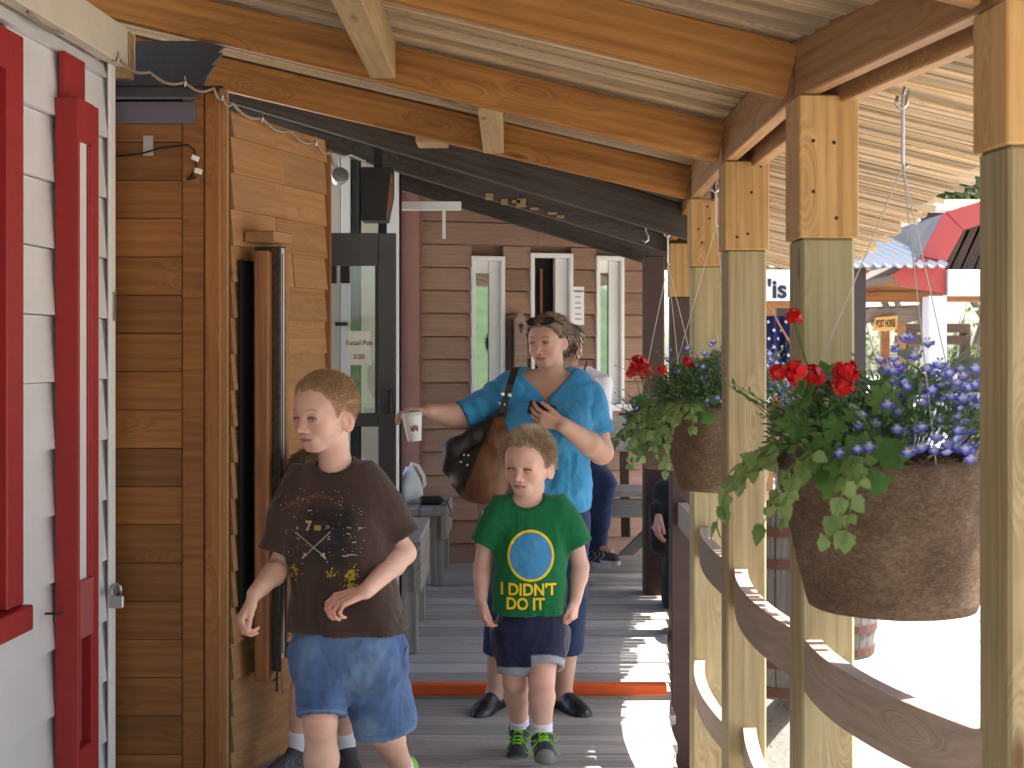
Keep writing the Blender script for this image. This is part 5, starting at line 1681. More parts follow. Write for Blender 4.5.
def solid(vox, name, mat, parent, base, colfn=None, disp=None, smooth=1):
    V, Fq = vox.mesh(smooth)
    if disp is not None:
        N = normals(V, Fq); V = (V + N * (disp(V, N) * (1 - np.clip(np.abs(N[:, 2]) - .55, 0, .45) / .45))[:, None]).astype(np.float32)
    col = colfn(V) if colfn is not None else None
    W = V - np.asarray(base, dtype=np.float32)[None, :]
    me = mesh_np(name, W, Fq, True, col)
    o = link(name, me, mat, parent)
    return o, V, Fq

def ss(x, a, b):
    t = np.clip((x - a) / (b - a), 0, 1); return t * t * (3 - 2 * t)
def mixc(c, d, f): return c * (1 - f[:, None]) + np.asarray(d)[None, :] * f[:, None]

def rotm(yaw, pitch=0, roll=0):
    """head / hand frame: columns = right(+x image), forward(towards viewer at yaw 0), up"""
    cy_, sy = math.cos(yaw), math.sin(yaw)
    B = np.array([[1, 0, 0], [0, -1, 0], [0, 0, 1]], float).T      # x right, y forward = -Y world, z up
    Rz = np.array([[cy_, -sy, 0], [sy, cy_, 0], [0, 0, 1]])
    cp, sp = math.cos(pitch), math.sin(pitch)
    Rx = np.array([[1, 0, 0], [0, cp, -sp], [0, sp, cp]])
    cr, sr = math.cos(roll), math.sin(roll)
    Ry = np.array([[cr, 0, sr], [0, 1, 0], [-sr, 0, cr]])
    return Rz @ Ry @ Rx @ B if False else (Rz @ Ry @ (B @ np.array([[1, 0, 0], [0, cp, -sp], [0, sp, cp]])))

class Head:
    """c: head centre, h: chin-to-crown height, R: frame (columns right, forward, up)"""
    def __init__(s, c, h, yaw=0, pitch=0, roll=0, adult=False, wide=1.0):
        s.c = np.asarray(c, float); s.h = h; s.R = rotm(yaw, pitch, roll); s.adult = adult; s.w = wide
    def W(s, p): return s.c + s.R @ (np.asarray(p, float) * s.h * np.array([s.w, 1, 1]))
    def L(s, V): return ((V - s.c[None, :]) @ s.R) / s.h / np.array([s.w, 1, 1])[None, :]
    def build(s, vx, squint=1.0, neck=None, nr=.16):
        h = s.h; W = s.W; R = s.R
        r3 = lambda r: np.asarray(r) * h * np.array([s.w, 1, 1])
        ez = -.075 if not s.adult else -.01
        mz = -.018 if not s.adult else .006
        s.mz = mz
        s.ez = ez
        vx.ell(W((0, -.05, .12)), r3((.330, .405, .372)), R, .01)
        vx.ell(W((0, .085, .0)), r3((.295, .285, .34)), R, .03 * h / .2)
        vx.ell(W((0, .095, -.22)), r3((.235, .235, .26)), R, .03 * h / .2)
        vx.cone(W((-.05, .235, -.435)), W((.05, .235, -.435)), .058 * h, .062 * h, .09 * h)
        for sx in (-1, 1):
            vx.cone(W((sx * .245, -.04, -.16)), W((sx * .10, .19, -.40)), .075 * h, .055 * h, .09 * h)
            vx.ell(W((sx * .165, .225, -.165)), r3((.10, .085, .10)), R, .09 * h)
            vx.cone(W((sx * .05, .345, ez + .085)), W((sx * .20, .285, ez + .085)), .028 * h, .03 * h, .06 * h)
            vx.ell(W((sx * .145, .405, ez + .005)), r3((.092, .085, .056)), R, .05 * h, 'cut')
        # nose
        tl = .43 if not s.adult else .455
        vx.chain([W((0, .335, ez + .05)), W((0, .372, ez - .05)), W((0, tl, -.180 + mz))], [.030 * h, .030 * h, .037 * h], .045 * h)
        vx.ell(W((0, tl, -.183 + mz)), r3((.043, .040, .037)), R, .02 * h)
        for sx in (-1, 1):
            vx.ell(W((sx * .05, .372, -.20 + mz)), r3((.033, .045, .032)), R, .025 * h)
            vx.ell(W((sx * .024, .405, -.226 + mz)), r3((.014, .02, .012)), R, .008 * h, 'cut')
        # mouth
        vx.ell(W((0, .275, -.305 + mz)), r3((.14, .075, .085)), R, .06 * h)
        vx.chain([W((-.102, .295, -.306 + mz)), W((-.032, .347, -.294 + mz)), W((.032, .347, -.294 + mz)), W((.102, .295, -.306 + mz))], [.008 * h, .017 * h, .017 * h, .008 * h], .018 * h)
        vx.chain([W((-.088, .298, -.326 + mz)), W((0, .344, -.340 + mz)), W((.088, .298, -.326 + mz))], [.010 * h, .022 * h, .010 * h], .018 * h)
        vx.chain([W((-.115, .312, -.310 + mz)), W((0, .372, -.317 + mz)), W((.115, .312, -.310 + mz))], [.005 * h, .008 * h, .005 * h], .010 * h, 'cut')
        vx.ell(W((0, .365, -.392 + mz * .5)), r3((.08, .04, .024)), R, .04 * h, 'cut')
        # lids over the eyeballs, then the opening
        s.eyes = []
        for sx in (-1, 1):
            ec = (sx * .143, .268, ez); er = .092
            s.eyes.append((W(ec), er * h))
            vx.ell(W(ec), r3((.102, .101, .096)), R, .02 * h)
            vx.cone(W((sx * .075, .40, ez - .010)), W((sx * .205, .345, ez + .002)), .0165 * h * squint, .0135 * h * squint, .006 * h, 'cut')
            vx.cone(W((sx * .12, .43, ez)), W((sx * .16, .41, ez)), .030 * h * squint, .030 * h * squint, .008 * h, 'cut')
        # ears
        for sx in (-1, 1):
            er = s.R @ np.array([[math.cos(sx * .35), -math.sin(sx * .35), 0], [math.sin(sx * .35), math.cos(sx * .35), 0], [0, 0, 1]])
            ed_ = -.085 if not s.adult else 0.0
            vx.ell(W((sx * .350, -.065, -.055 + ed_)), np.array((.030, .090, .135)) * h, er, .03 * h)
            vx.ell(W((sx * .378, -.032, -.035 + ed_)), np.array((.026, .056, .088)) * h, er, .010 * h, 'cut')
            vx.ell(W((sx * .332, -.02, -.07 + ed_)), np.array((.03, .03, .03)) * h, er, .02 * h)
        if neck is not None:
            vx.chain([W((0, -.12, -.18)), W((0, -.11, -.42)), neck], [nr * h * 1.08, nr * h, nr * h * 1.12], .06 * h)
    def colors(s, V, C, lip=(.50, .20, .17), brow=(.30, .20, .12), browf=.55, rosy=.35, lash=.95):
        q = s.L(V)
        near = (np.abs(q) < 1.0).all(1) & (q[:, 2] > -.6)
        x, y, z = q.T; ez = s.ez
        front = ss(y, .12, .26) * near
        cheek = np.exp(-(((np.abs(x) - .17) / .09) ** 2 + ((z + .15) / .075) ** 2)) * front
        C = mixc(C, (.62, .24, .17), cheek * rosy)
        nose = np.exp(-((x / .07) ** 2 + ((z + .17) / .06) ** 2)) * ss(y, .36, .42) * near
        C = mixc(C, (.62, .25, .19), nose * rosy * .8)
        z0_ = z; z = z - s.mz
        mo = ss(.112 - np.abs(x), 0, .02) * ss(-(np.abs(z + .316) - (.044 - .25 * np.abs(x))), -.004, .012) * ss(y, .26, .30) * near
        for sx in (-1, 1):
            no = np.exp(-(((x - sx * .026) / .017) ** 2 + ((z + .226) / .012) ** 2)) * ss(y, .30, .36) * near
            C = mixc(C, (.10, .035, .03), no * .75)
        C = mixc(C, lip, mo * .85)
        cr = ss(.112 - np.abs(x), 0, .02) * ss(.012 - np.abs(z + .314 - .35 * x * x), 0, .008) * ss(y, .24, .28) * near
        C = mixc(C, (.13, .035, .03), cr * .85); z = z0_
        ax = np.abs(x)
        bz = ez + .098 + .03 * np.exp(-((ax - .15) / .06) ** 2)
        b = ss(.085 - np.abs(ax - .145), 0, .03) * ss(.018 - np.abs(z - bz), 0, .014) * front
        C = mixc(C, brow, b * browf)
        up = ss(.082 - np.abs(ax - .143), 0, .02) * ss(.020 - np.abs(z - (ez + .024 - 2.6 * (ax - .143) ** 2)), 0, .010) * front
        C = mixc(C, (.035, .02, .015), up * lash)
        sk_ = np.exp(-(((ax - .145) / .075) ** 2 + ((z - ez - .035) / .035) ** 2)) * front
        C = mixc(C, (.40, .19, .13), sk_ * .35)
        lo = ss(.08 - np.abs(ax - .143), 0, .02) * ss(.012 - np.abs(z - (ez - .028 + 2.2 * (ax - .143) ** 2)), 0, .008) * front
        C = mixc(C, (.25, .11, .09), lo * .6)
        ear = ss(ax, .335, .37) * ss(.16 - np.abs(z + .05 + (0 if s.adult else .085)), 0, .04) * (y < .1) * near
        C = mixc(C, (.60, .22, .15), ear * .35)
        return C
    def scalp(s, V, jitter=.012, front=.275, ear=.0, nape=-.27, temple=.06):
        """>0 inside the hair"""
        q = s.L(V); x, y, z = q.T; ed_ = 0 if s.adult else .085
        zl = np.interp(y, [-.5, -.26, -.16, -.09, .02, .085, .15, .24, .32, .5], [nape, nape, -.12 - ed_, .07 - ed_, .06 - ed_, -.02 + ear - ed_ * 1.0, temple, front - .05, front, front])
        return z - zl + jitter * 2 * fbm(q * 14 + 3.3, 2) - 1.5 * np.maximum(np.abs(x) - .9, 0) - 10 * (z < -.42)
    def eyeball_meshes(s, body, base, gaze, iris=(.13, .20, .26), white=(.36, .33, .32)):
        g = np.asarray(gaze, float); g /= np.linalg.norm(g)
        for c, r in s.eyes:
            n, m = 20, 14; V = []; fs = []
            for i in range(m + 1):
                th = math.pi * i / m
                for k in range(n):
                    a = 2 * math.pi * k / n; V.append((math.sin(th) * math.cos(a), math.sin(th) * math.sin(a), math.cos(th)))
            for i in range(m):
                for k in range(n): fs.append((i * n + k, i * n + (k + 1) % n, (i + 1) * n + (k + 1) % n, (i + 1) * n + k))
            # pole along the gaze
            q = Vector((0, 0, 1)).rotation_difference(Vector(s.R @ g)).to_matrix()
            V = np.array(V); th = np.arccos(np.clip(V[:, 2], -1, 1))
            C = np.where((th < .24)[:, None], (.012, .01, .01), np.where((th < .58)[:, None], iris, white))
            Wd = (np.array(q) @ (V * r).T).T + c - np.asarray(base)
            me = mesh_np('eye', Wd, np.array(fs), True, C)
            link('eye', me, M['eye'], body)
M['eye'] = vcol('moist eye', .12, .02, spec=.6)
M['skin'] = vcol('skin', .5, .10, 90, .12, .35, sss=.12, coarse=14)

def cap_hair(head, V, Fq, base, parent, mat, region, thick, seed, nstr, length, width, dirfn, colfn, name='hair', lump=.3):
    """hair: a lumpy cap raised off the scalp plus many short strands"""
    N = normals(V, Fq)
    keep = region > 0
    fk = Fq[keep[Fq].all(1)]
    used = np.unique(fk); mp = np.full(len(V), -1, dtype=np.int64); mp[used] = np.arange(len(used))
    P0, N0, rg = V[used], N[used], region[used]
    off = thick * ss(rg, 0, .07) * (1 - lump + 2 * lump * vnoise(head.L(P0) * 22)) + .0004
    P1 = P0 + N0 * off[:, None]
    rng = np.random.default_rng(seed)
    b = np.asarray(base, dtype=np.float32)
    C1 = colfn(head.L(P0), rng.random(len(P0)))
    VS = [P1 - b]; CS = [C1]; FS = [mp[fk]]
    tri = rng.integers(0, len(fk), nstr)
    w = rng.random((nstr, 4)); w /= w.sum(1, keepdims=True)
    idx = mp[fk[tri]]
    p = (P1[idx] * w[:, :, None]).sum(1); n = (N0[idx] * w[:, :, None]).sum(1); r_ = (rg[idx] * w).sum(1)
    d = dirfn(head.L(p), n, rng)
    d /= np.linalg.norm(d, axis=1, keepdims=True)
    L = length * (.45 + .75 * rng.random(nstr)) * (.45 + .55 * ss(r_, 0, .10))
    s = np.cross(d, rng.normal(size=(nstr, 3))); s /= np.linalg.norm(s, axis=1, keepdims=True)
    wd = width * (.6 + .8 * rng.random(nstr))
    p = p - d * .002
    bend = n * 0 - np.array([0, 0, 1])[None, :] * (L * .15)[:, None]
    q0 = p + s * wd[:, None]; q1 = p - s * wd[:, None]
    mid = p + d * (L * .55)[:, None]
    q2 = mid - s * (wd * .8)[:, None]; q3 = mid + s * (wd * .8)[:, None]
    tip = p + d * L[:, None] + bend
    q4 = tip - s * (wd * .25)[:, None]; q5 = tip + s * (wd * .25)[:, None]
    SV = np.stack([q0, q1, q2, q3, q4, q5], 1).reshape(-1, 3) - b
    o = len(P1) + np.arange(nstr)[:, None] * 6
    SF = np.concatenate([o + np.array([[0, 1, 2, 3]]), o + np.array([[3, 2, 4, 5]])])
    cc = colfn(head.L(p), rng.random(nstr))
    CS.append(np.repeat(cc, 6, 0)); VS.append(SV); FS.append(SF)
    me = mesh_np(name, np.concatenate(VS), np.concatenate(FS), True, np.concatenate(CS))
    return link(name, me, mat, parent)
M['hair'] = vcol('hair', .5, .12, 120, .1, .35)

def hand(vx, wrist, fwd, palm, S, curl=(.5, .5, .5, .5), spread=.10, thumb=(.6, .3), thumb_side=1, fr=.0078, first=None):
    """wrist: point; fwd: wrist->knuckles; palm: direction the palm faces; S: hand length. thumb_side +1/-1 picks the side.
    curl per finger (index..little), radians per joint scaled"""
    f = np.asarray(fwd, float); f /= np.linalg.norm(f)
    p = np.asarray(palm, float); p = p - f * (p @ f); p /= np.linalg.norm(p)
    sd_ = np.cross(f, p) * thumb_side            # towards the thumb
    w = np.asarray(wrist, float)
    k = .006
    offs = [.185, .063, -.060, -.175]; kl = [.50, .52, .50, .46]; fl = [.43, .47, .43, .34]
    fr_ = [fr, fr, fr * .95, fr * .85]
    # palm
    for i in range(4):
        kn = w + f * S * kl[i] + sd_ * S * offs[i]
        vx.cone(w + f * S * .06 + sd_ * S * offs[i] * .55, kn, fr * 1.5, fr * 1.25, .012)
    vx.ell(w + f * S * .22 + sd_ * S * .12 + p * S * .045, np.array((.16, .16, .16)) * S * .55, None, .012)
    tips = []
    for i in range(4):
        kn = w + f * S * kl[i] + sd_ * S * offs[i]
        a0 = curl[i]
        d = f + sd_ * spread * (1.5 - i) * 1.3
        d /= np.linalg.norm(d)
        pts = [kn]; ang = a0 * .9; q = kn
        for j, (ln, add) in enumerate(((.46, a0 * 1.1), (.30, a0 * .8), (.24, 0))):
            dd = d * math.cos(ang) + p * math.sin(ang)
            q = q + dd * S * fl[i] * ln; pts.append(q); ang += add
        r = fr_[i]
        vx.chain(pts, [r * 1.05, r, r * .92, r * .78], .0035)
        tips.append(pts)
    tb = w + f * S * .12 + sd_ * S * .14 + p * S * .03
    out, cl = thumb
    d1 = f * math.cos(out) + sd_ * math.sin(out) + p * .25; d1 /= np.linalg.norm(d1)
    t1 = tb + d1 * S * .24
    d2 = d1 * math.cos(cl) + (f * .6 - sd_ * .5 + p * .5) * math.sin(cl); d2 /= np.linalg.norm(d2)
    t2 = t1 + d2 * S * .17
    d3 = d2 * math.cos(cl) + (f * .6 - sd_ * .5 + p * .5) * math.sin(cl); d3 /= np.linalg.norm(d3)
    t3 = t2 + d3 * S * .13
    vx.chain([tb, t1, t2, t3], [fr * 1.55, fr * 1.2, fr * 1.05, fr * .85], .006)
    return tips, [tb, t1, t2, t3]

def shoe(name, ankle, toe, heelz, L, parent, base, cols, up=(0, 0, 1), h=.004, lace=None, clog=False, wid=.38):
    """ankle: joint; toe: unit direction heel->toe; heelz: height of ankle above sole"""
    t = np.asarray(toe, float); t /= np.linalg.norm(t)
    u = np.asarray(up, float); u = u - t * (u @ t); u /= np.linalg.norm(u)
    s = np.cross(t, u)
    R = np.stack([t, s, u], 1)
    a = np.asarray(ankle, float)
    hl = a - u * heelz - t * L * .24                     # heel point on the sole
    W = lambda x, y, z: hl + t * x * L + s * y * L + u * z * L
    vx = Vox(np.minimum(a, W(1, 0, 0)) - L * .55, np.maximum(a, W(1, 0, 0)) + L * .55, h)
    hw = wid / 2
    # upper
    vx.ell(W(.17, 0, .17), np.array((.17, hw * .80, .20)) * L, R, .02)
    vx.cone(W(.2, 0, .16), W(.62, 0, .13), hw * .72 * L, hw * .74 * L, .03)
    vx.ell(W(.74, -.01, .12), np.array((.25, hw * .95, .135)) * L, R, .03)
    if not clog:
        vx.cone(W(.24, 0, .25), W(.26, 0, .38), .17 * L, .165 * L, .03)
        vx.cone(W(.42, 0, .26), W(.60, 0, .20), .09 * L, .08 * L, .03)
        vx.capcone(W(.25, 0, .30), W(.28, 0, .60), .125 * L, .15 * L, .006, 'cut')
    else:
        vx.cone(W(.45, 0, .26), W(.62, 0, .18), .12 * L, .11 * L, .04)
        vx.capcone(W(.16, 0, .32), W(.15, 0, .60), .105 * L, .13 * L, .01, 'cut')
    vx.comb(lambda x, y, z: -((x - hl[0]) * u[0] + (y - hl[1]) * u[1] + (z - hl[2]) * u[2]) + .02 * L, vx.lo, vx.lo + vx.h * vx.n, 0, 'and', mg=0)
    # sole slab following the outline
    for (c, r) in (((.17, 0), (.175, hw * .86)), ((.74, -.01), (.265, hw * 1.03))):
        cc = W(c[0], c[1], .055); vx.ell(cc, np.array((r[0], r[1], .20)) * L, R, .004)
    vx.box(W(.45, -.005, .055), np.array((.33, hw * .78, .055)) * L, R, .004, .012)
    vx.comb(lambda x, y, z: -((x - hl[0]) * u[0] + (y - hl[1]) * u[1] + (z - hl[2]) * u[2]), vx.lo, vx.lo + vx.h * vx.n, 0, 'and', mg=0)
    # trim what pokes above the sole slab ellipsoids is hidden inside the upper
    def colf(V):
        q = (V - hl[None, :]) @ R / L
        x, y, z = q.T
        C = np.repeat(np.array(cols['upper'], float)[None, :], len(V), 0)
        if 'accent' in cols:
            st = ss(.022 - np.abs(((x - .42) * 1.0 + (z - .13) * .9 + .12 * np.sin(z * 22)) % .17 - .085), 0, .012) * (z > .11) * (z < .27) * (np.abs(y) > .09) * (x < .75) * (x > .12)
            C = mixc(C, cols['accent'], st)
            C = mixc(C, cols['accent'], ss(.02 - np.abs(z - .115), 0, .01) * .0)
        if 'toe' in cols: C = mixc(C, cols['toe'], ss(x, .84, .88) * (z > .1))
        if 'tongue' in cols: C = mixc(C, cols['tongue'], ss(.07 - np.abs(y), 0, .02) * (x > .3) * (x < .62) * (z > .16))
        C = mixc(C, cols['sole'], ss(.105 - z, -.01, .01))
        C = mixc(C, cols.get('tread', cols['sole']), ss(.035 - z, -.005, .005))
        return C
    o, V, Fq = solid(vx, name, M['shoe'] if not clog else M['clog'], parent, base, colf)
    if lace is not None:
        m = MB(); b = np.asarray(base)
        bv = BVHTree.FromPolygons([tuple(v) for v in V], [tuple(f) for f in Fq])
        def onto(x, y):
            p = W(x, y, .6); hit = bv.ray_cast(Vector(p), Vector(-u), 1.0)
            return (np.array(hit[0]) + u * .003) if hit[0] is not None else W(x, y, .24)
        for k in range(5):
            x = .36 + k * .062
            pts = [onto(x, -.085), onto(x + .02, 0), onto(x + .035, .085)] if k % 2 else [onto(x, .085), onto(x + .02, 0), onto(x + .035, -.085)]
            m.tube([tuple(q - b) for q in pts], .0026, 5)
            pts = [onto(x, .085), onto(x + .02, .0), onto(x + .035, -.085)] if k % 2 else [onto(x, -.085), onto(x + .02, 0), onto(x + .035, .085)]
            m.tube([tuple(q - b) for q in pts], .0026, 5)
        k0 = onto(.37, 0) + u * .006
        for sg in (-1, 1):
            m.tube([tuple(q - b) for q in (k0, k0 + s * sg * .03 + u * .008, k0 + s * sg * .055 + t * .01 - u * .004, k0 + s * sg * .04 + t * .03 - u * .012, k0 + t * .01)], .0024, 5)
            m.tube([tuple(q - b) for q in (k0, k0 + s * sg * .015 + t * .03, k0 + s * sg * .04 + t * .06 - u * .025, k0 + s * sg * .055 + t * .07 - u * .05)], .0024, 5)
        l = m.build('lace', M['lace'], o); l['label'] = lace
    return o
M['shoe'] = vcol('trainer upper', .65, .12, 160, .3)
M['clog'] = vcol('black rubber', .35, .08, 60, .05, .5)
M['lace'] = plain('neon green lace', (.22, .55, .03), .6)
M['sock'] = vcol('ribbed white sock', .85, .06, 200, .3)

def cloth(name, rough=.85, weave=900, strength=.15, var=.10, coarse=10, sheen=.15, denim=False):
    t = NT(name)
    a = t.n('ShaderNodeAttribute', attribute_name='Col').outputs['Color']
    tc = t.n('ShaderNodeTexCoord').outputs['Object']
    n1 = t.noise(tc, coarse, 5); n2 = t.noise(tc, weave, 2); n3 = t.noise(tc, weave * .12, 3)
    f = t.math('ADD', t.math('MULTIPLY', n1, var), t.math('ADD', t.math('MULTIPLY', n2, var * (1.6 if denim else .8)), t.math('MULTIPLY', n3, var * (1.2 if denim else .5))))
    br = t.math('ADD', 1 - var * 1.6, f)
    bc = t.n('ShaderNodeCombineColor'); [t.set(bc.inputs[i], br) for i in range(3)]
    t.set(t.b.inputs['Base Color'], t.mix(1.0, a, bc.outputs[0], 'MULTIPLY'))
    t.b.inputs['Roughness'].default_value = rough; t.b.inputs['Specular IOR Level'].default_value = .15
    t.b.inputs['Sheen Weight'].default_value = sheen
    t.bump(t.math('ADD', n2, n3), strength, .001)
    return t.m
M['tee'] = cloth('cotton jersey')
M['denim'] = cloth('denim', .85, 700, .3, .22, 14, .1, True)
M['sport'] = cloth('satin sports cloth', .55, 500, .1, .06)

def const(c): return lambda V: np.repeat(np.array(c, float)[None, :], len(V), 0)

def project(name, mesh_or_polys, o_xz, plane_y, V, Fq, mat, parent, base, off=.0016, cut=.012, flipdir=(0, 1, 0)):
    """lay flat artwork (a mesh in x,z) onto a garment: every vertex is dropped along flipdir on the cloth"""
    me = mesh_or_polys
    bm = bmesh.new(); bm.from_mesh(me)
    xs = [v.co.x for v in bm.verts]; zs = [v.co.z for v in bm.verts]
    x = min(xs) + cut
    while x < max(xs):
        bmesh.ops.bisect_plane(bm, geom=bm.verts[:] + bm.edges[:] + bm.faces[:], plane_co=(x, 0, 0), plane_no=(1, 0, 0)); x += cut
    z = min(zs) + cut
    while z < max(zs):
        bmesh.ops.bisect_plane(bm, geom=bm.verts[:] + bm.edges[:] + bm.faces[:], plane_co=(0, 0, z), plane_no=(0, 0, 1)); z += cut
    bmesh.ops.triangulate(bm, faces=bm.faces[:])
    bv = BVHTree.FromPolygons([tuple(v) for v in V], [tuple(f) for f in Fq])
    d = Vector(flipdir).normalized(); side = d.cross(Vector((0, 0, 1))).normalized()
    b = Vector(base)
    for v in bm.verts:
        p = Vector((o_xz[0], plane_y, o_xz[1])) + side * v.co.x + Vector((0, 0, v.co.z))
        hit = bv.ray_cast(p, d, 1.0)
        v.co = (hit[0] - d * off if hit[0] is not None else p + d * .3) - b
    bmesh.ops.recalc_face_normals(bm, faces=bm.faces[:])
    bm.to_mesh(me); bm.free(); me.name = name
    me.polygons.foreach_set('use_smooth', [True] * len(me.polygons))
    return link(name, me, mat, parent)

def text_mesh(s, size, bold=0.0, sx=1.0):
    cu = bpy.data.curves.new('t', 'FONT'); cu.body = s; cu.size = size; cu.align_x = 'CENTER'; cu.align_y = 'CENTER'; cu.offset = bold; cu.resolution_u = 4
    tmp = bpy.data.objects.new('tmp', cu); COL.objects.link(tmp)
    dg = bpy.context.evaluated_depsgraph_get()
    me = bpy.data.meshes.new_from_object(tmp.evaluated_get(dg))
    bpy.data.objects.remove(tmp); bpy.data.curves.remove(cu)
    for v in me.vertices: v.co = (v.co.x * sx, 0, v.co.y)
    me.materials.clear()
    return me
def poly_mesh(polys):
    me = bpy.data.meshes.new('p'); vs = []; fs = []
    for p in polys:
        b = len(vs); vs += [(x, 0, z) for x, z in p]; fs.append(tuple(range(b, b + len(p))))
    me.from_pydata(vs, [], fs); return me
def ring(cx, cz, r0, r1, n=48, sx=1.0):
    out = []
    for k in range(n):
        a, b = 2 * math.pi * k / n, 2 * math.pi * (k + 1) / n
        if r0 <= 0: out.append([(cx, cz), (cx + sx * r1 * math.cos(a), cz + r1 * math.sin(a)), (cx + sx * r1 * math.cos(b), cz + r1 * math.sin(b))])
        else: out.append([(cx + sx * r0 * math.cos(a), cz + r0 * math.sin(a)), (cx + sx * r1 * math.cos(a), cz + r1 * math.sin(a)), (cx + sx * r1 * math.cos(b), cz + r1 * math.sin(b)), (cx + sx * r0 * math.cos(b), cz + r0 * math.sin(b))])
    return out
# ================================================================ people
def person(name_label, base, group=None):
    return empty('person', tuple(base), label=name_label, cat='person', group=group)

def scaled(rows, f, g=None, z0=None, z1=None):
    g = f if g is None else g
    return [(z, cx, cy, rx * f, ry * g) for (z, cx, cy, rx, ry) in rows if (z0 is None or z >= z0) and (z1 is None or z <= z1)]

SK = np.array((.64, .385, .30))
def skin_col(heads, extra=None, tone=SK):
    def f(V):
        C = np.repeat(tone[None, :], len(V), 0)
        bl = fbm(V * 26 + 4.2, 3)
        C = C * (1 + .10 * bl[:, None] * np.array([.6, 1.2, 1.2])[None, :])
        for h, kw in heads: C = h.colors(V, C, **kw)
        if extra is not None: C = extra(V, C)
        return C
    return f
def redden(pts, r, amt=.35, col=(.60, .22, .16)):
    def f(V, C):
        for p in pts:
            d = np.linalg.norm(V - np.asarray(p)[None, :], axis=1)
            C = mixc(C, col, amt * np.exp(-(d / r) ** 2))
        return C
    return f

def short_dir(fwdc=.35, upc=.55):
    def f(q, n, rng):
        d = n * .75 + rng.normal(size=n.shape) * .28
        d[:, 2] += upc * .6
        return d
    return f

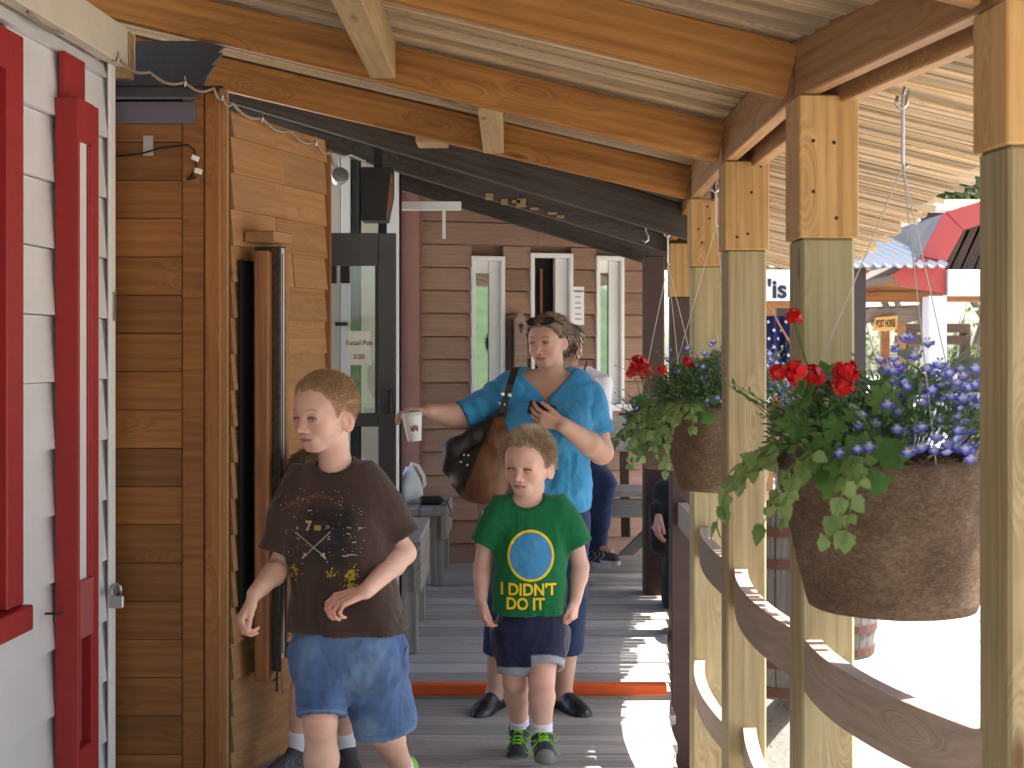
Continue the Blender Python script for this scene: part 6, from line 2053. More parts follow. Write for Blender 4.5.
# ---------------------------------------------------------------- older boy in the brown tee
def older_boy():
    Y0 = 4.25; s = F / Y0
    def J(px, py, dy=0.0): return np.array(P(px, py, Y0 + dy))
    base = np.array((J(345, 0)[0], Y0, 0.0))
    e = person('older boy in splattered brown tee and denim shorts, striding at the front', base)
    ox = (340 - CX) / s; org = (ox, Y0); rot = -.22
    rows = [(.690, .024, .0, .177, .130), (.78, .014, 0, .156, .112), (.90, .004, 0, .146, .106), (1.0, -.004, .0, .143, .103), (1.065, -.004, .01, .138, .090), (1.108, -.002, .016, .124, .076), (1.150, -.004, .02, .090, .062), (1.178, -.006, .02, .064, .053), (1.202, -.006, .02, .038, .04)]
    hd = Head(J(324.5, 411, -.02), .236, yaw=-.70, pitch=-.06, roll=-.02)
    h = .0034
    vx = Vox((ox - .36, Y0 - .36, -.02), (ox + .30, Y0 + .52, 1.49), h)
    # torso, hips
    vx.loft(scaled(rows, .84, .84, .70), .03, rot=rot, org=org)
    vx.loft([(.58, .02, 0, .115, .085), (.64, .022, 0, .13, .095), (.72, .018, 0, .125, .092)], .04, rot=rot, org=org)
    vx.cone(J(304, 496, .02), J(368, 494, .02), .040, .040, .04)
    # arms
    Ls, Le, Lw = J(297, 502, .01), J(281, 566, .01), J(254.5, 594, -.17)
    Rs, Re, Rw = J(373, 500, .02), J(404, 553, .03), J(366, 591, -.17)
    vx.chain([Ls, Le], [.038, .033], .02); vx.chain([Le, (Le * .7 + Lw * .3), Lw], [.0335, .0335, .0225], .016)
    vx.chain([Rs, Re], [.038, .034], .02); vx.chain([Re, (Re * .7 + Rw * .3), Rw], [.0345, .0355, .0235], .016)
    t1, th1 = hand(vx, Lw, (-.42, -.25, -.80), (.85, .25, -.35), .160, curl=(.95, .85, .8, .7), thumb=(.25, .15), thumb_side=1, fr=.0068)
    t2, th2 = hand(vx, Rw, (-.86, -.28, -.26), (-.15, .30, -.95), .165, curl=(.62, .74, .82, .9), thumb=(.45, .35), thumb_side=-1, fr=.0070)
    # legs
    Lh, Lk, La = J(322, 645, 0), J(320, 722, -.10), J(323, 838, -.06)
    Rh, Rk, Ra = J(368, 645, .02), J(379, 728, .05), J(404, 772, .38)
    vx.chain([Lh, Lk], [.078, .048], .03); vx.chain([Lk, Lk * .68 + La * .32 + np.array((0, .012, 0)), La], [.046, .049, .031], .02)
    vx.chain([Rh, Rk], [.078, .049], .03); vx.chain([Rk, Rk * .68 + Ra * .32 + np.array((.004, .014, .006)), Ra], [.046, .048, .031], .02)
    vx.cone(Lk + np.array((0, -.018, .004)), Lk + np.array((0, -.018, -.02)), .034, .03, .02)
    for a, k, d in ((La, Lk, (0.05, -1, -.12)), (Ra, Rk, (-.25, -.45, -.86))):
        d = np.array(d, float); d /= np.linalg.norm(d); vx.chain([a, a + d * .05 + (0, 0, -.03)], [.03, .022], .02)
    hd.build(vx, squint=.95, neck=J(336, 476, .02), nr=.188)
    extra = redden([Le, Re, Lk + np.array((0, -.04, 0)), Rk + np.array((0, -.04, 0))] + [t[1] for t in t1 + t2], .035, .30)
    body, V, Fq = solid(vx, 'body', M['skin'], e, base, skin_col([(hd, dict(brow=(.33, .21, .12), browf=.7))], extra))
    hd.eyeball_meshes(e, base, (-.12, 1, -.12), iris=(.10, .12, .13))
    def hc(q, r):
        C = np.repeat(np.array((.40, .255, .135))[None, :], len(q), 0) * (.42 + 1.0 * r)[:, None]
        C = mixc(C, (.50, .36, .20), ss(fbm(q * 7, 2), .05, .35) * .5 * ss(q[:, 2], .15, .35))
        return mixc(C, (.52, .33, .215), ss(.24 - q[:, 2], -.06, .22) * .75)
    cap_hair(hd, V, Fq, base, e, M['hair'], hd.scalp(V, .026), .0026, 1, 16000, .0135, .00055, short_dir(), hc)
    # tee shirt
    sv = Vox((ox - .27, Y0 - .22, .64), (ox + .30, Y0 + .24, 1.20), .0042)
    sv.loft(rows, .02, rot=rot, org=org)
    sv.cone(J(306, 485, .02), J(364, 483, .02), .048, .048, .05)
    sv.cone(J(304, 497, .015), J(292, 512, .01), .060, .062, .04); sv.cone(J(366, 496, .02), J(381, 510, .02), .062, .064, .04)
    L0, L1 = J(296, 496, .012), J(278.5, 552, -.005); R0, R1 = J(374, 492, .02), J(401, 538, .02)
    sv.capcone(L0 * 1.5 - L1 * .5, L1, .036, .056, .05); sv.capcone(R0 * 1.5 - R1 * .5, R1, .036, .058, .05)
    for a, b in ((L0, L1), (R0, R1)):
        d = (b - a) / np.linalg.norm(b - a); sv.capcone(b - d * .05, b + d * .02, .040, .052, .006, 'cut')
    sv.loft([(.62, .024, 0, .168, .121), (.68, .024, 0, .168, .121), (.72, .020, 0, .140, .090)], .004, 'cut', rot=rot, org=org)
    sv.ell(J(333, 455, -.03), (.064, .075, .050), None, .008, 'cut')
    sv.chain([J(336, 476, .02), J(331, 440, 0)], [.052, .056], .005, 'cut')
    def tdisp(V, N):
        lower = ss(1.08 - V[:, 2], .0, .25)
        f = folds(V, (7, 7, 4.0), .026, 1.0, 3.1) * lower + folds(V, (16, 16, 10), .006, .9, 8.2)
        f += .006 * np.sin(V[:, 0] * 46 + V[:, 2] * 9) * ss(.86 - V[:, 2], 0, .15)
        f -= .0025 * ss(.006 - np.abs(V[:, 2] - .712), 0, .004)
        return f
    def tcol(V):
        C = np.repeat(np.array((.058, .034, .028))[None, :], len(V), 0)
        zc = (V - np.array(J(350, 500))[None, :])
        C = mixc(C, (.024, .020, .022), ss(.085 - np.abs(V[:, 0] - (J(334, 0)[0])), 0, .03) * ss(.10 - np.abs(V[:, 2] - J(0, 533)[2]), 0, .03) * (V[:, 1] < Y0) * (.5 + .5 * ss(fbm(V * 30, 3), -.2, .2)))
        n = np.linalg.norm((V - np.array(J(333, 455, -.03))[None, :]) / np.array((.064, .075, .050))[None, :], axis=1)
        return mixc(C, (.042, .028, .025), ss(1.28 - n, 0, .03) * .6)
    tee, TV, TF = solid(sv, 'tshirt', M['tee'], e, base, tcol, tdisp, 2)
    # distressed print
    def X(px): return (px - 332) / s
    def Zp(py): return (525 - py) / s
    def zz(u, v): return (X(275 + u / 5.486), Zp(460 + v / 5.486))
    rnd = random.Random(4)
    def blob(c, r, n=7): return [(c[0] + r * rnd.uniform(.5, 1.2) * math.cos(2 * math.pi * k / n), c[1] + r * rnd.uniform(.5, 1.2) * math.sin(2 * math.pi * k / n)) for k in range(n)]
    def bar(a, b, w0, w1=None):
        w1 = w1 or w0; dx, dz = b[0] - a[0], b[1] - a[1]; L = math.hypot(dx, dz); nx, nz = -dz / L, dx / L
        return [(a[0] + nx * w0, a[1] + nz * w0), (b[0] + nx * w1, b[1] + nz * w1), (b[0] - nx * w1, b[1] - nz * w1), (a[0] - nx * w0, a[1] - nz * w0)]
    cream, gold, yell, orng = [], [], [], []
    for _ in range(105):
        u, v = rnd.uniform(60, 520), rnd.uniform(120, 500)
        if rnd.random() < .4: u = rnd.uniform(330, 510)
        cream.append(blob(zz(u, v), rnd.uniform(.0006, .0019)))
    for (a, b) in (((130, 380), (300, 500)), ((330, 368), (170, 520))):
        cream.append(bar(zz(*a), zz(*b), .0012))
    for (c, r) in (((185, 498), .0065), ((175, 515), .005), ((292, 492), .0068), ((302, 508), .0045), ((170, 545), .003), ((312, 527), .003)): cream.append(blob(zz(*c), r, 9))
    for (u, v, w) in ((430, 346, 12), (428, 378, 8), (458, 423, 12), (410, 497, 16), (440, 490, 20), (465, 488, 9), (135, 385, 6), (145, 412, 8), (150, 398, 4), (322, 395, 6), (320, 408, 8), (490, 350, 10), (210, 262, 12)):
        cream.append(bar(zz(u - w, v + rnd.uniform(-3, 3)), zz(u + w, v + rnd.uniform(-3, 3)), rnd.uniform(.0008, .0016)))
    cream += ring(*zz(142, 357), .0024, .0040, 18); cream += ring(*zz(314, 343), .0026, .0042, 18)
    for i in range(20):
        t = i / 19; u = 70 + 240 * t; v = 250 - 62 * math.sin(t * 2.2) + rnd.uniform(-6, 6)
        orng.append(bar(zz(u - rnd.uniform(2, 6), v + rnd.uniform(2, 12)), zz(u + rnd.uniform(2, 6), v - rnd.uniform(2, 12)), rnd.uniform(.0005, .0011)))
    orng.append(blob(zz(50, 235), .004)); orng.append(blob(zz(55, 260), .003)); gold.append(blob(zz(327, 200), .0028, 10))
    for (c, w, hh, n) in (((125, 600), 34, 34, 26), ((445, 610), 34, 68, 54), ((340, 590), 38, 18, 16), ((430, 655), 60, 16, 30)):
        for _ in range(n): yell.append(blob(zz(c[0] + rnd.gauss(0, w * .5), c[1] + rnd.gauss(0, hh * .5)), rnd.uniform(.0012, .0046)))
    def art(polys, name, mat):
        project(name, poly_mesh(polys), (J(332, 0)[0], J(0, 525)[2]), Y0 - .4, TV, TF, mat, tee, base, off=.0013, cut=.02)
    art(cream, 'print_splatter', plain('cream print', (.42, .40, .29), .8)); art(orng, 'print_script', plain('rust print', (.30, .12, .035), .8))
    art(yell, 'print_splash', plain('yellow print', (.42, .30, .015), .8)); M['goldp'] = plain('gold print', (.36, .25, .04), .8); art(gold, 'print_dot', M['goldp'])
    for (tx, u, v, sz, mt) in (('7', 205, 345, .040, plain('pale gold print', (.38, .33, .14), .8)), ('88', 258, 352, .020, M['goldp'])):
        o = zz(u, v); me = text_mesh(tx, sz, .0012)
        project('print_number', me, (J(332, 0)[0] + o[0], J(0, 525)[2] + o[1]), Y0 - .4, TV, TF, mt, tee, base, off=.0016, cut=.01)
    # denim shorts
    dv = Vox((ox - .22, Y0 - .26, .33), (ox + .30, Y0 + .26, .76), .0042)
    dv.loft([(.500, .036, .0, .09, .05), (.545, .034, .0, .150, .104), (.60, .034, 0, .168, .120), (.67, .028, 0, .163, .116), (.725, .020, 0, .150, .108)], .02, rot=rot, org=org)
    a0, a1 = J(324, 650, -.005), J(321.5, 716, -.085); b0, b1 = J(369, 650, .01), J(385.5, 729, .045)
    dv.capcone(a0, a1, .088, .066, .045); dv.capcone(b0, b1, .098, .092, .045)
    for a, b, ra, rb in ((a0, a1, .046, .058), (b0, b1, .06, .084)):
        d = (b - a) / np.linalg.norm(b - a); dv.capcone(b - d * .10, b + d * .02, ra, rb, .006, 'cut')
    def ddisp(V, N):
        f = folds(V, (8, 8, 6), .017, 1.1, 1.7) + folds(V, (20, 20, 14), .006, .9, 5.2)
        cr = J(350, 676, 0); dx, dzz = V[:, 0] - cr[0], V[:, 2] - cr[2]; r_ = np.hypot(dx, dzz); th = np.arctan2(dzz, dx)
        f += .0028 * np.sin(th * 7 + 1.5 * fbm(V * 9, 2)) * np.exp(-r_ / .10) * ss(r_, .01, .05) * (V[:, 1] < Y0)
        f = f * (.25 + .75 * ss(.70 - V[:, 2], -.01, .06))
        return f
    def hemdist(V):
        out = np.full(len(V), 1.0)
        for a, b, sel in ((a0, a1, V[:, 0] < (J(349, 0)[0])), (b0, b1, V[:, 0] >= (J(349, 0)[0]))):
            d = (b - a) / np.linalg.norm(b - a); t = (b - V) @ d; out = np.where(sel, t, out)
        return out
    def dcol(V):
        C = np.repeat(np.array((.075, .130, .265))[None, :], len(V), 0)
        n = fbm(V * np.array((9, 9, 6))[None, :], 4)
        C = mixc(C, (.17, .245, .39), ss(n, -.05, .35) * .6)
        C = mixc(C, (.04, .075, .17), ss(-n, .05, .4) * .6)
        hz = hemdist(V)
        C = mixc(C, (.045, .075, .15), ss(.0022 - np.abs(hz - .022), 0, .001) * .6)
        C = mixc(C, (.22, .29, .42), ss(.004 - np.abs(hz - .002), 0, .002) * .5)
        st = ss(.0028 - np.abs(V[:, 0] - (J(402, 0)[0] + .02 * (V[:, 2] - .55))), 0, .0015) * (V[:, 2] > .38)
        return mixc(C, (.05, .085, .18), st * .6)
    sh, SV, SF = solid(dv, 'shorts', M['denim'], e, base, dcol, ddisp, 2)
    # carpenter loop and pocket flap on the hip seam
    m = MB(); q = J(404, 655, -.085)
    bvs = BVHTree.FromPolygons([tuple(v) for v in SV], [tuple(f) for f in SF])
    pk = []
    for (px, py) in ((398, 652), (403, 656), (405, 664), (402, 672), (397, 676)):
        p0 = Vector(J(px, py, -.4)); hit = bvs.ray_cast(p0, Vector((0, 1, 0)), 1.0)
        pk.append((hit[0] if hit[0] is not None else Vector(J(px, py, -.02))) - Vector(base) - Vector((0, .004, 0)))
    m.tube(pk, .005, 6); ln = m.build('hammer_loop', M['denim'], sh, usecol=True, smooth=True)
    ln.data.attributes['Col'].data.foreach_set('color', np.tile(np.array((.12, .19, .34, 1), dtype=np.float32), len(ln.data.vertices)))
    # socks and shoes
    for (k, a, dirv, up) in ((Lk, La, (0.06, -1, 0), (0, 0, 1)), (Rk, Ra, (-.32, -.42, -.85), (.1, -.9, .35))):
        so_ = Vox(a - .12, a + .14, .004); d = (k - a) / np.linalg.norm(k - a)
        so_.capcone(a - d * .04, a + d * .065, .036, .0395, .01)
        solid(so_, 'sock', M['sock'], e, base, const((.68, .68, .70)), lambda V, N: .0012 * np.sin(V[:, 2] * 420))
        shoe('shoe', a, dirv, .062, .235, e, base, dict(upper=(.22, .42, .06), accent=(.55, .6, .5), sole=(.20, .20, .22), tongue=(.25, .3, .12)), up=up)
older_boy()

# ---------------------------------------------------------------- small boy in the green tee
def small_boy():
    Y0 = 5.23; s = F / Y0
    def J(px, py, dy=0.0): return np.array(P(px, py, Y0 + dy))
    base = np.array((J(530, 0)[0], Y0, 0.0))
    e = person('small boy in a green slogan tee and navy shorts with grey hems', base)
    ox = (530.5 - CX) / s; org = (ox, Y0); rot = -.08
    rows = [(.560, 0, 0, .135, .098), (.66, 0, 0, .128, .096), (.76, 0, 0, .124, .092), (.85, 0, .004, .126, .088), (.905, 0, .01, .122, .076), (.945, -.003, .014, .106, .066), (.974, -.006, .016, .080, .054), (.994, -.008, .016, .056, .046), (1.012, -.008, .016, .033, .036)]
    hd = Head(J(528, 461.5, -.015), .236, yaw=-.42, pitch=-.10, roll=.03)
    vx = Vox((ox - .26, Y0 - .28, -.02), (ox + .27, Y0 + .30, 1.25), .0036)
    vx.loft(scaled(rows, .85, .85, .57), .03, rot=rot, org=org)
    vx.loft([(.47, 0, 0, .10, .07), (.51, 0, 0, .108, .08), (.58, 0, 0, .105, .08)], .04, rot=rot, org=org)
    vx.cone(J(500, 517, .015), J(560, 517, .015), .038, .038, .04)
    Ls, Le, Lw = J(490, 516, .01), J(482.5, 567, .02), J(481.5, 600, -.03)
    Rs, Re, Rw = J(570, 516, .01), J(580.5, 567, .02), J(575.5, 600, -.03)
    vx.chain([Ls, Le], [.034, .030], .02); vx.chain([Le, Le * .7 + Lw * .3, Lw], [.0305, .0305, .0215], .016)
    vx.chain([Rs, Re], [.034, .030], .02); vx.chain([Re, Re * .7 + Rw * .3, Rw], [.0305, .0305, .0215], .016)
    t1, _ = hand(vx, Lw, (.06, -.16, -1), (.9, .35, 0), .128, curl=(.55, .62, .68, .72), thumb=(.25, .2), thumb_side=1, fr=.0063)
    t2, _ = hand(vx, Rw, (-.16, -.16, -1), (-.85, .45, 0), .128, curl=(.75, .8, .85, .9), thumb=(.25, .25), thumb_side=-1, fr=.0063)
    Lh, Lk, La = J(514, 625, 0), J(515.5, 681, .0), J(519.5, 727, .15)
    Rh, Rk, Ra = J(546, 625, 0), J(541.5, 680, -.08), J(542.5, 736, -.05)
    vx.chain([Lh, Lk], [.066, .046], .03); vx.chain([Lk, Lk * .68 + La * .32 + np.array((0, .012, 0)), La], [.044, .045, .030], .02)
    vx.chain([Rh, Rk], [.066, .046], .03); vx.chain([Rk, Rk * .68 + Ra * .32 + np.array((0, .012, 0)), Ra], [.044, .046, .030], .02)
    for a, d in ((La, (-.12, -.75, -.6)), (Ra, (.02, -1, 0))):
        d = np.array(d, float); d /= np.linalg.norm(d); vx.chain([a, a + d * .04 + (0, 0, -.03)], [.028, .020], .02)
    hd.build(vx, squint=.72, neck=J(527.5, 504, .015), nr=.195)
    extra = redden([Le, Re, Lk + np.array((0, -.04, 0)), Rk + np.array((0, -.04, 0))] + [t[1] for t in t1 + t2], .034, .32)
    body, V, Fq = solid(vx, 'body', M['skin'], e, base, skin_col([(hd, dict(brow=(.38, .24, .14), browf=.35, rosy=.5))], extra))
    hd.eyeball_meshes(e, base, (-.1, 1, -.15), iris=(.10, .13, .15))
    def hc(q, r):
        C = np.repeat(np.array((.44, .31, .195))[None, :], len(q), 0) * (.45 + .95 * r)[:, None]
        C = mixc(C, (.72, .62, .48), ss(q[:, 2] + .35 * fbm(q * 9, 2), .36, .55) * .75)
        return mixc(C, (.50, .38, .28), ss(-q[:, 2], -.25, .1) * .6)
    def sd(q, n, rng):
        d = n * .55 + rng.normal(size=n.shape) * .26; d[:, 2] += .75 * ss(q[:, 2], .2, .45); return d
    cap_hair(hd, V, Fq, base, e, M['hair'], hd.scalp(V, .026), .0050, 2, 15000, .025, .0007, sd, hc)
    # tee
    sv = Vox((ox - .25, Y0 - .20, .53), (ox + .25, Y0 + .22, 1.03), .0042)
    sv.loft(rows, .02, rot=rot, org=org)
    sv.cone(J(504, 512, .015), J(555, 512, .015), .042, .042, .05)
    sv.cone(J(504, 517, .01), J(494, 525, .01), .052, .052, .04); sv.cone(J(556, 517, .01), J(567, 525, .01), .052, .052, .04)
    L0, L1 = J(496, 514, .01), J(484, 544, .005); R0, R1 = J(564, 514, .01), J(578.5, 545, .005)
    sv.capcone(L0 * 1.5 - L1 * .5, L1, .030, .048, .05); sv.capcone(R0 * 1.5 - R1 * .5, R1, .030, .048, .05)
    for a, b in ((L0, L1), (R0, R1)):
        d = (b - a) / np.linalg.norm(b - a); sv.capcone(b - d * .05, b + d * .02, .035, .045, .006, 'cut')
    sv.loft([(.50, 0, 0, .127, .090), (.545, 0, 0, .127, .090), (.59, 0, 0, .11, .075)], .004, 'cut', rot=rot, org=org)
    sv.ell(J(527, 494, -.03), (.060, .066, .050), None, .008, 'cut')
    sv.chain([J(527, 504, .015), J(527, 480, 0)], [.052, .06], .005, 'cut')
    def tdisp(V, N):
        f = folds(V, (7, 7, 4), .021, 1.0, 6.4) * ss(.94 - V[:, 2], 0, .2) + folds(V, (17, 17, 11), .0055, .9, 2.2)
        return f - .0022 * ss(.006 - np.abs(V[:, 2] - .578), 0, .004)
    def tcol(V):
        C = np.repeat(np.array((.008, .135, .045))[None, :], len(V), 0)
        n = np.linalg.norm((V - np.array(J(527, 494, -.03))[None, :]) / np.array((.060, .066, .050))[None, :], axis=1)
        return mixc(C, (.006, .085, .028), ss(1.30 - n, 0, .03) * .6)
    tee, TV, TF = solid(sv, 'tshirt', M['tee'], e, base, tcol, tdisp, 2)
    yl = plain('yellow shirt print', (.72, .55, .015), .75, var=.05); bl = plain('blue shirt print', (.05, .24, .46), .75, var=.05); dk = plain('dark outline print', (.004, .02, .008), .8)
    c = (J(530.5, 0)[0], J(0, 552)[2])
    project('print_disc', poly_mesh(ring(0, 0, 0, .083, 56, .92)), c, Y0 - .4, TV, TF, bl, tee, base, off=.0022, cut=.010)
    project('print_ring', poly_mesh(ring(0, 0, .083, .0925, 56, .92)), c, Y0 - .4, TV, TF, yl, tee, base, off=.0024, cut=.010)
    for tx, py, sz, sx in (("I DIDN'T", 585.5, .060, .88), ('DO IT', 599.5, .060, .86)):
        px = 528 if 'D' == tx[2] else 525
        oo = (J(px, 0)[0], J(0, py)[2])
        project('print_outline', text_mesh(tx, sz, .0042, sx), (oo[0] + .001, oo[1] - .001), Y0 - .4, TV, TF, dk, tee, base, off=.0018, cut=.012)
        project('print_lettering', text_mesh(tx, sz, .0020, sx), oo, Y0 - .4, TV, TF, yl, tee, base, off=.0026, cut=.012)
    # shorts with a grey hem band
    dv = Vox((ox - .2, Y0 - .22, .28), (ox + .2, Y0 + .2, .64), .0042)
    dv.loft([(.37, 0, 0, .085, .055), (.42, 0, 0, .118, .086), (.48, 0, 0, .128, .096), (.54, 0, 0, .122, .090), (.60, 0, 0, .112, .084)], .02, rot=rot, org=org)
    a0, a1 = J(514, 632, 0), J(515, 672, -.015); b0, b1 = J(546, 632, 0), J(546, 667, -.06)
    dv.capcone(a0, a1, .070, .060, .06); dv.capcone(b0, b1, .070, .062, .06)
    for a, b in ((a0, a1), (b0, b1)):
        d = (b - a) / np.linalg.norm(b - a); dv.capcone(b - d * .07, b + d * .02, .044, .056, .006, 'cut')
    def dcol(V):
        C = np.repeat(np.array((.014, .016, .048))[None, :], len(V), 0)
        left = V[:, 0] < J(530.5, 0)[0]
        for a, b, sel in ((a0, a1, left), (b0, b1, ~left)):
            d = (b - a) / np.linalg.norm(b - a); t = (b - V) @ d
            C = mixc(C, (.30, .31, .36), ss(.026 - t, 0, .003) * sel)
        return C
    solid(dv, 'shorts', M['sport'], e, base, dcol, lambda V, N: folds(V, (9, 9, 5), .010, 1.0, 2.9) + folds(V, (22, 22, 14), .003, .8, 4.0), 2)
    for (k, a, dirv, up) in ((Lk, La, (-.10, -.80, -.58), (0, -.5, .86)), (Rk, Ra, (.05, -1, 0.0), (0, 0, 1))):
        so_ = Vox(a - .12, a + .14, .0038); d = (k - a) / np.linalg.norm(k - a)
        so_.capcone(a - d * .05, a + d * .055, .034, .038, .01)
        solid(so_, 'sock', M['sock'], e, base, const((.70, .70, .73)), lambda V, N: .0012 * np.sin(V[:, 2] * 420))
        shoe('shoe', a, dirv, .062, .205, e, base, dict(upper=(.035, .037, .04), accent=(.20, .22, .20), sole=(.17, .17, .17), tongue=(.03, .03, .035), toe=(.19, .18, .17)), up=up, h=.0034, lace='neon green lace')
small_boy()

# ---------------------------------------------------------------- woman in the blue top
def woman():
    Y0 = 6.05; s = F / Y0
    def J(px, py, dy=0.0): return np.array(P(px, py, Y0 + dy))
    base = np.array((J(540, 0)[0], Y0, 0.0))
    e = person('woman in a blue V-neck top holding a phone and a paper cup', base)
    ox = (545 - CX) / s; org = (ox, Y0); rot = -.10
    rows = [(.850, -.008, -.01, .198, .150), (.95, -.006, -.015, .194, .150), (1.05, -.002, -.012, .184, .142), (1.16, .0, -.012, .184, .140), (1.25, .004, 0, .184, .126), (1.33, .006, .015, .172, .100), (1.385, .006, .026, .128, .076), (1.425, .006, .03, .082, .06)]
    hd = Head(J(547, 341, -.03), .218, yaw=-.50, pitch=-.10, roll=-.02, adult=True, wide=.98)
    vx = Vox((ox - .72, Y0 - .45, -.02), (ox + .36, Y0 + .30, 1.70), .0046)
    vx.loft(scaled(rows, .88, .88, .86), .03, rot=rot, org=org)
    vx.loft([(.70, -.005, 0, .165, .12), (.80, -.005, 0, .17, .125), (.90, -.005, 0, .165, .12)], .04, rot=rot, org=org)
    vx.cone(J(516, 386, .02), J(578, 386, .02), .062, .062, .05)
    Ls, Le, Lw = J(509, 390, 0), J(461, 417, -.06), J(429, 411, -.20)
    Rs, Re, Rw = J(588, 392, .01), J(601, 452, -.02), J(562, 424, -.26)
    vx.chain([Ls, Le], [.058, .050], .03); vx.chain([Le, Le * .65 + Lw * .35, Lw], [.050, .048, .030], .02)
    vx.chain([Rs, Re], [.058, .050], .03); vx.chain([Re, Re * .65 + Rw * .35, Rw], [.051, .050, .031], .02)
    hand(vx, Lw, (-1, -.10, .06), (.05, -.1, -1), .172, curl=(.62, .60, .58, .55), spread=.06, thumb=(.35, .35), thumb_side=-1, fr=.0084)
    hand(vx, Rw, (-.93, -.12, .22), (-.15, .80, .55), .172, curl=(.50, .55, .6, .62), thumb=(.5, .2), thumb_side=-1, fr=.0084)
    Lh, Lk, La = J(524, 520, 0), J(505, 605, -.03), J(494.5, 695, .0)
    Rh, Rk, Ra = J(566, 520, 0), J(568, 605, -.03), J(563.5, 695, .0)
    for (a, b, c) in ((Lh, Lk, La), (Rh, Rk, Ra)):
        vx.chain([a, b], [.090, .062], .03); vx.chain([b, b * .65 + c * .35 + np.array((0, .014, 0)), c], [.056, .057, .035], .02)
    for a, d in ((La, (-.40, -.9, 0)), (Ra, (.45, -.88, 0))):
        d = np.array(d, float); d /= np.linalg.norm(d); vx.chain([a, a + d * .05 + (0, 0, -.03), a + d * .11 + (0, 0, -.05)], [.037, .030, .022], .02)
    hd.build(vx, squint=1.08, neck=J(549, 381, .02), nr=.225)
    tone = np.array((.54, .315, .235))
    body, V, Fq = solid(vx, 'body', M['skin'], e, base, skin_col([(hd, dict(brow=(.13, .08, .055), browf=.8, lip=(.38, .14, .12), rosy=.3))], redden([Re, Le, J(549, 395, -.12)], .07, .3), tone))
    hd.eyeball_meshes(e, base, (-.15, 1, -.22), iris=(.09, .10, .10))
    def hc(q, r):
        C = np.repeat(np.array((.175, .105, .066))[None, :], len(q), 0) * (.5 + .9 * r)[:, None]
        return mixc(C, (.40, .34, .28), ss(fbm(q * np.array((30, 6, 6))[None, :], 2), .05, .35) * .5)
    def back(q, n, rng):
        R = hd.R; d = -R[:, 1][None, :] * 1.0 + n * .12 + rng.normal(size=n.shape) * .10
        d = d + R[:, 2][None, :] * (.25 * ss(.2 - q[:, 2], 0, .3) - .2 * ss(q[:, 2], .2, .4))[:, None]; return d
    cap_hair(hd, V, Fq, base, e, M['hair'], hd.scalp(V, .015, front=.30, ear=.02, nape=-.30, temple=.10), .014, 3, 6500, .05, .0012, back, hc, lump=.12)
    # loose wisps and pony tail behind the ear
    m = MB(); rnd = random.Random(9)
    for k in range(70):
        p = hd.W((rnd.uniform(-.12, .16), -.40 + rnd.uniform(-.05, .03), .05 + rnd.uniform(-.16, .12)))
        q1 = p + hd.R @ np.array((rnd.gauss(.02, .02), -.06, -.02)) * 1.0; q2 = q1 + np.array((rnd.gauss(.004, .012), rnd.gauss(.01, .02), -.03 - rnd.random() * .02)); q3 = q2 + np.array((rnd.gauss(-.01, .012), rnd.gauss(0, .01), -.02))
        g = rnd.uniform(.6, 1.3); m.tube([p - base, q1 - base, q2 - base, q3 - base], [.003, .0035, .0025, .001], 4, col=(.17 * g, .125 * g, .09 * g))
    m.build('pony_tail', M['hair'], e, usecol=True, smooth=True)
    # top
    sv = Vox((ox - .46, Y0 - .32, .80), (ox + .34, Y0 + .28, 1.50), .0048)
    sv.loft(rows, .02, rot=rot, org=org)
    for px in (520, 566): sv.ell(J(px, 424, -.115), (.088, .068, .085), None, .06)
    sv.ell(J(545, 486, -.10), (.15, .075, .12), None, .07)
    sv.cone(J(520, 383, .022), J(574, 383, .022), .060, .060, .06)
    L0, L1 = J(514, 391, .0), J(464.5, 416, -.055); R0, R1 = J(580, 394, .01), J(596.5, 436, -.012)
    sv.cone(J(518, 390, .01), J(506, 396, 0), .075, .075, .05); sv.cone(J(576, 390, .01), J(588, 400, .01), .074, .076, .05)
    sv.capcone(L0, L1, .080, .066, .04); sv.capcone(R0, R1, .068, .068, .05)
    for a, b in ((L0, L1), (R0, R1)):
        d = (b - a) / np.linalg.norm(b - a); sv.capcone(b - d * .05, b + d * .02, .052, .064, .006, 'cut')
    sv.loft([(.80, -.008, -.01, .188, .140), (.84, -.008, -.01, .188, .140), (.88, -.008, -.01, .17, .12)], .004, 'cut', rot=rot, org=org)
    # V neck: two slanted wedges
    vc = J(546, 403)
    def vfn(x, y, z):
        return np.maximum((np.abs(x - vc[0]) - .86 * (z - vc[2])) * .75, y - (Y0 + .0)) + 0 * x
    sv.comb(vfn, (vc[0] - .2, Y0 - .3, vc[2] - .02), (vc[0] + .2, Y0 + .02, vc[2] + .2), .004, 'cut')
    sv.chain([J(549, 384, .02), J(548, 355, 0)], [.080, .09], .005, 'cut')
    def tdisp(V, N):
        f = folds(V, (6, 6, 5), .026, 1.1, 4.4) * ss(1.42 - V[:, 2], 0, .12) + folds(V, (15, 15, 12), .007, .9, 6.2)
        arm = (V[:, 0] < J(498, 0)[0]); f += arm * .006 * np.sin(V[:, 0] * 90 + V[:, 2] * 40)
        return f
    tee, TV, TF = solid(sv, 'blue_top', M['tee'], e, base, const((.055, .30, .58)), tdisp, 2)
    # capri trousers
    dv = Vox((ox - .30, Y0 - .22, .20), (ox + .26, Y0 + .22, .96), .005)
    dv.loft([(.70, -.005, 0, .180, .135), (.80, -.005, 0, .184, .138), (.92, -.005, 0, .175, .13)], .03, rot=rot, org=org)
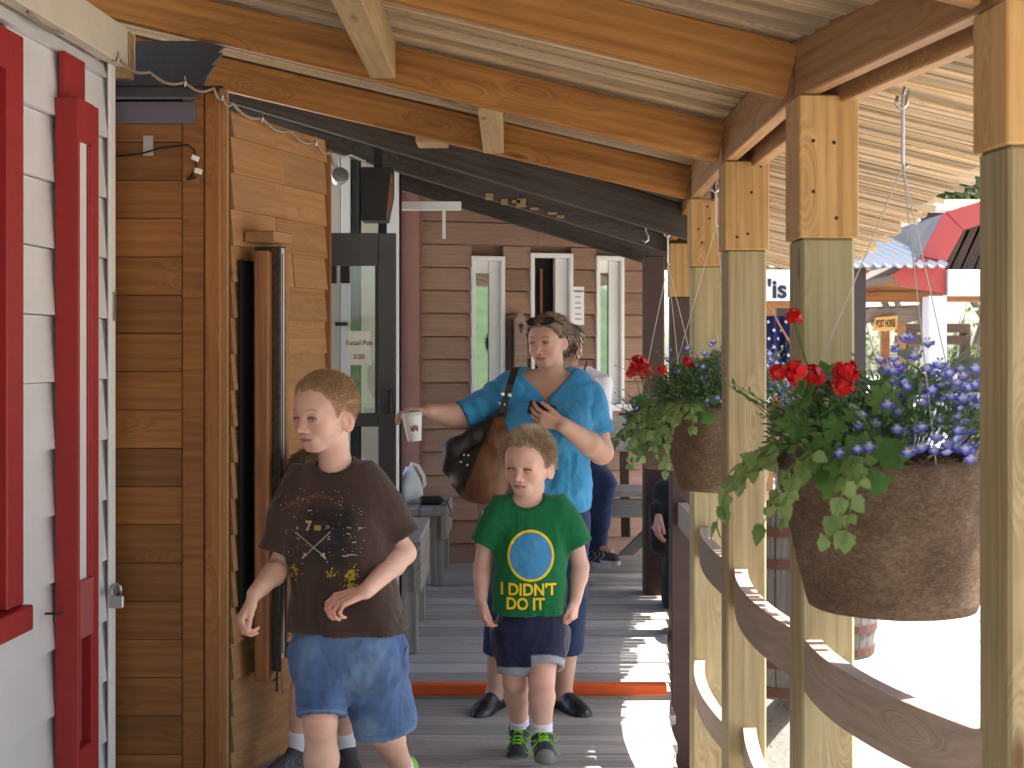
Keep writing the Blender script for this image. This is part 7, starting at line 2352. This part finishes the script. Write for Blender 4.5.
    for (a, k, b) in ((J(523, 520, 0), J(506, 600, -.025), J(498.5, 653, .0)), (J(566, 520, 0), J(568, 600, -.025), J(567, 652, .0))):
        dv.cone(a, k, .096, .078, .03); dv.capcone(k, b, .078, .066, .02)
        d = (b - k) / np.linalg.norm(b - k); dv.capcone(b - d * .05, b + d * .02, .056, .060, .006, 'cut')
    solid(dv, 'capri_trousers', M['denim'], e, base, const((.020, .032, .085)), lambda V, N: folds(V, (8, 8, 6), .010, 1.0, 7.9), 2)
    for a, d in ((La, (-.42, -.90, 0)), (Ra, (.48, -.87, 0))):
        shoe('clog', a, d, .075, .25, e, base, dict(upper=(.012, .012, .013), sole=(.02, .018, .018)), h=.0042, clog=True)
    # ---- what she wears and carries: things of their own
    g = empty('sunglasses', tuple(hd.W((0, .2, .36))), label='dark sunglasses pushed up on the hair of the woman in blue', cat='sunglasses')
    gb = np.array(g.location); gm = MB(); lens = MB()
    Wl = lambda p: hd.W(p)
    for sx in (-1, 1):
        vs = []; n = 14
        for k in range(n):
            a = 2 * math.pi * k / n; vs.append(Wl((sx * (.165 + .135 * math.cos(a)), .30 - .10 * (.5 + .5 * math.cos(a)) ** 2 - .08 * math.sin(a), .425 + .068 * math.sin(a) - .02)))
        c = np.mean(vs, 0) + (hd.R @ np.array((0, .02, .02))) * hd.h * 1.2
        lens.add([Vector(c - gb)] + [Vector(v - gb) for v in vs], [(0, 1 + k, 1 + (k + 1) % n) for k in range(n)])
        gm.tube([Vector(v - gb) for v in vs] + [Vector(vs[0] - gb)], .0028, 6)
        gm.tube([Vector(Wl(p) - gb) for p in ((sx * .30, .24, .42), (sx * .375, .05, .33), (sx * .40, -.12, .16), (sx * .385, -.2, .06))], [.0032, .003, .0026, .0022], 6)
    gm.tube([Vector(Wl(p) - gb) for p in ((-.04, .33, .42), (0, .345, .43), (.04, .33, .42))], .003, 6)
    gm.build('spectacle_frame', M['black'], g, smooth=True); lens.build('lens', M['glass'], g, smooth=True)
    # paper cup
    cy_ = Y0 - .245
    q0 = np.array(P(414.5, 441, cy_)); q1 = np.array(P(414.5, 412, cy_)); hh = q1[2] - q0[2]
    cup = empty('paper_cup', tuple(q0), label='white paper coffee cup with a brown emblem held by its lid', cat='cup')
    Rt = Matrix.Rotation(-.10, 4, 'Y')
    m = MB(); m.lathe([(.029, 0), (.0285, .004), (.041, hh * .86), (.041, hh * .87)], 28, Rt); m.build('cup_body', M['paper'], cup, None, smooth=True)
    m = MB(); m.lathe([(.0435, hh * .85), (.0445, hh * .88), (.0435, hh * .91), (.040, hh * .93), (.039, hh * .985), (.036, hh)], 28, Rt); m.build('lid', M['white2'], cup, None)
    em = []
    for (u, v, r) in ((-.004, .056, .011), (.006, .058, .011), (.010, .050, .009), (-.008, .048, .008), (.012, .042, .004), (-.004, .042, .004)):
        n = 8; em.append([(u + .007 + r * math.cos(2 * math.pi * k / n), v + r * .8 * math.sin(2 * math.pi * k / n)) for k in range(n)])
    em.append([(-.004, .030), (.018, .030), (.018, .027), (-.004, .027)])
    for j, pl in enumerate(em):
        m = MB(); vs = []
        for (u, v) in pl:
            r = np.interp(v, [.004, hh * .86], [.0285, .041]) + .0006 + j * .00004; a = -math.pi / 2 + u / r; vs.append(Rt @ Vector((r * math.cos(a), r * math.sin(a), v)))
        m.add(vs, [tuple(range(len(vs)))]);
        if j == 0: emb = m
        else: emb.add(vs, [tuple(range(len(vs)))])
    emb.build('emblem', plain('brown emblem ink', (.22, .08, .04), .7), cup, None)
    # phone
    pc = Vector(Rw + np.array((-.93, -.12, .22)) * .082 + np.array((-.15, .80, .55)) * .030 + np.array((0, 0, .022)))
    ph = empty('phone', tuple(pc), label='black phone held in the left hand of the woman in blue', cat='phone')
    Mp = Matrix.Translation(pc) @ Matrix.Rotation(math.radians(14), 4, 'Y') @ Matrix.Rotation(math.radians(-30), 4, 'X')
    m = MB(); m.box((-.058, -.006, -.031), (.058, .006, .031), ch=.0045); m.build('case', M['black'], ph, Mp)
    m = MB(); m.box((-.046, .0063, -.027), (.046, .0068, .027)); m.build('screen', M['glass'], ph, Mp)
    m = MB(); m.lathe([(.0045, 0), (.004, .0008)], 10, Matrix.Translation((-.042, -.0062, .014)) @ Matrix.Rotation(math.pi / 2, 4, 'X')); m.build('camera_lens', M['steel'], ph, Mp)
    # hobo bag
    bagc = J(486, 455, -.14)
    bg_ = empty('shoulder_bag', tuple(bagc), label='slouchy brown leather shoulder bag with a black side and studded strap', cat='bag')
    bv = Vox(bagc - np.array((.24, .16, .26)), bagc + np.array((.20, .16, .24)), .005)
    bv.chain([J(503, 412, -.14), J(498, 436, -.145), J(488, 466, -.15), J(484, 482, -.15)], [.022, .046, .072, .078], .03)
    bv.ell(J(478, 474, -.14), (.118, .075, .115), None, .05); bv.ell(J(496, 474, -.15), (.062, .065, .115), None, .05)
    bv.chain([J(500, 415, -.13), J(476, 434, -.13), J(455, 448, -.13), J(450, 466, -.13)], [.015, .030, .038, .035], .03)
    bv.comb(lambda x, y, z: (z - J(0, 503)[2]) * -1, bv.lo, bv.lo + bv.h * bv.n, 0, 'and', mg=0)
    def bdisp(V, N):
        u = (V[:, 0] - J(505, 0)[0]) + .35 * (V[:, 2] - J(0, 412)[2])
        return .0035 * np.sin(u * 120 + 4 * fbm(V * 8, 2)) * (u > -.08) * ss(J(0, 425)[2] - V[:, 2], 0, .1) + folds(V, (9, 9, 7), .008, 1.0, 3.3)
    def bcol(V):
        u = V[:, 0] - (J(497, 0)[0] + (V[:, 2] - J(0, 430)[2]) * .42 - .035) + .012 * fbm(V * 12, 2)
        C = np.repeat(np.array((.012, .010, .010))[None, :], len(V), 0)
        C = mixc(C, (.155, .062, .027), ss(u, -.006, .006) * ss(J(0, 414)[2] - V[:, 2], 0, .012))
        n = fbm(V * np.array((30, 30, 5))[None, :], 3)
        return C * (1 + .9 * np.clip(n, -.5, .8))[:, None]
    bo, BV, BF = solid(bv, 'bag_body', M['leather'], bg_, bagc, bcol, bdisp, 2)
    m = MB()
    ctrl = [J(518, 367, .03), J(515, 368, -.10), J(510, 385, -.155), J(505, 402, -.165), J(502, 414, -.16)]
    wv = [.016, .016, .015, .014, .015]
    vs = []
    for c_, w_ in zip(ctrl, wv):
        for dx, dy_ in ((-w_, -.003), (w_, -.003), (w_, .003), (-w_, .003)): vs.append(Vector(c_ + np.array((dx, dy_, 0)) - bagc))
    fs = []
    for i in range(len(ctrl) - 1):
        for k in range(4): fs.append((i * 4 + k, i * 4 + (k + 1) % 4, i * 4 + 4 + (k + 1) % 4, i * 4 + 4 + k))
    fs += [(3, 2, 1, 0), tuple(len(vs) - 4 + k for k in range(4))]
    m.add(vs, fs); st = m.build('strap', M['darkleather'], bg_)
    for (px, py) in ((502.5, 394), (509.5, 395)):
        m = MB(); m.lathe([(.009, -.0015), (.009, .0015), (.005, .003)], 12, Matrix.Translation(Vector(J(px, py, -.168) - bagc)) @ Matrix.Rotation(math.pi / 2, 4, 'X')); m.build('ring', M['steel'], st)
    for (px, py) in ((499.5, 403), (504.5, 404.5), (461, 461), (466, 461), (465, 471), (458, 468)):
        p0 = Vector(J(px, py, -.5)); d = Vector((0, 1, 0)); b_ = BVHTree.FromPolygons([tuple(v) for v in BV], [tuple(f) for f in BF]); hit = b_.ray_cast(p0, d, 1)
        q = (hit[0] if hit[0] is not None else Vector(J(px, py, -.175))) - Vector(bagc) - Vector((0, .002, 0))
        if py < 410: q = Vector(J(px, py, -.172) - bagc)
        m = MB(); m.lathe([(.005, 0), (.0045, .002), (.002, .003)], 10, Matrix.Translation(q) @ Matrix.Rotation(math.pi / 2, 4, 'X')); m.build('stud', M['steel'], bg_)
M['leather'] = vcol('soft leather', .42, .15, 140, .25, .45)
woman()

# ---------------------------------------------------------------- seated person at the back
def seated():
    Y0 = 8.72; s = F / Y0
    def J(px, py, dy=0.0): return np.array(P(px, py, Y0 + dy))
    base = np.array((J(580, 0)[0], Y0, RZ))
    e = person('grey haired person in white shirt and jeans sitting behind the woman in blue', base)
    vx = Vox((J(540, 0)[0] - .1, Y0 - .55, RZ - .02), (J(620, 0)[0] + .1, Y0 + .30, 1.72), .007)
    hd = Head(J(569, 346, -.02), .215, yaw=.9, pitch=-.15, adult=True)
    hd.build(vx, neck=J(573, 372, .02), nr=.24)
    hip = J(578, 452, .05)
    vx.loft([(hip[2] - .1, 0, 0, .17, .13), (hip[2] + .1, 0, 0, .16, .12), (hip[2] + .35, 0, 0, .17, .11), (hip[2] + .47, 0, .01, .12, .08), (hip[2] + .53, 0, .01, .06, .05)], .02, org=(J(577, 0)[0], Y0 + .03))
    kn = [J(604, 482, -.42), J(588, 486, -.40)]; an = [J(597, 549, -.36), J(589, 551, -.30)]
    for k, a in zip(kn, an):
        vx.chain([hip, k], [.08, .055], .03); vx.chain([k, a], [.05, .036], .02); d = np.array((.55, -.8, -.1)); vx.chain([a, a + d * .12], [.036, .03], .02)
    vx.chain([J(595, 386, .02), J(600, 420, -.02), J(588, 450, -.2)], [.055, .045, .033], .02)
    hand(vx, J(588, 450, -.2), (-.3, -.9, -.2), (0, .1, -1), .17, fr=.0095)
    body, V, Fq = solid(vx, 'body', M['skin'], e, base, skin_col([(hd, {})], None, np.array((.48, .28, .2))))
    def hc(q, r): return np.repeat(np.array((.26, .245, .23))[None, :], len(q), 0) * (.5 + .8 * r)[:, None]
    def back(q, n, rng): return -hd.R[:, 1][None, :] + n * .3 + rng.normal(size=n.shape) * .25
    cap_hair(hd, V, Fq, base, e, M['hair'], hd.scalp(V, .02, nape=-.33), .028, 5, 5000, .035, .0018, back, hc, lump=.1)
    sv = Vox((J(540, 0)[0] - .06, Y0 - .25, hip[2] - .05), (J(625, 0)[0], Y0 + .28, 1.52), .006)
    sv.loft([(hip[2] - .02, 0, 0, .19, .145), (hip[2] + .1, 0, 0, .18, .14), (hip[2] + .35, 0, 0, .185, .125), (hip[2] + .46, 0, .01, .15, .095), (hip[2] + .53, 0, .01, .08, .06)], .02, org=(J(577, 0)[0], Y0 + .03))
    sv.cone(J(594, 382, .02), J(600, 384, .02), .07, .07, .04); sv.capcone(J(597, 380, .02), J(601, 420, -.01), .072, .068, .04)
    solid(sv, 'shirt', M['tee'], e, base, const((.62, .60, .64)), lambda V, N: folds(V, (8, 8, 6), .010, 1.0, 5.5), 2)
    dv = Vox((J(560, 0)[0] - .06, Y0 - .52, RZ), (J(625, 0)[0] + .04, Y0 + .25, hip[2] + .12), .006)
    for k, a in zip(kn, an):
        dv.chain([hip, k], [.095, .066], .03); dv.capcone(k, a + np.array((0, 0, .015)), .066, .056, .03)
    solid(dv, 'jeans', M['denim'], e, base, const((.022, .034, .085)), lambda V, N: folds(V, (9, 9, 7), .010, 1.0, 1.5), 2)
    for a in an: shoe('shoe', a, (.50, -.85, 0), .075, .27, e, base, dict(upper=(.03, .033, .045), accent=(.35, .36, .4), sole=(.42, .42, .42), tongue=(.25, .26, .3)), h=.005)
    # patterned tote with a red strap
    t = empty('tote_bag', tuple(J(571, 505, -.42)), label='red and white paisley tote bag hanging beside the seated person', cat='bag')
    tb = np.array(t.location); m = MB()
    p = J(572.5, 508, -.43) - tb; m.box((p[0] - .055, p[1] - .03, p[2] - .32), (p[0] + .052, p[1] + .03, p[2] + .30), ch=.012)
    tm = NT('paisley print'); tc = tm.n('ShaderNodeTexCoord').outputs['Object']; vo = tm.n('ShaderNodeTexVoronoi', i_Scale=34.0, feature='F1'); tm.set(vo.inputs['Vector'], tc)
    wv = tm.n('ShaderNodeTexWave', wave_type='RINGS', i_Scale=9.0, i_Distortion=14.0, i_Detail=2.0); tm.set(wv.inputs['Vector'], tc)
    tm.set(tm.b.inputs['Base Color'], tm.mix(tm.ramp(vo.outputs['Distance'], [(.22, 0), (.3, 1)]), tm.mix(tm.ramp(wv.outputs['Fac'], [(.45, 0), (.5, 1)]), (.40, .02, .03), (.65, .6, .55)), (.30, .03, .04))); tm.b.inputs['Roughness'].default_value = .8
    m.build('tote_body', tm.m, t); m = MB(); m.tube([Vector(J(566, 448, -.43) - tb), Vector(J(577, 430, -.3) - tb), Vector(J(583, 375, -.115) - tb), Vector(J(587, 362, -.05) - tb), Vector(J(588, 368, .12) - tb)], .008, 6); m.build('tote_strap', M['red'], t, smooth=True)
seated()

# ---------------------------------------------------------------- child hidden behind the older boy
def hidden_child():
    Y0 = 5.12; s = F / Y0
    def J(px, py, dy=0.0): return np.array(P(px, py, Y0 + dy))
    base = np.array((J(322, 0)[0], Y0, 0.0))
    e = person('brown haired child hidden behind the older boy, dark shoes and white socks showing', base)
    ox = J(330, 0)[0]; org = (ox, Y0)
    vx = Vox((ox - .26, Y0 - .3, -.02), (ox + .24, Y0 + .28, 1.22), .0055)
    hd = Head(J(312, 480, .0), .215, yaw=-.5)
    hd.build(vx, neck=J(318, 522, .02), nr=.2)
    rows = [(.56, 0, 0, .11, .085), (.7, 0, 0, .105, .08), (.83, 0, 0, .105, .075), (.88, 0, .01, .07, .05)]
    vx.loft(rows, .03, org=org)
    vx.chain([J(308, 532, .06), J(312, 580, .10), J(306, 615, .06)], [.036, .03, .022], .02); hand(vx, J(306, 615, .06), (-.0, -.3, -.9), (1, .2, 0), .12, fr=.007)
    vx.chain([J(345, 532, .02), J(352, 585, .02), J(350, 622, -.02)], [.036, .03, .022], .02); hand(vx, J(350, 622, -.02), (0, -.2, -.9), (-1, .2, 0), .12, thumb_side=-1, fr=.007)
    an = [J(298, 752, -.02), J(346, 750, .10)]; kn = [J(302, 695, -.03), J(342, 692, .04)]
    for k, a, hx in zip(kn, an, (318, 340)):
        vx.chain([J(hx, 628, 0), k], [.065, .044], .03); vx.chain([k, k * .7 + a * .3 + np.array((0, .01, 0)), a], [.041, .043, .028], .02); vx.chain([a, a + np.array((-.005, -.02, -.03))], [.027, .016], .015)
    body, V, Fq = solid(vx, 'body', M['skin'], e, base, skin_col([(hd, {})]))
    hc = lambda q, r: np.repeat(np.array((.14, .085, .05))[None, :], len(q), 0) * (.6 + .7 * r)[:, None]
    cap_hair(hd, V, Fq, base, e, M['hair'], hd.scalp(V, nape=-.40, ear=-.1), .012, 6, 4000, .03, .001, lambda q, n, rng: n * .4 + rng.normal(size=n.shape) * .2 + np.array((0, .2, -.5))[None, :], hc)
    sv = Vox((ox - .24, Y0 - .2, .52), (ox + .24, Y0 + .2, .98), .0055); sv.loft(scaled(rows, 1.14), .02, org=org); sv.cone(J(316, 528, .02), J(345, 528, .02), .038, .038, .05)
    for a, b in ((J(312, 530, .04), J(311, 562, .06)), (J(342, 530, .02), J(350, 562, .02))): sv.capcone(a, b, .05, .047, .03)
    solid(sv, 'tshirt', M['tee'], e, base, const((.45, .48, .56)), lambda V, N: folds(V, (8, 8, 5), .008, 1, 1.1))
    dv = Vox((ox - .2, Y0 - .18, .3), (ox + .2, Y0 + .18, .66), .0055); dv.loft([(.46, 0, 0, .112, .095), (.60, 0, 0, .108, .085)], .02, org=org)
    for a, b in ((J(320, 632, 0), J(314, 676, -.02)), (J(334, 632, 0), J(340, 678, .03))): dv.capcone(a, b, .072, .064, .03)
    solid(dv, 'shorts', M['sport'], e, base, const((.03, .03, .035)), lambda V, N: folds(V, (8, 8, 5), .008, 1, 2.1))
    for k, a, up_ in zip(kn, an, (1, 1)):
        so_ = Vox(a - .12, a + .15, .005); d = (k - a) / np.linalg.norm(k - a); so_.capcone(a - d * .04, a + d * .075, .033, .039, .01); solid(so_, 'sock', M['sock'], e, base, const((.70, .70, .74)))
    shoe('shoe', an[0], (-.55, -.80, 0), .062, .20, e, base, dict(upper=(.055, .05, .055), accent=(.14, .14, .15), sole=(.14, .13, .13), tongue=(.06, .05, .05)), h=.0045)
    shoe('shoe', an[1], (.25, -.9, 0), .062, .20, e, base, dict(upper=(.055, .05, .055), accent=(.12, .05, .08), sole=(.14, .13, .13), tongue=(.06, .05, .05)), h=.0045)
hidden_child()

# ---------------------------------------------------------------- person in black behind the posts
def post_person():
    Y0 = 7.78; s = F / Y0
    def J(px, py, dy=0.0): return np.array(P(px, py, Y0 + dy))
    gz = -.55; ox = 1.0; org = (ox, Y0)
    base = np.array((ox, Y0, gz))
    e = person('person in black standing behind the chipped brown post, one hand showing beside it', base)
    vx = Vox((ox - .34, Y0 - .3, gz - .02), (ox + .36, Y0 + .3, 1.20), .0065)
    hd = Head((ox, Y0 - .02, 1.02), .225, yaw=-.3, adult=True); hd.build(vx, neck=np.array((ox, Y0 + .02, .83)), nr=.26)
    rows = [(.30, 0, 0, .155, .11), (.5, 0, 0, .16, .115), (.68, 0, 0, .175, .11), (.78, 0, .01, .14, .08), (.84, 0, .01, .07, .05)]
    vx.loft(rows, .03, org=org); vx.loft([(.20, 0, 0, .16, .115), (.35, 0, 0, .155, .11)], .04, org=org)
    w_ = J(657, 512, -.06)
    vx.chain([np.array((ox - .17, Y0, .74)), np.array((ox - .185, Y0 + .02, .46)), w_], [.05, .044, .03], .02)
    hand(vx, w_, (-.10, -.15, -1), (.9, .3, 0), .18, curl=(.35, .42, .5, .6), thumb=(.3, .2), fr=.0098)
    vx.chain([np.array((ox + .17, Y0, .74)), np.array((ox + .2, Y0 + .02, .46)), np.array((ox + .19, Y0 - .05, .24))], [.05, .044, .03], .02)
    hand(vx, np.array((ox + .19, Y0 - .05, .24)), (0, -.15, -1), (-.9, .3, 0), .18, thumb_side=-1, fr=.0098)
    an = []
    for sx in (-1, 1):
        k = np.array((ox + sx * .085, Y0 - .02, -.08)); a = np.array((ox + sx * .09, Y0, gz + .09)); an.append(a)
        vx.chain([np.array((ox + sx * .08, Y0, .28)), k, a], [.085, .06, .038], .03); vx.chain([a, a + (sx * .02, -.12, -.05)], [.036, .03], .02)
    solid(vx, 'body', M['skin'], e, base, skin_col([(hd, {})], None, np.array((.42, .22, .16))))
    sv = Vox((ox - .32, Y0 - .22, .18), (ox + .34, Y0 + .22, .92), .0065); sv.loft(scaled(rows, 1.12), .02, org=org)
    sv.chain([np.array((ox - .16, Y0, .75)), np.array((ox - .185, Y0 + .02, .46)), w_ + np.array((0, 0, .02))], [.065, .055, .040], .03); sv.chain([np.array((ox + .16, Y0, .75)), np.array((ox + .2, Y0 + .02, .46)), np.array((ox + .19, Y0 - .04, .27))], [.065, .055, .04], .03)
    solid(sv, 'jacket', M['tee'], e, base, const((.010, .010, .012)), lambda V, N: folds(V, (8, 8, 6), .010, 1, 1.9))
    dv = Vox((ox - .26, Y0 - .2, gz), (ox + .26, Y0 + .2, .36), .0065); dv.loft([(.16, 0, 0, .17, .125), (.33, 0, 0, .165, .12)], .03, org=org)
    for sx in (-1, 1): dv.chain([np.array((ox + sx * .08, Y0, .24)), np.array((ox + sx * .085, Y0 - .02, -.08)), np.array((ox + sx * .09, Y0, gz + .08))], [.098, .075, .065], .03)
    solid(dv, 'trousers', M['denim'], e, base, const((.012, .012, .016)), lambda V, N: folds(V, (8, 8, 6), .010, 1, 3.9))
    for a in an: shoe('shoe', a, (0, -1, 0), .09, .27, e, base, dict(upper=(.03, .03, .03), sole=(.05, .05, .05)), h=.006)
post_person()
# ================================================================ camera, light, sky
cam = bpy.data.cameras.new('camera'); co = bpy.data.objects.new('camera', cam); COL.objects.link(co)
cam.sensor_width = 36.0; cam.lens = 36.0 * F / 1024.0
cam.clip_start = .05; cam.clip_end = 600
cam.shift_y = -(384 - HY) / 1024.0
co.location = (0, 0, CH); co.rotation_euler = (math.pi / 2, 0, 0)
SC.camera = co
cam.dof.use_dof = True; cam.dof.focus_distance = 5.0; cam.dof.aperture_fstop = 6.3
EL, AZ = math.radians(58.5), math.radians(88)   # azimuth measured from +Y towards +X
sd = Vector((math.sin(AZ) * math.cos(EL), math.cos(AZ) * math.cos(EL), math.sin(EL)))
sun = bpy.data.lights.new('sun', 'SUN'); so = bpy.data.objects.new('sun', sun); COL.objects.link(so)
sun.energy = 5.0; sun.angle = math.radians(.53); sun.color = (1, .955, .88)
so.rotation_euler = (-sd).to_track_quat('-Z', 'Y').to_euler(); so.location = sd * 30
w = bpy.data.worlds.new('World'); SC.world = w; w.use_nodes = True
nt = w.node_tree; bg = nt.nodes['Background']
sky = nt.nodes.new('ShaderNodeTexSky'); sky.sky_type = 'NISHITA'; sky.sun_disc = False
sky.sun_elevation = EL; sky.sun_rotation = AZ; sky.air_density = 1.0; sky.dust_density = 2.0; sky.ozone_density = 1.0
nt.links.new(sky.outputs[0], bg.inputs[0]); bg.inputs[1].default_value = .12
vs = SC.view_settings
SC.display_settings.display_device = 'sRGB'
vs.view_transform = 'Standard'; vs.look = 'None'; vs.gamma = 1.0; vs.use_curve_mapping = False
vs.exposure = 2.2
cy = SC.cycles
cy.use_denoising = True
try: cy.denoiser = 'OPENIMAGEDENOISE'
except Exception: pass
cy.max_bounces = 8; cy.diffuse_bounces = 5; cy.glossy_bounces = 3; cy.transmission_bounces = 4; cy.transparent_max_bounces = 8
cy.caustics_reflective = False; cy.caustics_refractive = False; cy.sample_clamp_indirect = 6.0
